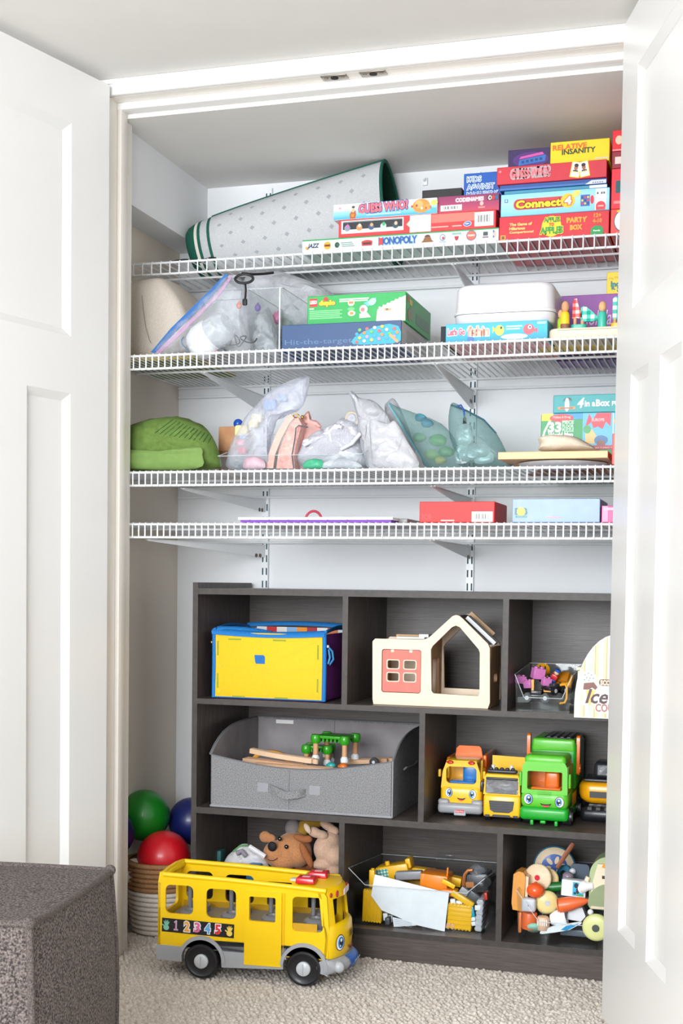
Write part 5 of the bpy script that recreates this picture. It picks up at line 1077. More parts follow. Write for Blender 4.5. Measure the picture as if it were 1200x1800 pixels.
b.shape([(px(a), pz(c)) for a, c in ((1022, 1240), (1021, 1231), (1026, 1231), (1022, 1212), (1018, 1207), (1022, 1198), (1019, 1190), (1023, 1180), (1032, 1176), (1042, 1179), (1048, 1188), (1049, 1196), (1054, 1194), (1120, 1186), (1135, 1230), (1120, 1252), (1060, 1253), (1046, 1250), (1044, 1236))], W2, 3)
b.shape([(px(a), pz(c)) for a, c in ((1028, 1212), (1047, 1211), (1038, 1238), (1034, 1238))], K('#f2c76e'), 4)
b.shape([(px(a), pz(c)) for a, c in ((1024, 1211), (1025, 1199), (1043, 1197), (1050, 1206), (1046, 1211), (1040, 1207), (1033, 1211))], K('#7a4638'), 5)
b.shape([(px(a), pz(c)) for a, c in ((1021, 1197), (1021, 1188), (1026, 1180), (1033, 1177.5), (1040, 1180), (1045, 1187), (1046, 1194), (1040, 1197), (1033, 1196), (1027, 1198))], K('#cfe8d2'), 5)
for a, c in ((1027, 1184), (1033, 1181), (1038, 1184), (1030, 1189), (1036, 1190), (1042, 1190), (1026, 1193), (1034, 1194)): b.oval(px(a), pz(c), .0013, .0013, K('#4d6b4a'), 6, 8)
b.shape(rrect(px(1052), px(1100), pz(1203), pz(1191), .006, 4), K('#7a4a40'), 5); b.text('SCOOP &', px(1055), pz(1201.5), pz(1193)-pz(1201.5), K('#f1e2bf'), px(1092)-px(1055), 6, .05)
b.text('Ice', px(1029), pz(1235), pz(1210)-pz(1235), K('#4a2327'), px(1068)-px(1029), 7, .02, True); b.text('Cream', px(1072), pz(1232), pz(1207)-pz(1232), K('#4a2327'), .06, 7, .02, True)
b.text('COUNTER', px(1047), pz(1250), pz(1236)-pz(1250), K('#a8705f'), .085, 7, .03); b.oval(px(1080), pz(1170), .006, .0035, K('#c9303b'), 4)
b.build('sign_print', sg)
b = MB(); b.box(.004, 2*rX-.004, .0145, .22, R1-s0.z+.0006, R1-s0.z+.10, mat('counter_cream', '#ece4d0', .6), .003); b.build('counter_body', ic)
b = MB(); b.box(.002, 2*rX-.002, .0085, .226, R1-s0.z+.1005, R1-s0.z+.108, M_hw, .002); b.build('counter_top', ic)

# ================================================================== middle row
# -- grey fabric bin
Yg = .012; g0 = at(368, 1414, Yg); gw = X(690, 1400, Yg)-g0.x; gD = .335
M_gf = mat('heather_grey', '#6a6a6d', .9, scale=420, hex2='#929294', bump=.25, detail=1, stretch=(1, 1, 1)); M_gl = mat('grey_lining', '#8d8789', .85, scale=22, hex2='#989294', bump=.15); M_gs = mat('grey_seam', '#6c6c70', .9)
gbn = thing('fabric_bin', 'heather grey fabric bin with a dipped front and pull handle, holding train track', 'bin', (g0.x, Yg, R2+.0008))
def gz(px, py, Y): return Zp(px, py, Y)-R2
zA = gz(372, 1326, Yg); zM = gz(528, 1353, Yg); zB = gz(690, 1339, Yg); zK = gz(442, 1259, Yg+gD)
n = 16; top = [(gw*i/n, zA+(zB-zA)*i/n-(.5*(zA+zB)-zM)*sin(pi*i/n)) for i in range(n+1)]
b = MB(); b.prism([(0, 0), (gw, 0)]+list(reversed(top)), 0, .0035, M_gf); fp = b.build('front_panel', gbn)
b = MB(); b.prism([(0.004, 0.004), (gw-.004, .004)]+list(reversed([(min(gw-.004, max(.004, x)), z-.002) for x, z in top])), .0037, .005, M_gl); b.build('front_lining', gbn)
def sidecurve(zf, n=12): return [(0, zf)]+[(gD*t, zf+(zK-zf)*(1-(1-t)**4.5)) for t in [i/n for i in range(1, n+1)]]
for x, zf, nm in ((0, zA, 'side_panel'), (gw, zB, 'side_panel')):
    cur = sidecurve(zf); Mx = Matrix.Translation((x, 0, 0)) @ RIGHT
    b = MB(); P = [(0, 0), (gD, 0)]+list(reversed(cur))
    if x == 0: b.prism(P, 0, .0028, M_gf, M=Matrix.Translation((.0028, 0, 0)) @ RIGHT)
    else: b.prism(P, 0, .0028, M_gf, M=Mx)
    s_ = b.build(nm, gbn)
    b = MB(); b.prism([(y_, z_-.001 if z_ > .01 else z_+.003) for y_, z_ in P], 0, .001, M_gl, M=Matrix.Translation((.0042 if x == 0 else gw-.0032, 0, 0)) @ RIGHT); b.build('lining', s_)
    b = MB(); b.tube([(x, y_, z_) for y_, z_ in cur], .0022, M_gs, 6); b.build('piping', s_)
b = MB(); b.box(0, gw, gD-.003, gD, 0, zK, M_gf); bp_ = b.build('rear_panel', gbn)
b = MB(); b.box(.005, gw-.005, gD-.0045, gD-.0032, .004, zK-.004, M_gl); b.box(gw*.47, gw*.473, gD-.0052, gD-.0045, .02, zK-.004, M_gs); b.build('lining', bp_)
b = MB(); b.tube([(0, gD-.001, zK), (gw, gD-.001, zK)], .0025, M_gs, 6); b.build('piping', bp_)
b = MB(); b.box(gw*.12, gw*.225, gD-.0065, gD-.0055, zK-.016, zK-.006, K('#efeeea')); b.build('care_label', gbn)
b = MB(); b.box(.004, gw-.004, .005, gD-.005, 0.0008, .004, M_gl); b.build('base', gbn)
b = MB(); b.tube([(x, .0, z) for x, z in top], .0016, M_gs, 6); b.tube([(gw*.445, -.0006, .002), (gw*.445, -.0006, zM-.004)], .0006, M_gs, 5); b.tube([(.002, -.0004, .003), (gw-.002, -.0004, .003)], .0026, mat('grey_pipe', '#98989c', .9), 6); b.tube([(gw-.001, 0, .002), (gw-.001, 0, zB)], .0018, mat('grey_pipe', '#98989c', .9), 6); b.build('piping', fp)
hx = gw*.33; hz = gz(485, 1385, Yg)
hd = MB(); hpts = [(gw*.335, -.001, hz-.001), (gw*.375, -.010, hz-.006), (gw*.42, -.017, hz-.013), (gw*.445, -.017, hz-.016), (gw*.50, -.012, hz-.012), (gw*.535, -.001, hz-.008)]
for i in range(len(hpts)-1):
    a, c = Vector(hpts[i]), Vector(hpts[i+1]); hh = .0095
    hd.raw([a+Vector((0, 0, -hh)), c+Vector((0, 0, -hh)), c+Vector((0, 0, hh)), a+Vector((0, 0, hh)), a+Vector((0, .003, -hh)), c+Vector((0, .003, -hh)), c+Vector((0, .003, hh)), a+Vector((0, .003, hh))], [(0, 1, 2, 3), (7, 6, 5, 4), (1, 0, 4, 5), (3, 2, 6, 7), (0, 3, 7, 4), (2, 1, 5, 6)], M_gf)
hd.build('pull_handle', gbn, angle=60)
b = MB()
for x in (gw*.30, gw*.585): b.box(x-.014, x+.014, -.001, 0, hz-.012, hz+.010, mat('grey_patch', '#94949a', .9))
b.build('handle_patch', gbn)
b = MB(); b.tube([(gw+.004, .10, zB-.03), (gw+.012, .16, zB-.03), (gw+.004, .22, zB-.03)], .007, M_gf, 8, flat=.35); b.build('side_handle', gbn)
# contents: stacked wooden track
M_bee = mat('beech', '#c79a76', .55, scale=8, hex2='#d4aa88', stretch=(3, 12, 30), detail=5)
zbase = Zp(520, 1352, .12)-.065
def track(lb, px, py, Y, L, rz, ry, curve=0, col=None, h=.010, w_=.036):
    q = at(px, py, Y); o = thing('train_track', lb, 'toy track', (q.x, Y, q.z), rz, 'wooden track in the grey bin'); o.rotation_euler = (0, ry, rz)
    b = MB(); n_ = 10; V = []
    rings = []
    for i in range(n_+1):
        t = i/n_-.5; x = L*t; yo = curve*(t*t)*4
        rings.append([(x, yo-w_/2, 0), (x, yo+w_/2, 0), (x, yo+w_/2, h), (x, yo+w_*.33, h), (x, yo+w_*.3, h-.003), (x, yo+w_*.18, h-.003), (x, yo+w_*.15, h), (x, yo-w_*.15, h), (x, yo-w_*.18, h-.003), (x, yo-w_*.3, h-.003), (x, yo-w_*.33, h), (x, yo-w_/2, h)])
    b.loft(rings, col or M_bee); b.build('rail_board', o)
    b = MB(); b.cyl((L/2+.008, curve, .0), (L/2+.008, curve, h), .007, col or M_bee, n=14); b.box(L/2-.002, L/2+.004, curve-.003, curve+.003, 0, h, col or M_bee); b.build('peg', o); return o
track('beech train track lying lowest along the front of the grey bin', 515, 1352, .07, .20, .05, .02)
track('beech train track second from the bottom of its pile', 480, 1344, .10, .155, -.06, .05)
track('long beech track sloping across the pile in the grey bin', 492, 1333, .10, .17, -.05, .10, .01, mat('beech_pale', '#d9b592', .55, scale=8, hex2='#e2c2a2'), .012, .02)
track('curved beech track leaning deep in the grey bin beside the wheel', 640, 1341, .2, .12, .1, -.06, .012)
q = at(478, 1333, .17); b = MB(); b.prism(arc(0, 0, .052, 0, 180, 16, .028)+[], 0, .012, plastic('#eda21f', .4), holes=[arc(0, .001, .040, 0, 180, 12, .017)]); tag(b.build('toy_arch', loc=(q.x, .16, q.z-.006)), 'orange toy arch behind the wooden track in the grey bin', 'toy')
M_lg = plastic('#35a01f', .3); M_wh = plastic('#e9ecf0', .4)
def trestle(lb, px, py, Y, W_, D_, H_, rz):
    q = at(px, py, Y); o = thing('toy_trestle', lb, 'toy bridge', (q.x, Y, q.z-H_), rz, 'green toy bridge supports')
    b = MB(); b.box(-W_/2+.008, W_/2-.008, -D_/2+.004, D_/2-.004, H_-.010, H_-.002, M_lg, .002)
    for k in range(6): b.box(-W_*.32+k*W_*.11, -W_*.32+k*W_*.11+.004, -D_/2+.004, D_/2-.004, H_-.018, H_-.010, M_lg)
    b.build('deck', o)
    for sx in (-1, 1):
        for sy in (-1, 1):
            x, y = sx*(W_/2-.010), sy*(D_/2-.006)
            c = MB(); c.lathe([(.001, H_-.022), (.010, H_-.022), (.0135, H_-.016), (.0135, H_-.006), (.011, H_), (.001, H_)], M_lg, 18, Matrix.Translation((x, y, 0))); c.build('cap', o)
            lg = MB(); lg.cyl((x, y, .012), (x, y, H_-.021), .0068, M_peg, n=14); l_ = lg.build('leg', o)
            c = MB(); c.lathe([(.001, 0), (.010, 0), (.0105, .008), (.007, .014), (.001, .014)], M_wh, 16, Matrix.Translation((x, y, 0))); c.build('foot', l_)
trestle('taller green topped toy trestle on wooden pegs with white feet', 590, 1290, .17, .10, .08, .066, -.12)
trestle('shorter green topped toy trestle beside the taller one', 560, 1308, .21, .075, .055, .05, .1)
for px, py, c, lb in ((607, 1346, '#e2762a', 'orange toy bead between the trestle feet'), (586, 1344, '#2fa6a0', 'teal toy bead under the taller trestle'), (435, 1341, '#a02630', 'dark red toy bead at the end of the grey bin')):
    q = at(px, py, .15); b = MB(); b.ball((0, 0, 0), (.012, .009, .009), plastic(c)); b.cyl((-.013, 0, 0), (-.011, 0, 0), .004, plastic(c), n=10); tag(b.build('toy_bead', loc=(q.x, .13, q.z)), lb, 'toy')
q = at(660, 1338, .18); b = MB(); b.cyl((0, -.006, 0), (0, .006, 0), .011, BK, n=20); b.cyl((0, -.0068, 0), (0, -.006, 0), .004, plastic('#c9cdd2'), n=12); tag(b.build('toy_roller', loc=(q.x, .165, q.z)), 'black toy roller resting on the curved track', 'toy')

# -- trucks
M_ty = plastic('#f6c022'); M_tyd = plastic('#e8a512'); M_tg = plastic('#9a9ca0', .4); M_to = plastic('#ee6f14'); M_tb = plastic('#1e78c6'); EYW = K('#f7f9fb', .2); EYB = K('#2c7fc4', .2); EYK = K('#121318', .2)
def eye(b, x, z, r, y, flip=1):
    M = Matrix.Translation((0, y, 0)); b.oval(x, z, r*.95, r*1.12, EYK, 1, M=M); b.oval(x-.0004*flip, z, r*.84, r, EYW, 2, M=M); b.oval(x+r*.12*flip, z, r*.62, r*.82, EYB, 3, M=M); b.oval(x+r*.16*flip, z, r*.36, r*.5, EYK, 4, M=M); b.oval(x+r*.1*flip, z+r*.34, r*.2, r*.24, EYW, 5, M=M); b.oval(x-r*.1*flip, z-r*.4, r*.12, r*.14, EYW, 5, M=M)
def smile(b, x, z, w_, y):
    M = Matrix.Translation((0, y, 0)); us = [i/8-1 for i in range(17)]
    b.shape([(x+u_*w_/2, z-w_*.34*(1-u_*u_)) for u_ in us]+[(x+u_*w_/2, z-w_*.10*(1-u_*u_)+.0006) for u_ in reversed(us)], EYK, 1, M=M)
    us = [i/8*.6-.6 for i in range(17)]; b.shape([(x+u_*w_/2, z-w_*.33*(1-u_*u_)) for u_ in us]+[(x+u_*w_/2, z-w_*.17*(1-u_*u_)-.0004) for u_ in reversed(us)], K('#d8353d'), 2, M=M)
def wheels(o, xs, ys, r, wd, hub=None):
    for x in xs:
        for y in ys:
            s_ = 1 if x > 0 else -1; b = MB(); b.cyl((x-s_*wd, y, r), (x, y, r), r, BK, n=20); b.cyl((x, y, r), (x+s_*.001, y, r), r*.5, hub or M_tg, n=14); b.build('wheel', o)
def truck_root(lb, px, py, rz, name='toy_truck'):
    q = atz(px, py, R2+.0005); return thing(name, lb, 'toy truck', (q.x, q.y, R2+.0005), rz), q.y
# yellow tipper with a face
t1, y1_ = truck_root('yellow toy truck with a smiling face, grey bumper and orange tipper', 809, 1424, .04); t1.location.y = y1_ = .085; t1.location.x = X(809, 1400, .085); t1.scale.x = .88
def body(o, name, *boxes):
    b = MB()
    for bx in boxes: b.box(*bx[:6], bx[6], bx[7] if len(bx) > 7 else 0, 3)
    return b.build(name, o, angle=50)
body(t1, 'lower_body', (-.058, .058, 0.002, .19, .026, .079, M_ty, .014))
body(t1, 'bumper', (-.0625, .0625, -.008, .02, .010, .036, M_tg, .009), (-.062, -.03, -.006, .02, .028, .045, M_tg, .007), (.03, .062, -.006, .02, .028, .045, M_tg, .007))
b = MB(); cabp = [(-.056, .07), (.056, .07), (.052, .110), (.043, .132), (.034, .138), (-.034, .138), (-.043, .132), (-.052, .110)]
b.prism(cabp, .006, .014, M_ty, holes=[rrect(-.042, .042, .082, .123, .010, 4)]); b.build('cab_front', t1); b = MB(); b.prism(cabp, .078, .084, M_tyd); b.build('cab_rear', t1)
b = MB(); b.box(-.043, .043, .006, .084, .130, .139, M_ty, .004)
for s_ in (-1, 1): b.box(min(s_*.056, s_*.050), max(s_*.056, s_*.050), .012, .084, .072, .088, M_ty, .002); b.box(min(s_*.050, s_*.044), max(s_*.050, s_*.044), .06, .084, .085, .134, M_ty, .002)
b.build('cab_roof', t1); body(t1, 'seat', (-.004, .038, .05, .07, .079, .122, M_tb, .006), (-.035, .036, .02, .06, .079, .086, M_tb, .004))
body(t1, 'mirror', (-.066, -.058, .012, .022, .095, .114, M_ty, .003)); body(t1, 'mirror', (.058, .066, .012, .022, .095, .114, M_ty, .003))
for x in (-.031, .028): b = MB(); b.ball((x, .005, .1335), (.010, .006, .0045), plastic('#d0322c')); b.ball((x+.004, .0, .1335), (.003, .003, .003), plastic('#e86a5f')); b.build('roof_light', t1)
b = MB(); eye(b, -.0325, .060, .0105, .0018, 1); eye(b, .033, .058, .0105, .0018, -1); smile(b, .002, .0485, .024, .0016); b.rect(-.012, .012, .0135, .0205, K('#cf3c4a'), 2, M=Matrix.Translation((0, -.008, 0))); b.text('Fisher-Price', -.0105, .0152, .0036, K('#f6dada'), .021, 3, .02, M=Matrix.Translation((0, -.008, 0))); b.build('face_print', t1)
body(t1, 'badge_plate', (-.0165, .0165, -.0078, -.002, .006, .024, plastic('#b9bbbf'), .003))
b = MB(); b.box(-.052, .054, .092, .22, .085, .118, M_to, .006); b.prism([(-.036, .112), (.05, .112), (.040, .160), (.034, .165), (-.022, .165), (-.030, .158)], .088, .096, M_to); b.box(-.058, -.046, .09, .20, .112, .135, M_to, .004); b.box(.044, .056, .09, .24, .112, .143, M_to, .004); b.build('tipper', t1)
wheels(t1, (-.052, .052), (.03, .15), .024, .02)
# plain yellow lorry
t2, y2_ = truck_root('plain yellow toy lorry with a black visor and dark grille', 881, 1441, .02); t2.location.y = y2_ = .055; t2.location.x = X(881, 1420, .055)
M_glz = film('smoky_pane', '#8d9096', .55, .1); M_dk = plastic('#2b2c31', .4)
b = MB(); b.box(-.044, .044, 0, .07, .012, .066, M_ty, .006); b.prism([(-.044, .066), (.044, .066), (.040, .110), (-.040, .110)], .0, .006, M_ty, holes=[rrect(-.039, .039, .0685, .103, .005, 3)]); b.box(-.040, .040, .0, .07, .107, .116, M_ty, .005); b.box(-.043, -.038, .006, .07, .066, .108, M_ty); b.box(.038, .043, .006, .07, .066, .108, M_ty); b.box(-.042, .042, .062, .07, .066, .108, M_tyd); b.build('cab', t2, angle=50)
b = MB(); b.box(-.0385, .0385, .002, .004, .069, .103, M_glz); b.build('windscreen', t2); body(t2, 'dashboard', (-.034, .034, .015, .03, .067, .078, M_dk, .003), (.004, .028, .035, .05, .067, .098, plastic('#9c5f35'), .004))
body(t2, 'visor', (-.036, .036, -.006, .012, .1175, .127, M_dk, .004), (-.038, .038, -.003, .002, .102, .108, M_dk, .002))
b = MB()
for x in (-.026, -.013, 0, .013, .026): b.ball((x, -.003, .1285), (.005, .004, .004), M_dk)
for x in (-.022, .022): b.cyl((x, .004, .127), (x, .004, .137), .004, plastic('#d9dbe0'), n=10)
b.build('roof_light', t2)
b = MB(); b.prism([(-.030, .052), (.030, .052), (.027, .030), (.018, .024), (-.018, .024), (-.027, .030)], -.0012, 0, M_dk)
for k in range(4): b.box(-.026, .026, -.002, -.0012, .029+k*.0055, .031+k*.0055, plastic('#45464c'))
b.prism([(-.020, .019), (.020, .019), (.023, .0135), (-.023, .0135)], -.0012, 0, M_dk)
for s_ in (-1, 1): b.box(min(s_*.028, s_*.039), max(s_*.028, s_*.039), -.0012, 0, .0135, .0185, M_dk)
b.build('grille', t2)
b = MB()
for s_ in (-1, 1): b = MB(); b.box(min(s_*.046, s_*.053), max(s_*.046, s_*.053), .004, .010, .070, .095, M_dk, .002); b.box(min(s_*.042, s_*.05), max(s_*.042, s_*.05), .006, .009, .09, .093, M_dk); b.build('mirror', t2)
b = MB(); b.box(-.036, .046, .085, .22, .05, .125, plastic('#f0bd1d'), .004); b.prism([(-.036, .112), (.046, .112), (.050, .148), (-.036, .150)], .078, .084, plastic('#f0bd1d')); b.box(-.044, .044, .07, .2, .03, .049, M_dk); b.build('cargo_bed', t2)
wheels(t2, (-.043, .043), (.03, .16), .017, .014)
# green recycling truck
t3, y3_ = truck_root('green toy recycling truck with a smiling face and orange side arms', 955, 1452, -.02)
M_g1 = plastic('#63c637', .35); M_g2 = plastic('#18a52c', .35)
b = MB(); b.box(-.056, .056, 0, .21, .040, .082, M_g1, .012); b.build('hood', t3, angle=50)
body(t3, 'lower_body', (-.058, .058, -.004, .21, .012, .044, M_g2, .010)); body(t3, 'front_hook', (-.031, -.023, -.008, .0, .002, .014, M_g2, .002), (.026, .034, -.008, .0, .002, .014, M_g2, .002), (-.008, .006, -.008, -.002, .006, .014, M_g2, .003))
cp = [(-.054, .075), (.054, .075), (.053, .138), (.046, .150), (-.046, .150), (-.053, .138)]
b = MB(); b.prism(cp, .002, .012, M_g1, holes=[rrect(-.041, .041, .084, .128, .004, 3)]); b.build('cab_front', t3); b = MB(); b.box(-.054, -.047, .012, .09, .08, .14, M_g1); b.box(.047, .054, .012, .09, .08, .14, M_g1); b.box(-.05, .05, .082, .09, .078, .145, M_to); b.build('cab_frame', t3)
body(t3, 'cab_roof', (-.049, .049, .002, .09, .140, .166, M_g1, .010)); body(t3, 'seat', (-.006, .028, .04, .06, .08, .124, M_to, .006), (-.036, .036, .02, .05, .08, .088, M_to, .004))
body(t3, 'hopper', (-.049, .060, .092, .24, .075, .19, M_g2, .008), (-.046, .056, .09, .24, .165, .196, M_g1, .006)); b = MB(); b.box(-.02, .05, .095, .23, .1962, .1985, M_dk, .001)
for k in range(4): b.box(-.012+k*.016, -.004+k*.016, .10, .225, .1986, .2, plastic('#55565c'))
b.build('hopper_grid', t3)
b = MB(); M = Matrix.Translation((0, -.0006, 0)); eye(b, -.037, .062, .0115, -.0005, 1); eye(b, .036, .058, .0115, -.0005, -1); smile(b, .004, .0535, .027, -.0006)
for k in range(5): b.box(-.016, .016, -.0012, .0, .0655+k*.0035, .0667+k*.0035, plastic('#56b52f'))
b.build('face_print', t3)
for x, nm in ((-.053, 'left'), (.067, 'right')):
    b = MB(); b.prism(rrect(.0, .016, .11, .205, .007, 4), 0, .008, M_to, M=Matrix.Translation((x, .105 if x < 0 else .10, 0)) @ RIGHT @ Matrix.Rotation(radians(0), 4, 'Y')); b.cyl((x-.009, .113, .125), (x+.002, .113, .125), .011, M_to, n=16); b.build('side_arm', t3)
b = MB()
for s_ in (-1, 1): b = MB(); b.box(min(s_*.055, s_*.061), max(s_*.055, s_*.061), .004, .014, .09, .125, M_g1, .003); b.build('mirror', t3)
b = MB(); b.rect(.03, .10, .045, .075, K('#e0a030'), 1, M=Matrix.Translation((.0605, 0, 0)) @ RIGHT); b.build('side_print', t3)
wheels(t3, (-.05, .062), (.03, .17), .021, .02)
# excavator
t4, y4_ = truck_root('yellow toy excavator with a black cab and tracks, half behind the open door', 1055, 1447, .0, 'toy_excavator'); M_exy = plastic('#f2a90f')
q = atz(1006, 1447, R2); xl4 = q.x-t4.location.x+.012
b = MB()
for y in (.0, .085): b.box(xl4, .11, y, y+.03, 0, .036, BK, .014)
for k in range(8): b.box(xl4+.02+k*.02, xl4+.03+k*.02, -.0015, .031, .030, .0372, plastic('#33353b'))
b.build('crawler_track', t4, angle=50); b = MB(); b.box(xl4+.02, .1, .03, .085, .012, .04, M_dk); b.cyl((.02, .06, .038), (.02, .06, .046), .03, M_dk); b.build('undercarriage', t4)
xe = X(1015, 1400, y4_)-t4.location.x
b = MB(); b.loft([[(x, y, z) for x, y in rrect(xe+d_, .12, .0+d_, .12-d_, .03, 6)] for z, d_ in ((.045, .012), (.055, .003), (.066, 0), (.085, 0), (.092, .003), (.095, .010))], M_exy); b.build('turntable_body', t4, angle=50)
b = MB(); b.box(xe+.028, xe+.09, -.0012, .002, .060, .075, M_dk); b.build('side_vent', t4); b = MB(); b.box(xe+.012, .11, .012, .108, .0955, .103, M_dk, .004); b.build('deck_plate', t4)
b = MB(); b.box(xe+.034, .10, .02, .10, .1035, .142, M_dk, .010); b.build('cab', t4, angle=50); b = MB(); b.box(xe+.044, .09, .0188, .0198, .112, .136, film('smoky_pane', '#8d9096', .55, .1)); b.build('cab_window', t4)

# ================================================================== bottom row of the cubby unit
def blob(name, parts, m, parent=None, loc=(0, 0, 0), vox=.0035, sm=6):
    b = MB()
    for c, r, *rot in parts:
        M = Matrix.Translation(c)
        if rot: M = M @ Matrix.Rotation(rot[0][0], 4, 'X') @ Matrix.Rotation(rot[0][1], 4, 'Y') @ Matrix.Rotation(rot[0][2], 4, 'Z')
        b.ball((0, 0, 0), r, m, 18, 12, M=M)
    o = b.build(name, parent, loc, angle=180); q = o.modifiers.new('fuse', 'REMESH'); q.mode = 'VOXEL'; q.voxel_size = vox; q.use_smooth_shade = True
    q = o.modifiers.new('soft', 'SMOOTH'); q.iterations = sm; q.factor = .5
    return o
M_tan = mat('plush_tan', '#b5794c', .95, scale=300, hex2='#c98d5e', bump=.3, sheen=.3); M_tan2 = mat('plush_rust', '#a4643a', .95, scale=260, bump=.3); M_crm = mat('plush_cream', '#c9a288', .95, scale=260, hex2='#d7b49c', bump=.3, sheen=.3); M_gold2 = mat('plush_gold', '#a9812a', .95, scale=120, bump=.4)
Yr = .13; q0 = at(512, 1497, Yr)
roo = thing('plush_toy', 'tan plush animal with a big black nose lying on its side behind the bus', 'plush toy', (q0.x, Yr, q0.z))
def L(px, py, Y): q = at(px, py, Y); return (q.x-q0.x, Y-Yr, q.z-q0.z)
blob('head', [(L(515, 1492, .13), (.048, .045, .043)), (L(484, 1500, .105), (.032, .032, .032)), (L(498, 1513, .11), (.034, .034, .028)), (L(525, 1500, .12), (.034, .04, .036))], M_tan, roo)
blob('body', [(L(530, 1535, .16), (.06, .05, .04)), (L(500, 1550, .17), (.05, .05, .04))], M_tan2, roo)
blob('ear', [(L(466, 1471, .125), (.0165, .009, .0155)), (L(476, 1474, .125), (.014, .008, .012))], M_tan, roo, vox=.0025)
blob('ear', [(L(530, 1474, .10), (.024, .010, .0095), (0, .25, 0)), (L(541, 1475, .10), (.012, .009, .010))], M_tan2, roo, vox=.0025)
blob('paw', [(L(536, 1500, .085), (.010, .010, .030), (0, -.45, 0)), (L(543, 1512, .085), (.0085, .009, .022), (0, -.35, 0))], M_tan2, roo, vox=.0025)
b = MB(); b.ball(L(478, 1488, .073), (.0118, .006, .0125), mat('nose_black', '#121114', .7)); b.build('nose', roo)
b = MB()
for e in ((491.5, 1474.5, .089), (503, 1488.5, .082)): c = L(*e); b.ball(c, (.0052, .004, .0055), mat('eye_black', '#0d0d10', .15)); b.ball((c[0]+.001, c[1]-.0036, c[2]+.001), .0012, K('#f0f0f0'))
b.build('eyes', roo)
b = MB(); P = [L(470, 1510, .0735), L(474, 1512.5, .0735), L(480, 1512.5, .0745), L(485, 1510.5, .0755), L(487.5, 1508, .0765)]; b.tube(P, .0009, mat('stitch_brown', '#4a2a1a', .8), 5); b.build('mouth', roo)
q1 = at(575, 1492, .12); q0 = q1; Yr = .12
pc = thing('plush_toy', 'cream plush toy slumped against the divider with one foot raised', 'plush toy', (q0.x, Yr, q0.z))
blob('body', [(L(573, 1492, .12), (.032, .035, .036)), (L(588, 1505, .115), (.026, .03, .028)), (L(582, 1478, .13), (.024, .03, .026)), (L(566, 1520, .105), (.028, .022, .012)), (L(585, 1530, .12), (.03, .03, .02))], M_crm, pc)
blob('leg', [(L(553, 1463, .10), (.020, .013, .013), (0, .35, 0)), (L(566, 1468, .105), (.017, .014, .012), (0, .2, 0))], M_crm, pc, vox=.003)
blob('foot_sole', [(L(540, 1456, .085), (.008, .006, .0155), (0, -.55, 0))], mat('sole_pale', '#d8c0a8', .95, bump=.2), pc, vox=.0022)
blob('arm', [(L(577, 1453, .13), (.026, .012, .011), (0, .45, 0)), (L(588, 1461, .13), (.012, .011, .012))], M_crm, pc, vox=.003)
q0 = at(540, 1449, .17); Yr = .17
pg = thing('plush_toy', 'grey plush toy with a golden mane wedged behind the tan one', 'plush toy', (q0.x, Yr, q0.z))
blob('head', [(L(515, 1456, .18), (.022, .02, .026)), (L(522, 1475, .19), (.03, .025, .03))], mat('plush_grey', '#8b8380', .95, bump=.3, scale=220), pg); blob('mane', [(L(540, 1449, .165), (.024, .014, .014)), (L(532, 1462, .165), (.014, .014, .022)), (L(556, 1448, .165), (.018, .014, .011))], M_gold2, pg)
# soft cloth heap beside it
q0 = at(430, 1510, .10); Yr = .10
ol = [L(px, py, .10) for px, py in ((392, 1530), (398, 1508), (410, 1496), (422, 1486), (436, 1484), (448, 1492), (463, 1501), (468, 1512), (466, 1530))]
ct = thing('soft_blanket', 'grey and white comforter cloth with a green edge beside the tan plush', 'cloth', (q0.x, .10, q0.z))
b = MB(); b.pouch([(x, z) for x, _, z in ol], .03, mat('cloth_white', '#cfcdd0', .9, scale=30, hex2='#e2e0e2', bump=.3), 81, 6, .008); b.build('cloth', ct, angle=70)
b = MB(); b.tube([L(410, 1497, .085), L(422, 1487, .085), L(436, 1485, .085)], .003, mat('cloth_green', '#6b9a6a', .9), 6); b.build('hem', ct)
for pts, c in ((((438, 1488), (452, 1497), (466, 1506)), '#e6e4e8'), (((416, 1500), (425, 1496), (432, 1505)), '#8f8a93')):
    b = MB(); b.tube([L(*a, .062) for a in pts], .0065, mat('cloth_'+c.strip('#'), c, .9, bump=.2), 8); b.build('fold', ct)
for px, py, Y, s, c, nm, lb in ((447, 1531, .06, (.016, .02, .03), '#2f7fb4', 'toy_block', 'blue toy block seen through the open top of the bus'), (498, 1538, .05, (.03, .02, .016), '#6d1520', 'toy_block', 'dark red toy block seen through the bus windows'), (530, 1535, .05, (.02, .016, .02), '#8a4a2f', 'toy_block', 'brown toy block behind the bus'), (388, 1505, .16, (.008, .02, .03), '#2f6d6a', 'toy_block', 'thin dark teal toy standing behind the comforter cloth')):
    q = at(px, py, Y); b = MB(); b.box(-s[0], s[0], -s[1], s[1], -q.z+FL+.0005 if q.z-s[2] < FL+.05 else -s[2], s[2]*.6, plastic(c, .6), .004); tag(b.build(nm, loc=q), lb, 'toy')

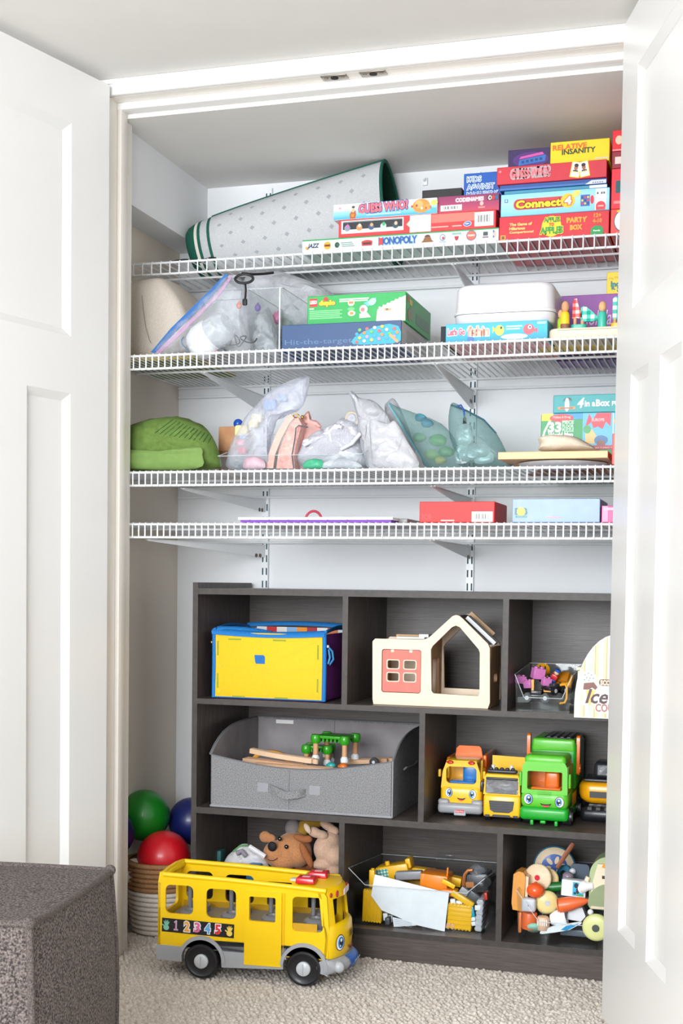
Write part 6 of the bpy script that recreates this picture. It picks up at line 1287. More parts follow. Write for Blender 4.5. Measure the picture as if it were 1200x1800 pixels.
# -- big bin of building toys
Yb = atz(800, 1642, FL).y+.004
bx0, bx1 = .4105, X(846, 1620, Yb); zf2 = Zp(700, 1560, Yb)-FL; zb2 = Zp(714, 1510, .3)-FL; zs2 = Zp(620, 1526, Yb)-FL
bin2 = acrylic_bin('clear_bin', 'large clear bin crammed with yellow and grey building toys and white paper', bx0, bx1, Yb, .33, FL+.0005, zf2, zb2, M_acr, .0022, .006, zs=zs2)
b = MB(); b.box(.14, .19, .33-Yb+.001, .33-Yb+.004, zb2-.002, zb2+.012, M_acr, .001); b.build('rear_tab', bin2)
M_yb = plastic('#f2bb12', .4); M_gb = plastic('#8d8f95', .45); M_wbk = plastic('#eceef1', .4); M_ob = plastic('#f0861a', .4); M_dg = plastic('#43464d', .4)
FZ = FL+.006
def chunk(name, lb, px0, py0, px1, py1, Y, D, m, roll=0, studs=None, bev=.002, cat='toy brick', group=None):
    a, c = at(px0, py1, Y), at(px1, py0, Y); w_, h_ = abs(c.x-a.x), abs(c.z-a.z); cx, cz = (a.x+c.x)/2, (a.z+c.z)/2
    cz = max(cz, FZ+h_/2*abs(cos(roll))+w_/2*abs(sin(roll)))
    b = MB(); b.box(-w_/2, w_/2, 0, D, -h_/2, h_/2, m, bev, 2); o = tag(b.build(name, loc=(cx, Y, cz)), lb, cat, group); o.rotation_euler = (0, roll, 0)
    if studs:
        s = MB(); n_ = studs; r = w_/n_*.3
        for i in range(n_):
            for j in range(max(1, round(n_*D/w_))): y = D*(j+.5)/max(1, round(n_*D/w_)); s.cyl((-w_/2+w_*(i+.5)/n_, y, h_/2), (-w_/2+w_*(i+.5)/n_, y, h_/2+.003), r, m, n=10)
        s.build('stud', o)
    return o, w_, h_
def ribbed(lb, px0, py0, px1, py1, Y, horiz):
    o, w_, h_ = chunk('toy_block', lb, px0, py0, px1, py1, Y, .022, M_yb, .03, None, .003, 'toy block')
    b = MB(); n_ = 6
    for i in range(n_):
        if horiz: z = -h_/2+h_*(i+.5)/n_; b.box(-w_/2+.001, w_/2-.001, -.002, .001, z-h_*.03, z+h_*.03, M_yb, .0006, 1)
        else: x = -w_/2+w_*(i+.5)/n_; b.box(x-w_*.035, x+w_*.035, -.002, .001, -h_/2+.006, h_/2-.006, M_yb, .0006, 1)
    for i in range(7):
        x = -w_/2+w_*(i+.5)/7; b.ball((x, .004, -h_/2+.001), (.0035, .005, .0035), M_yb, 10, 6); b.ball((x, .004, h_/2-.001), (.003, .005, .003), M_yb, 10, 6)
    b.build('rib', o)
ribbed('yellow ribbed toy block at the bus end of the large clear bin', 636, 1576, 671, 1628, Yb+.012, False)
ribbed('yellow ribbed toy block at the cubby wall end of the white paper', 785, 1601, 829, 1641, Yb+.012, True)
bpy.data.objects[-1] if False else None
def sheet(name, lb, pts, Y, cat, lines=0, tilt=.02):
    W = [at(px, py, Y) for px, py in pts]; c = W[0]; b = MB()
    P = [(v.x-c.x, v.z-c.z) for v in W]; b.prism(P, 0, .0007, K('#eef0f6', .7)); o = tag(b.build(name, loc=(c.x, Y, c.z)), lb, cat); o.rotation_euler = (-tilt, 0, 0)
    if lines:
        d = MB(); 
        for i in range(lines): d.shape([(P[0][0]+.004+.0008*i, P[0][1]-.004-.0045*i), (P[1][0]-.008, P[1][1]-.003-.003*i), (P[1][0]-.008, P[1][1]-.0038-.003*i), (P[0][0]+.004+.0008*i, P[0][1]-.005-.0045*i)], K('#9aa3b5'), 1)
        d.build('print_lines', o)
    return o
sheet('paper_sheet', 'large blank white paper slipped into the front of the clear bin', [(658.5, 1537), (789, 1570), (781.5, 1637), (768, 1634), (729, 1625), (700, 1612), (671, 1600), (652, 1574)], Yb+.007, 'paper')
sheet('paper_sheet', 'small lined instruction sheet below the blank white paper', [(689.5, 1612), (730, 1621), (731, 1627), (692, 1629)], Yb+.009, 'paper', 4)
v, w_, h_ = chunk('toy_vehicle', 'yellow toy vehicle body sticking up at the back of the large clear bin', 660, 1524, 718, 1546, .13, .06, M_yb, -.22, None, .004, 'toy vehicle')
b = MB(); b.box(-w_*.5, -w_*.12, -.0015, .0, -h_*.2, h_*.35, checks('teal_print', '#e8ece4', '#6fb5ac', '#3a8d86', .004)); b.build('patterned_panel', v); b = MB(); b.cyl((w_*.18, -.002, -h_*.3), (w_*.18, .062, -h_*.3), .011, M_dg, n=16); b.build('wheel_arch', v); b = MB(); b.box(w_*.42, w_*.58, .01, .05, h_*.1, h_*.75, M_yb, .003); b.build('tail_block', v); b = MB(); b.cyl((-w_*.15, .02, h_*.4), (-w_*.15, .02, h_*.75), .006, M_yb); b.build('raised_stud', v)
chunk('toy_brick', 'yellow toy brick behind the corner of the blank paper', 648, 1530, 658, 1560, .08, .02, M_yb, 0, 1)
chunk('toy_bar', 'long grey toy arm lying over the yellow vehicle', 694, 1534, 741, 1545, .09, .02, M_gb, -.12, None, .003, 'toy')
v, w_, h_ = chunk('toy_lattice', 'yellow toy lattice with dark slots behind the orange loader', 722, 1529, 762, 1546, .16, .03, M_yb, .06, None, .003, 'toy')
b = MB(); b.box(-w_*.3, w_*.05, -.001, 0, -h_*.1, h_*.15, M_dg); b.box(w_*.12, w_*.4, -.001, 0, -h_*.1, h_*.15, M_dg); b.build('slot', v)
v, w_, h_ = chunk('toy_loader', 'orange toy loader bucket in the middle of the large clear bin', 742, 1540, 786, 1568, .07, .07, M_ob, .05, None, .004, 'toy vehicle')
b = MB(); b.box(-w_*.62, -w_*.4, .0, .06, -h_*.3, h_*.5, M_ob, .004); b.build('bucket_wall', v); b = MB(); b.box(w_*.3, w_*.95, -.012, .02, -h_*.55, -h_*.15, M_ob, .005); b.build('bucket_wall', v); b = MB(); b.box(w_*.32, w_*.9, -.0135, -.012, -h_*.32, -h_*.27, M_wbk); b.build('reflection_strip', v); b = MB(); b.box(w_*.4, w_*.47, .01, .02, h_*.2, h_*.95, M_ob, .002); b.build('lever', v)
chunk('toy_plate', 'yellow toy plate leaning off the orange loader', 780, 1543, 810, 1556, .12, .03, M_yb, .15, None, .002)
chunk('toy_bar', 'yellow toy bar crossing the orange loader', 775, 1551, 800, 1557, .055, .01, M_yb, .42, None, .002)
v, w_, h_ = chunk('toy_vehicle', 'dark grey toy vehicle with a clear canopy at the back of the large bin', 816, 1538, 858, 1568, .12, .07, M_dg, -.1, None, .006, 'toy vehicle')
b = MB(); b.ball((0, .03, h_*.45), (w_*.42, .03, h_*.5), film('smoky_pane', '#8d9096', .55, .1)); b.build('canopy', v); b = MB(); b.tube([(-w_*.55, -.004, -h_*.1), (-w_*.45, -.004, h_*.5), (-w_*.3, -.002, h_*.7), (-w_*.1, -.002, h_*.72)], .0045, mat('copper', '#b5733f', .35, .3), 8); b.build('pipe', v)
b = MB(); b.box(-w_*.45, -w_*.1, -.003, 0, -h_*.2, h_*.1, plastic('#b67a4b')); b.box(-w_*.05, w_*.3, -.003, 0, -h_*.35, h_*.05, plastic('#26282d'), .001); b.cyl((w_*.45, -.004, h_*.1), (w_*.45, .06, h_*.1), .012, BK, n=16); b.build('engine_block', v)
chunk('toy_tile', 'light grey toy tile tipped against the dark vehicle', 806, 1562, 822, 1577, .06, .012, M_gb, .55, None, .001)
chunk('toy_tile', 'dark grey toy tile with raised lines below the light grey one', 820, 1570, 840, 1590, .06, .012, M_dg, .55, None, .001)
chunk('toy_bar', 'yellow curved toy arm above the two white bricks', 790, 1577, 834, 1585, .045, .014, M_yb, .5, None, .004, 'toy')
for i, (a, c, d, e, lb) in enumerate(((791, 1581, 800, 1593, 'white toy brick next to the paper edge, under the yellow arm'), (801, 1584, 812, 1596, 'second white toy brick under the yellow arm'), (797, 1596, 808, 1602, 'flat white toy brick above the ribbed yellow block'), (673, 1606, 681, 1618, 'white toy brick at the foot of the blank paper'), (682, 1610, 689, 1621, 'white toy brick touching the lined sheet'), (730, 1627, 737, 1634, 'tiny white toy brick under the blank paper'))):
    chunk('toy_brick', lb, a, c, d, e, Yb+.016+.004*(i % 3), .012, M_wbk, .12*(i % 3-1), None, .001, 'toy brick', 'white bricks in the large clear bin')
chunk('toy_brick', 'bright cyan toy brick near the ridged grey block', 822, 1595, 833, 1612, Yb+.013, .012, plastic('#16a5c4'), -.2, None, .001)
for i in range(2): chunk('toy_brick', ('white toy brick directly under the cyan one', 'lower white toy brick beside the ridged grey block')[i], 826+i*2, 1613+i*8, 835+i*2, 1619+i*8, Yb+.013, .012, M_wbk, -.2, None, .001)
v, w_, h_ = chunk('toy_block', 'tall ridged pale grey toy block at the front corner of the large bin', 836, 1585, 848, 1640, Yb+.013, .06, plastic('#b9bcc3', .45), .06, None, .002, 'toy block')
b = MB()
for i in range(6): z = -h_/2+h_*(i+.5)/6; b.box(-w_/2-.0012, w_/2+.0012, -.0012, .061, z-h_*.045, z+h_*.045, plastic('#b9bcc3', .45), .0008, 1)
b.build('ridge', v)
chunk('toy_brick', 'pale grey cap brick on the ridged block', 834, 1592, 844, 1600, Yb+.004+.007, .002, M_wbk)
for i in range(2): chunk('toy_brick', ('peach toy piece by the lower corner of the paper', 'second peach toy piece by the lower corner of the paper')[i], 783+i*8, 1629+i*2, 790+i*8, 1639, Yb+.004+.004*0+.0065, .004, plastic('#e2a684'), .4, None, .001)
for i, (a, c, d, e, Y, m) in enumerate(((676, 1619, 684, 1630, .03, M_dg), (640, 1552, 660, 1572, .16, M_dg), (700, 1548, 740, 1566, .18, M_yb), (745, 1566, 790, 1600, .12, M_gb), (840, 1562, 862, 1585, .17, M_dg), (800, 1596, 850, 1630, .12, M_yb), (850, 1570, 856, 1582, .05, plastic('#c23a30')), (640, 1590, 690, 1625, .1, M_gb), (690, 1575, 740, 1625, .1, M_yb), (745, 1600, 790, 1632, .08, M_dg))):
    chunk('toy_brick', ('dark toy brick low at the front of the large bin', 'dark toy brick in the depth of the large bin near the bus', 'yellow toy brick under the grey arm', 'grey toy brick under the orange loader', 'dark toy brick below the dark vehicle', 'yellow toy brick deep behind the ridged block', 'small red toy brick by the dark vehicle', 'grey toy brick behind the ribbed block near the bus', 'yellow toy brick hidden behind the blank paper', 'dark toy brick behind the paper edge')[i], a, c, d, e, Y, .03, m, .1*(i % 3-1), 2 if i in (1, 2, 4, 5) else None, .0015)

# -- bin of wooden play food
Yf = atz(930, 1661, FL).y+.006; fx0 = X(911, 1640, Yf); zf4 = Zp(920, 1566, Yf)-FL; zb4 = Zp(905, 1546, Yf)-FL+.05
bin3 = acrylic_bin('clear_bin', 'clear bin of wooden play food and a sage toaster in the corner cubby', fx0, 1.13, Yf, .33, FL+.0005, .055, .13, M_acr, .0022, .006, zs=zf4)
def food(name, lb, px, py, Y, cat='toy food', group='wooden play food in the corner cubby'): q = at(px, py, Y); return thing(name, lb, cat, (q.x, Y, q.z), 0, group), q
def u(Y): return 1/((at(701, 1550, Y)-at(700, 1550, Y)).length)
def disc(name, lb, px, py, Y, rpx, th, m, yaw=0, pitch=0, group='wooden play food in the corner cubby', cat='toy food', hub=None, hubm=None, round_=.003):
    o, q = food(name, lb, px, py, Y, cat, group); r = rpx/u(Y); b = MB(); b.lathe([(.0005, 0), (r-round_, 0), (r, round_), (r, th-round_), (r-round_, th), (.0005, th)], m, 32, Matrix.Rotation(-pi/2, 4, 'X') @ Matrix.Translation((0, 0, 0))); b.build('disc', o, angle=50)
    if hub: b = MB(); b.cyl((0, -.0015, 0), (0, .001, 0), hub/u(Y), hubm, n=20); b.build('hub', o)
    o.rotation_euler = (pitch, 0, yaw); return o, r
M_lt = mat('maple', '#e3c9a6', .55, scale=9, hex2='#ebd5b6', stretch=(5, 8, 30)); M_or = plastic('#ea6a35', .4)
o, r = disc('toy_plate', 'wooden play plate with a blue painted flower in the food bin', 974, 1524, .20, 33, .010, M_lt, .15, -.1, cat='toy plate')
b = MB(); b.lathe([(r*.64, -.0008), (r*.60, -.0012), (.0005, -.0012)], plastic('#1f55a8', .45), 28, Matrix.Rotation(-pi/2, 4, 'X'), cap=False)
b.build('blue_centre', o); b = MB()
for k in range(6): a = k*pi/3+.2; b.oval(r*.36*cos(a), r*.36*sin(a), r*.20, r*.10, M_lt, 5, rot=a)
b.build('petal_print', o); b = MB(); b.tube([(r*.98*cos(a), .005, r*.98*sin(a)) for a in [2*pi*i/32 for i in range(32)]], .0036, plastic('#2d6a80', .45), 8, closed=True); b.build('rim_band', o)
o, r = disc('toy_slice', 'round pale wooden slice with a red dot, leaning at the front of the food bin', 944, 1543, .06, 23, .012, M_lt, -.2, -.12, hub=4.6, hubm=plastic('#cf1f3a'))
o, r = disc('toy_slice', 'second pale wooden slice tucked behind the red dotted one', 961, 1546, .085, 19, .010, mat('maple_gold', '#e6c58c', .55), -.1, -.1)
o, r = disc('toy_wheel_cheese', 'cream yellow play onion disc with a pale grey centre', 962, 1588, .035, 19.5, .020, mat('cream_paint', '#e9d795', .35), .25, 0, hub=4.6, hubm=K('#c3c6cd'), round_=.007)
o, r = disc('toy_disc', 'mint green round play disc at the foot of the orange can', 938, 1635, Yf+.012, 13, .012, plastic('#9ccfbd', .45), .2, .9, round_=.004)
o, r = disc('toy_ring', 'dark teal ring deep in the food bin beside the wooden stick', 990, 1536, .15, 15, .012, plastic('#2b6a85', .45), -.5, -.2, hub=6, hubm=BK)
o, q = food('toy_stick', 'brown wooden play stick standing out of the food bin', 996, 1502, .13); b = MB(); b.tube([(-.022, 0, -.034), (-.005, 0, -.004), (.010, 0, .020), (.0155, 0, .029)], [.0065, .0068, .0075, .0055], mat('stick_brown', '#a8694a', .6), 12, flat=.5); b.build('shaft', o)
o, q = food('toy_bread', 'tan play bread loaf standing at the front corner of the food bin', 912, 1566, .03); P = [(-.013, -.046), (.012, -.048), (.0135, .034), (.008, .044), (-.004, .046), (-.015, .038), (-.0165, -.03)]
b = MB(); b.prism(P, 0, .05, plastic('#e1973f', .5), edge=plastic('#dd9440', .5)); b.build('loaf', o); b = MB(); b.prism([(.0136, -.03), (.02, -.026), (.02, .034), (.0136, .036)], .004, .046, M_lt); b.build('cut_face', o); o.rotation_euler.y = .03
o, q = food('toy_tomato', 'orange red play tomato above the cream disc', 941, 1565, .03); b = MB(); b.ball((0, 0, 0), (.021, .02, .018), plastic('#ec5b27', .25), 24, 14); b.build('fruit', o); b = MB(); b.cyl((0, 0, .0175), (0, 0, .0195), .004, plastic('#c94a1e'), n=12); b.build('stem_scar', o)
o, q = food('toy_cucumber', 'dark green play cucumber lying behind the milk carton', 970, 1560, .07); b = MB(); b.tube([(-.024, 0, 0), (-.02, 0, 0), (.0, 0, .001), (.03, 0, .006), (.042, 0, .008)], [.004, .010, .0115, .0115, .009], plastic('#1c6a2a', .4), 16); b.build('fruit', o)
o, q = food('toy_carton', 'white play milk carton with a blue cow print', 1006, 1562, .035)
b = MB(); b.box(-.026, .030, 0, .026, -.019, .019, plastic('#f0f2f5', .4), .0015); b.build('carton', o); b = MB(); b.rect(.0, .026, -.016, .016, K('#35a8cf'), 1)
for x, z, a, c in ((.008, .008, .005, .006), (.012, -.004, .004, .007), (.019, .004, .004, .004), (.006, -.010, .003, .003)): b.oval(x, z, a, c, K('#1b2733'), 2)
b.oval(.021, .003, .009, .011, K('#f4f6f8'), 3); b.rect(.010, .026, -.016, -.012, K('#4ea04a'), 2); b.build('cow_print', o); o.rotation_euler.y = .04
o, q = food('toy_bottle', 'small white play bottle between the carton and the toaster', 1030, 1558, .025); b = MB(); b.lathe([(.001, -.015), (.013, -.014), (.0145, -.004), (.010, .004), (.0085, .016), (.001, .017)], plastic('#f2f2f5', .35), 20, Matrix.Rotation(pi/2-.15, 4, 'Y')); b.build('bottle_body', o)
o, q = food('toy_carrot', 'orange play carrot half lying over the white bottle', 1005, 1589, .022); b = MB(); b.tube([(-.0315, 0, -.006), (-.028, 0, -.006), (-.005, 0, -.0), (.025, 0, .008), (.038, 0, .0115)], [.0135, .018, .0165, .0095, .003], M_or, 20); b.build('root', o); b = MB(); b.cyl((-.0332, 0, -.0065), (-.0315, 0, -.0062), .0155, mat('carrot_cut', '#f0a16a', .5), n=20); b.build('cut_face', o)
o, q = food('toy_salt_block', 'pale grey rounded play block on the orange can', 928, 1592, Yf+.014); b = MB(); b.box(-.0165, .0165, 0, .024, -.016, .016, plastic('#c6cad3', .5), .006, 3); b.build('block_body', o); b = MB(); b.oval(0, .0, .0015, .0015, K('#5a5f69'), 1); b.build('hole_print', o)
o, q = food('toy_can', 'orange play can under the pale grey block', 930, 1618, Yf+.022); b = MB(); b.lathe([(.001, -.019), (.0165, -.019), (.0175, -.017), (.0175, .017), (.0165, .019), (.001, .019)], M_or, 24, Matrix.Rotation(.05, 4, 'Y')); b.build('can_body', o); b = MB(); b.lathe([(.0178, -.012), (.0178, -.010)], plastic('#d55a28'), 24, cap=False); b.build('groove', o)
o, q = food('toy_wedge', 'thin orange play wedge squeezed against the wall of the food bin', 913, 1622, Yf+.02); b = MB(); b.box(-.003, .004, 0, .04, -.024, .024, plastic('#ef8b4f', .45), .002); b.build('wedge_body', o)
o, q = food('toy_shaker', 'peach and white striped play shaker under the cream disc', 954, 1620, Yf+.016); b = MB(); b.lathe([(.001, -.02), (.013, -.019), (.0155, -.010), (.0155, .006), (.012, .012), (.001, .013)], mat('peach_paint', '#e3b79a', .5), 22); b.build('shaker_body', o); b = MB()
for k in range(5): b.box(-.0105+k*.005, -.0083+k*.005, -.0162, -.0125, -.006, .008, K('#f0efee'))
b.build('white_stripe', o)
o, q = food('toy_teacup', 'white play cup lying on its side above the blue tipped board', 982, 1614, Yf+.03); b = MB(); b.lathe([(.001, -.02), (.012, -.019), (.019, -.006), (.0215, .014), (.019, .018), (.001, .016)], plastic('#eef0f4', .35), 24, Matrix.Rotation(1.3, 4, 'Y')); b.build('cup', o); b = MB(); b.box(.010, .018, -.006, .014, -.004, .02, M_dg, .002); b.build('dark_band', o)
o, q = food('toy_kettle', 'white faceted play kettle behind the cup', 1012, 1608, Yf+.04); b = MB(); b.prism([(-.024, -.012), (.012, -.015), (.022, -.002), (.014, .018), (-.016, .012)], 0, .03, plastic('#e3e5ea', .4)); b.build('kettle_body', o, angle=20)
o, q = food('toy_board', 'white play knife board with a blue tip along the front of the food bin', 985, 1632, Yf+.008); b = MB(); b.prism([(-.048, -.016), (-.046, -.009), (-.02, .002), (.02, .012), (.045, .018), (.048, .016), (.02, -.002), (-.01, -.010), (-.043, -.017)], 0, .010, plastic('#eef2f6', .35)); b.build('blade', o); b = MB(); b.shape([(.0, -.004), (.012, .007), (.044, .0165), (.03, .006), (.014, -.004)], K('#2497cf'), 1); b.build('blue_tip', o)
o, q = food('toy_slab', 'slate blue play slab on the floor of the food bin', 1010, 1636, .06); b = MB(); b.box(-.035, .05, 0, .05, -.014, .002, plastic('#5d6674', .5), .003); b.build('slab_body', o)
o, q = food('toy_tray', 'slate grey play pan standing upright behind the carton', 1019, 1535, .14); b = MB(); b.prism(rrect(-.022, .022, -.03, .022, .008, 4), 0, .012, plastic('#4a5868', .5)); b.build('pan_body', o); b = MB(); b.ball((-.017, -.004, .004), .008, plastic('#e8eaee')); b.build('knob', o)
o, q = food('toy_plum', 'glossy mauve play plum beside the slate pan', 998, 1541, .09); b = MB(); b.ball((0, 0, 0), (.014, .013, .012), plastic('#8a7d8c', .25), 20, 12); b.build('fruit', o); b = MB(); b.cyl((-.012, -.004, .002), (-.0145, -.005, .002), .0025, BK, n=8); b.build('stalk', o)
# toaster
Yt = .02; q = at(1033, 1600, Yt); ts = thing('toy_toaster', 'sage green play toaster with a birch front and an orange slice', 'toy appliance', (q.x, Yt, q.z)); M_sage = plastic('#a9b98a', .45); M_sage2 = plastic('#8f9c74', .45)
tw = .13; th_ = Zp(1060, 1508, Yt)-q.z
b = MB(); P = [(0, .006), (.004, 0), (tw, 0), (tw, th_-.002)]+arc(.045, th_-.045, .045, 90, 180, 8)+[(.0, .04)]; b.prism(P, .014, .09, M_sage); b.build('shell', ts, angle=50)
b = MB(); b.prism([(.006, .004), (tw-.004, .004), (tw-.004, th_-.016), (.020, th_-.016), (.016, th_-.03), (.006, th_-.07)], .004, .0138, M_birch, edge=M_birch); fpn = b.build('front_plate', ts)
b = MB(); b.prism([(.0, .012), (tw, .012), (tw, th_*.52)]+arc(.05, .02, .05, 90, 180, 8, th_*.52-.02), -.004, .004, M_sage2, edge=M_sage); b.build('front_arch', ts, angle=50)
b = MB(); b.rect(.03, .09, th_*.60, th_*.66, K('#33291f'), 1, M=Matrix.Translation((0, .004, 0))); b.shape(arc(.055, th_*.74, .028, 20, 160, 10)+arc(.055, th_*.74, .020, 160, 20, 10), plastic('#f0961e'), 1, M=Matrix.Translation((0, .004, 0))); b.build('slot_print', fpn)
MB().ball((.006, .0, -.004), .007, M_wh).build('foot', ts); b = MB(); b.tube([(-.006, .01, .05), (-.008, .01, .06), (-.002, .012, .075)], .006, M_birch, 10); b.build('lever', ts)
q = at(1047, 1631, Yf+.004-.014); w_ = thing('toy_roller', 'pale yellow play wheel with a dark hub at the front of the food bin', 'toy food', (q.x, Yf-.0145, q.z)); r = 22.5/u(Yf)
M_py = plastic('#d9dc96', .35); b = MB(); b.lathe([(.005, 0), (r*.72, -.001), (r*.93, .002), (r, .008), (r*.97, .0135), (.005, .0135)], M_py, 36, Matrix.Rotation(-pi/2, 4, 'X')); b.build('tyre', w_, angle=60); b = MB(); b.cyl((0, -.0015, 0), (0, .003, 0), r*.27, plastic('#4c534e'), n=24); b.build('hub', w_)

# ================================================================== bus on the carpet
BH = radians(5.1); M_by = plastic('#f6c90c', .3); M_byd = plastic('#f0bd0a', .3); M_bg = plastic('#a2a4a8', .35); M_bgd = plastic('#7f8186', .4)
bus = thing('toy_bus', 'yellow open topped toy school bus with a number stripe, parked on the carpet', 'toy bus', (.159, -.286, 0), BH); BW = .155
side = [(-.112, .07), (.286, .062), (.288, .135), (.282, .205), (.272, .219), (-.098, .236), (-.109, .228), (-.112, .215)]
wn = [rrect(-.094, -.028, .145, .211, .012, 4), rrect(.003, .073, .141, .208, .012, 4), rrect(.105, .166, .141, .197, .004, 3), rrect(.204, .274, .124, .202, .010, 4)]
for y0_, y1_, nm in ((0, .006, 'side_wall'), (BW-.006, BW, 'side_wall')):
    b = MB(); b.prism(side, y0_, y1_, M_by, holes=wn, edge=M_byd); b.build(nm, bus, angle=50)
b = MB(); b.prism([(.0, .07), (BW, .07), (BW, .215), (BW-.012, .236), (.012, .236), (0, .215)], 0, .006, M_by, holes=[rrect(.03, BW-.03, .14, .20, .01, 3)], M=Matrix.Translation((-.106, 0, 0)) @ RIGHT); b.build('rear_wall', bus)
# bowed nose
def nose(y): t = y/BW; return .030*sin(pi*min(1, max(0, t*1.02)))**.6+.012*t
def nring(z, off, n=12): return [(.284+nose(BW*i/n)+off, BW*i/n, z) for i in range(n+1)]
def nwall(zs, m, nm, y0=0, y1=1, th=.006):
    b = MB(); n = 16; V = []; F = []
    ys = [BW*(y0+(y1-y0)*i/n) for i in range(n+1)]
    for z, off in zs: V += [(.284+nose(y)+off, y, z) for y in ys]
    k = len(V); V += [(x-th, y, z) for x, y, z in V]; r_ = n+1; c = len(zs)
    for j in range(c-1):
        for i in range(n): a = j*r_+i; F += [(a, a+1, a+r_+1, a+r_), (k+a+r_, k+a+r_+1, k+a+1, k+a)]
    for i in range(n): F += [(i+1, i, k+i, k+i+1), ((c-1)*r_+i, (c-1)*r_+i+1, k+(c-1)*r_+i+1, k+(c-1)*r_+i)]
    for j in range(c-1): a = j*r_; F += [(a, a+r_, k+a+r_, k+a), (a+n+r_, a+n, k+a+n, k+a+n+r_)]
    b.raw(V, F, m); return b.build(nm, bus, angle=60)
hood = nwall([(.064, -.004), (.075, .0), (.11, .002), (.133, .0), (.140, -.006)], M_by, 'front_wall')
nwall([(.140, -.006), (.150, -.007), (.192, -.012), (.196, -.012)], M_by, 'windscreen_post', 0, .14); nwall([(.140, -.006), (.150, -.007), (.192, -.012), (.196, -.012)], M_by, 'windscreen_post', .88, 1)
nwall([(.196, -.012), (.212, -.016), (.222, -.026)], M_by, 'front_header')
b = MB(); n = 16; V = []; 
for x, z in ((.205, .2225), (.24, .2225), (.27, .221)): V += [(x, BW*i/n, z+.006*sin(pi*i/n)) for i in range(n+1)]
V += [(.284+nose(BW*i/n)-.024, BW*i/n, .2215+.003*sin(pi*i/n)) for i in range(n+1)]
k = len(V); V += [(x, y, z-.005) for x, y, z in V]; F = []
for j in range(3):
    for i in range(n): a = j*(n+1)+i; F += [(a, a+n+1, a+n+2, a+1), (k+a+1, k+a+n+2, k+a+n+1, k+a)]
for i in range(n): F += [(i, i+1, k+i+1, k+i), (3*(n+1)+i+1, 3*(n+1)+i, k+3*(n+1)+i, k+3*(n+1)+i+1)]
b.raw(V, F, M_by); b.build('front_roof', bus, angle=60)
b = MB()
for y in (.004, BW-.004): b.tube([(-.100, y, .233), (.05, y, .229), (.2, y, .222), (.28, y, .217)], .0062, M_by, 10)
b.tube([(-.102, .006, .233), (-.106, BW*.3, .235), (-.106, BW*.7, .235), (-.102, BW-.006, .233)], .0062, M_by, 10); b.box(-.106, -.096, .004, BW-.004, .222, .236, M_by, .004); b.box(.203, .212, .004, BW-.004, .212, .2275, M_by, .004); b.build('roof_rim', bus, angle=50)
b = MB(); b.box(-.1, .27, .007, BW-.007, .120, .1275, M_bgd); b.build('floor_deck', bus)
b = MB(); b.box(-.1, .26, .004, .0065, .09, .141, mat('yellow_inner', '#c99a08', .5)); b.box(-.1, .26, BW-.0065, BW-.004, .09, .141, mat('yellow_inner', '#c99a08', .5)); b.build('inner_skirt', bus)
for i, x in enumerate((-.06, .04, .135, .235)):
    b = MB(); b.cyl((x, .075, .127), (x, .075, .205 if i != 1 else .19), .0048, M_bgd, n=12); b.build('grab_pole', bus)
    for y in (.045, .11): b = MB(); b.lathe([(.026, .1278), (.026, .141), (.020, .1455), (.015, .1455), (.014, .1405), (.0005, .1405)], M_bgd, 22, Matrix.Translation((x+.012, y, 0))); b.build('seat_ring', bus)
# skirt with wheel arches
def arch_poly(z0a, z0b, top):
    P = [(-.114, .039)]
    for wx in (-.006, .232):
        P += [(wx-.0475, .036)]+[(wx+.0475*cos(radians(a)), .043+.0475*sin(radians(a))) for a in range(172, 7, -12)]+[(wx+.0475, .030)]
    return P+[(.287, .027), (.287, .066), (-.114, .072)]
b = MB(); b.prism(arch_poly(0, 0, 0), -.003, .012, M_bg); b.prism(arch_poly(0, 0, 0), BW-.012, BW+.003, M_bg); b.box(-.114, -.1, 0, BW, .039, .072, M_bg, .002); b.build('grey_skirt', bus, angle=45)
for wx in (-.006, .232):
    for y in (-.006, BW+.001):
        b = MB(); b.loft([[(wx+r_*cos(radians(a)), y_, .043+r_*sin(radians(a))) for r_, y_ in ((.0475, y), (.055, y), (.056, y+.005), (.0475, y+.005))] for a in range(-4, 185, 9)], M_bg); b.build('wheel_arch', bus, angle=50)
        yy = y+.004 if y < 0 else y-.003; s_ = -1 if y < 0 else 1
        wb_ = MB(); Mw = Matrix.Translation((wx, yy-s_*.0, .0415)) @ Matrix.Rotation(-s_*pi/2, 4, 'X')
        wb_.lathe([(.0005, -.02), (.036, -.02), (.0405, -.016), (.0415, -.008), (.0412, -.002), (.038, .0035), (.034, .004), (.031, .002), (.017, .002), (.0005, .002)], plastic('#17171b', .4), 36, Mw); wo = wb_.build('wheel', bus, angle=40)
        hb_ = MB(); hb_.lathe([(.0165, .002), (.0160, .0065), (.013, .0085), (.0005, .009)], plastic('#c3c6ca', .3), 24, Mw); hb_.box(-.0006, .0006, -.012, .012, .0088, .0096, M_bg, M=Mw); hb_.build('hub_cap', wo)
b = MB(); b.box(.092, .182, -.0035, .002, .040, .2085, M_by, .0025); do = b.build('door', bus)
b = MB(); P = rrect(.092, .182, .136, .206, .006, 3); b.prism([(.090, .038), (.184, .038), (.184, .212), (.090, .212)], -.0045, -.0005, M_byd, holes=[[(.094, .042), (.180, .042), (.180, .208), (.094, .208)]]); 
bpy.data.objects.remove(do, do_unlink=True)
b = MB(); b.prism([(.094, .041), (.180, .041), (.180, .2085), (.094, .2085)], -.0045, -.0002, M_by, holes=[rrect(.105, .166, .141, .197, .004, 3)], edge=M_byd); b.build('door', bus)
b = MB(); b.tube([(.184, -.001, .075), (.185, -.001, .208)], .0022, M_byd, 8); b.box(.181, .1915, -.003, .0, .058, .085, M_bg, .001); b.build('door_track', bus)
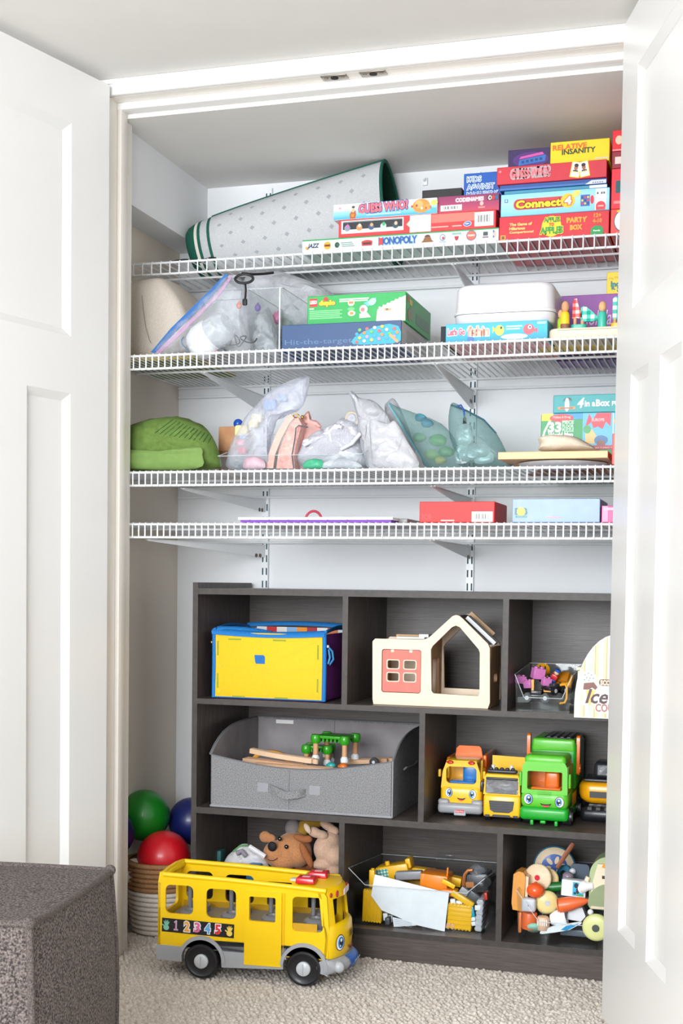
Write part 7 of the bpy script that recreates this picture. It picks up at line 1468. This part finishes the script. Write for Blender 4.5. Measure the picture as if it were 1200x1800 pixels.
# stripe with numbers and hand prints
st_ = MB(); z0 = .104; u0 = -.105; st_.M = Matrix.Translation((0, -.0004, 0)) @ Matrix.Rotation(radians(1.6), 4, 'Y') @ Matrix.Translation((0, 0, -.0)); 
st_.rect(u0, .066, .100, .1315, K('#1c1a1d'), 1)
one = [(0, 0), (.008, 0), (.008, .003), (.0058, .003), (.0058, .021), (.0034, .021), (.0002, .0175), (.0012, .0155), (.0027, .0165), (.0027, .003), (0, .003)]
st_.shape([(-.0755+x*1.25-.001, .106+z*1.08-.0008) for x, z in one], K('#f2eef0'), 2); st_.shape([(-.0755+x, .106+z) for x, z in one], K('#c78fb5'), 4)
for k, (t, c) in enumerate((('', ''), ('2', '#e8a43a'), ('3', '#d86a93'), ('4', '#5fa5d3'), ('5', '#d8383d'))):
    if t: st_.text(t, -.0755+k*.0245, .106, .021, K(c), .0115 if k else .0045, 3, .04, halo=K('#f2eef0'), hb=.06)
def hand(x, c):
    st_.oval(x, .110, .0068, .0062, K(c), 2)
    for a, l in ((62, .0135), (78, .015), (95, .015), (112, .0135), (150, .011)): st_.oval(x+l*.72*cos(radians(a)), .111+l*.72*sin(radians(a)), l*.42, .0016, K(c), 3, 10, radians(a))
hand(-.0945, '#7fc0a3'); hand(.0555, '#e8c95a')
st_.rect(u0+.002, .064, .1165, .1169, K('#4a484c'), 1); st_.build('number_stripe', bus)
# roof beacons, lights, face, bumper
for y, dx in ((.035, 0), (.098, .014)):
    b = MB(); b.box(.205+dx, .25+dx, y-.02, y+.022, .2275, .2405, plastic('#d31f2c', .25), .0025, 3, taper=.1); bo = b.build('roof_beacon', bus)
    b = MB(); b.box(.218+dx, .236+dx, y-.005, y+.007, .2403, .2412, K('#e8a9b0')); b.build('beacon_label', bo)
b = MB(); b.box(.185, .205, .05, .075, .2245, .2285, K('#e9e4d8'), .001); b.rect(.188, .196, .2, .21, K('#333333')) if False else None; b.build('roof_sticker', bus)
b = MB()
for y, r_ in ((.016, .0055), (.036, .0078), (BW-.03, .0078)): x = .284+nose(y)-.012; b = MB(); b.ball((x, y, .2055), (.003, r_*.95, r_), plastic('#b3242c', .3), 16, 10); b.build('warning_lamp', bus)
b = MB(); x = .284+nose(.075)-.0105; b.box(x, x+.0012, .055, .105, .2, .213, K('#e9d2d8')); b.build('sign_plate', bus)
def nframe(y):   # a print frame on the bowed nose: local -y faces outwards
    e = .004; t = Vector((nose(y+e)-nose(y-e), 2*e, 0)).normalized(); n_ = Vector((t.y, -t.x, 0)); p = Vector((.2865+nose(y), y, 0))
    return Matrix(((t.x, -n_.x, 0, p.x), (t.y, -n_.y, 0, p.y), (0, 0, 1, 0), (0, 0, 0, 1)))
b = MB(); b.M = nframe(.026); eye(b, 0, .098, .0165, 0, 1); b.M = nframe(.124); eye(b, 0, .098, .0165, 0, -1); b.M = nframe(.078); b.rect(-.013, .013, .101, .119, K('#c9a93a'), 1); b.rect(-.010, .010, .104, .116, K('#6d5a22'), 2)
b.shape(arc(0, .098, .024, 225, 315, 10)+arc(0, .101, .022, 315, 225, 10), K('#8a2430'), 1); b.build('face_print', bus)
b = MB(); n = 16; rings = []
for i in range(n+1):
    y = -.004+(BW+.008)*i/n; x = .284+nose(min(BW, max(0, y))); rings.append([(x+.019*cos(radians(a))-.004, y, .047+.0165*sin(radians(a))) for a in range(0, 360, 30)])
b.loft(rings, M_bg); b.build('bumper', bus, angle=60)
b = MB(); b.ball((.309, .012, .046), (.013, .012, .013), plastic('#b9bcc1', .3)); b.build('bumper_knob', bus)
b = MB(); rings = []
for i in range(9):
    y = .045+.075*i/8; x = .284+nose(y); rings.append([(x+.0205*cos(radians(a))-.004, y, .047+.018*sin(radians(a))) for a in range(-60, 76, 15)])
V = [v for r_ in rings for v in r_]; k = len(rings[0]); F = [(i*k+j, (i+1)*k+j, (i+1)*k+j+1, i*k+j+1) for i in range(8) for j in range(k-1)]; b.raw(V, F, K('#2060b5')); lb_ = b.build('bumper_label', bus, angle=60)
b = MB(); b.M = nframe(.082) @ Matrix.Translation((0, -.0148, 0)); b.text('Little People', -.026, .0455, .008, K('#cfe0f2'), .052, 1, .03); b.build('bumper_lettering', lb_)

# ================================================================== rope basket of balls
M_r1 = mat('rope_cream', '#cfc4b8', .95, scale=260, hex2='#ddd3c8', bump=.5); M_r2 = mat('rope_tan', '#8d6440', .95, scale=260, hex2='#a57a52', bump=.5)
bc = Vector((-.1115, .075, 0)); BR = .1025; zr = Zp(235, 1521, -.034); bk_ = thing('rope_basket', 'coiled rope basket, tan over cream, full of balls between wall and cubby', 'basket', bc)
N = 15; hh = zr/N
for k0, k1, m, nm in ((0, 9, M_r1, 'cream_coils'), (9, N, M_r2, 'tan_coils')):
    prof = []
    for k in range(k0, k1):
        r = BR-.024+.024*(k/N)
        for a in (-80, -40, 0, 40, 80): prof.append((r-hh*.55+hh*.62*cos(radians(a)), hh*(k+.5)+hh*.5*sin(radians(a))))
    prof += [(p[0]-hh*.9, p[1]) for p in reversed(prof)]
    b = MB(); b.loft([[(r*cos(2*pi*j/48), r*sin(2*pi*j/48), z) for j in range(48)] for r, z in prof], m, closed=True); b.build(nm, bk_, angle=180)
MB().cyl((0, 0, .001), (0, 0, .008), BR-.034, M_r1, n=40).build('base', bk_)
def ballpx(lb, px, py, rpx, Y, c, rough=.35, extra=None):
    q = at(px, py, Y); r = rpx/u(Y); o = thing('play_ball', lb, 'ball', q, 0, 'balls in the rope basket'); b = MB(); b.ball((0, 0, 0), r, plastic(c, rough), 36, 24); b.build('skin', o)
    if extra: extra(o, r)
    else: b = MB(); b.cyl((0, -r*.5, r*.866), (0, -r*.502, r*.8675), .004, plastic(c, rough), n=10); b.build('valve', o)
    return o
ballpx('glossy green ball, highest in the rope basket', 254, 1433, 46, .115, '#0f7a1c', .42)
ballpx('dark purple ball half hidden by the door frame', 193, 1464, 45, .0, '#241a52', .4)
ballpx('navy ball next to the cubby unit side', 337, 1443, 42, .21, '#141e5c', .4)
ballpx('glossy red ball at the front of the rope basket', 288, 1507, 48, .06, '#c40f1e', .4)
def soccer(o, r):
    b = MB()
    for d in ((.2, -.9, .5), (-.75, -.5, .45), (.8, -.3, .6), (0, .1, 1), (-.3, -.95, -.2)):
        d = Vector(d).normalized(); a = d.orthogonal().normalized(); c = d.cross(a); P = [(d*.985+(a*cos(2*pi*k/5)+c*sin(2*pi*k/5))*.33).normalized()*r*1.002 for k in range(5)]; b.raw(P+[d*r*1.004], [(k, (k+1) % 5, 5) for k in range(5)], K('#17171a'))
    b.build('black_patches', o)
ballpx('white ball with black patches low in the rope basket', 238, 1533, 25, .03, '#e6ddd2', .5, soccer)

# ================================================================== ottoman in the room
M_ot = mat('tweed', '#2a2524', .95, scale=300, hex2='#7a6f6b', bump=.4, detail=3, lo=.38, hi=.68); M_otp = mat('tweed_piping', '#352e2d', .95, scale=420, hex2='#695f5b', bump=.35, detail=2)
oc = Vector((.303, -1.058)); e1 = Vector((.14, -.99)).normalized(); e2 = Vector((-.99, -.14)).normalized(); OD, OW, OH = .336, .46, .42
ot = thing('ottoman', 'cube ottoman in brown grey tweed with piped edges, on the carpet before the closet', 'ottoman', (oc.x, oc.y, 0))
def opt(s, t, z):   # s along the side (front-back), t along the width, z up
    k = sin(pi*max(0, min(1, z/OH))); bs = .020*k*sin(pi*t)**.5; bt = .020*k
    c = Vector((0, 0))+e1*(OD*s)+e2*(OW*t)
    out = Vector((0, 0))
    cs, ct = (s-.5)*2, (t-.5)*2
    out += e1*(cs*abs(cs)**3*(.012+.018*k)*(1-.5*ct**4)) + e2*(ct*abs(ct)**3*(.012+.018*k)*(1-.5*cs**4))
    zz = z
    if z > OH-.0001: zz = z+.012*(1-cs**2)*(1-ct**2)-.004*(1-abs(cs*ct))
    return Vector((c.x+out.x, c.y+out.y, zz))
b = MB(); n = 14
def patch(f, fl=False):
    V = [f(i/n, j/n) for j in range(n+1) for i in range(n+1)]; F = [(j*(n+1)+i, j*(n+1)+i+1, (j+1)*(n+1)+i+1, (j+1)*(n+1)+i) for j in range(n) for i in range(n)]
    b.raw(V, [tuple(reversed(q)) for q in F] if fl else F, M_ot)
patch(lambda a, c: opt(a, c, OH), True)
patch(lambda a, c: opt(a, 0, .02+(OH-.02)*c), True); patch(lambda a, c: opt(a, 1, .02+(OH-.02)*c)); patch(lambda a, c: opt(0, a, .02+(OH-.02)*c)); patch(lambda a, c: opt(1, a, .02+(OH-.02)*c), True)
b.build('upholstery', ot, angle=60)
b = MB(); rp = .0055; zt_ = OH-.002
def edge(f): b.tube([f(i/16) for i in range(17)], rp, M_otp, 8)
for f in (lambda a: opt(a, 0, zt_), lambda a: opt(a, 1, zt_), lambda a: opt(0, a, zt_), lambda a: opt(1, a, zt_)): edge(f)
for s_, t_ in ((0, 0), (1, 0), (0, 1), (1, 1)): edge(lambda a, s_=s_, t_=t_: opt(s_, t_, .02+(OH-.022)*a))
for s_, t_ in ((0, 0), (1, 0), (0, 1), (1, 1)): p = opt(s_, t_, zt_); b.ball(p+Vector((0, 0, .001)), .0095, M_otp, 12, 8)
b.build('piping', ot, angle=60)
b = MB(); b.box(.02, OD-.02, .02, OW-.02, 0, .02, mat('base_black', '#1c1a1a', .8), M=Matrix(((e1.x, e2.x, 0, 0), (e1.y, e2.y, 0, 0), (0, 0, 1, 0), (0, 0, 0, 1)))); b.build('base', ot)
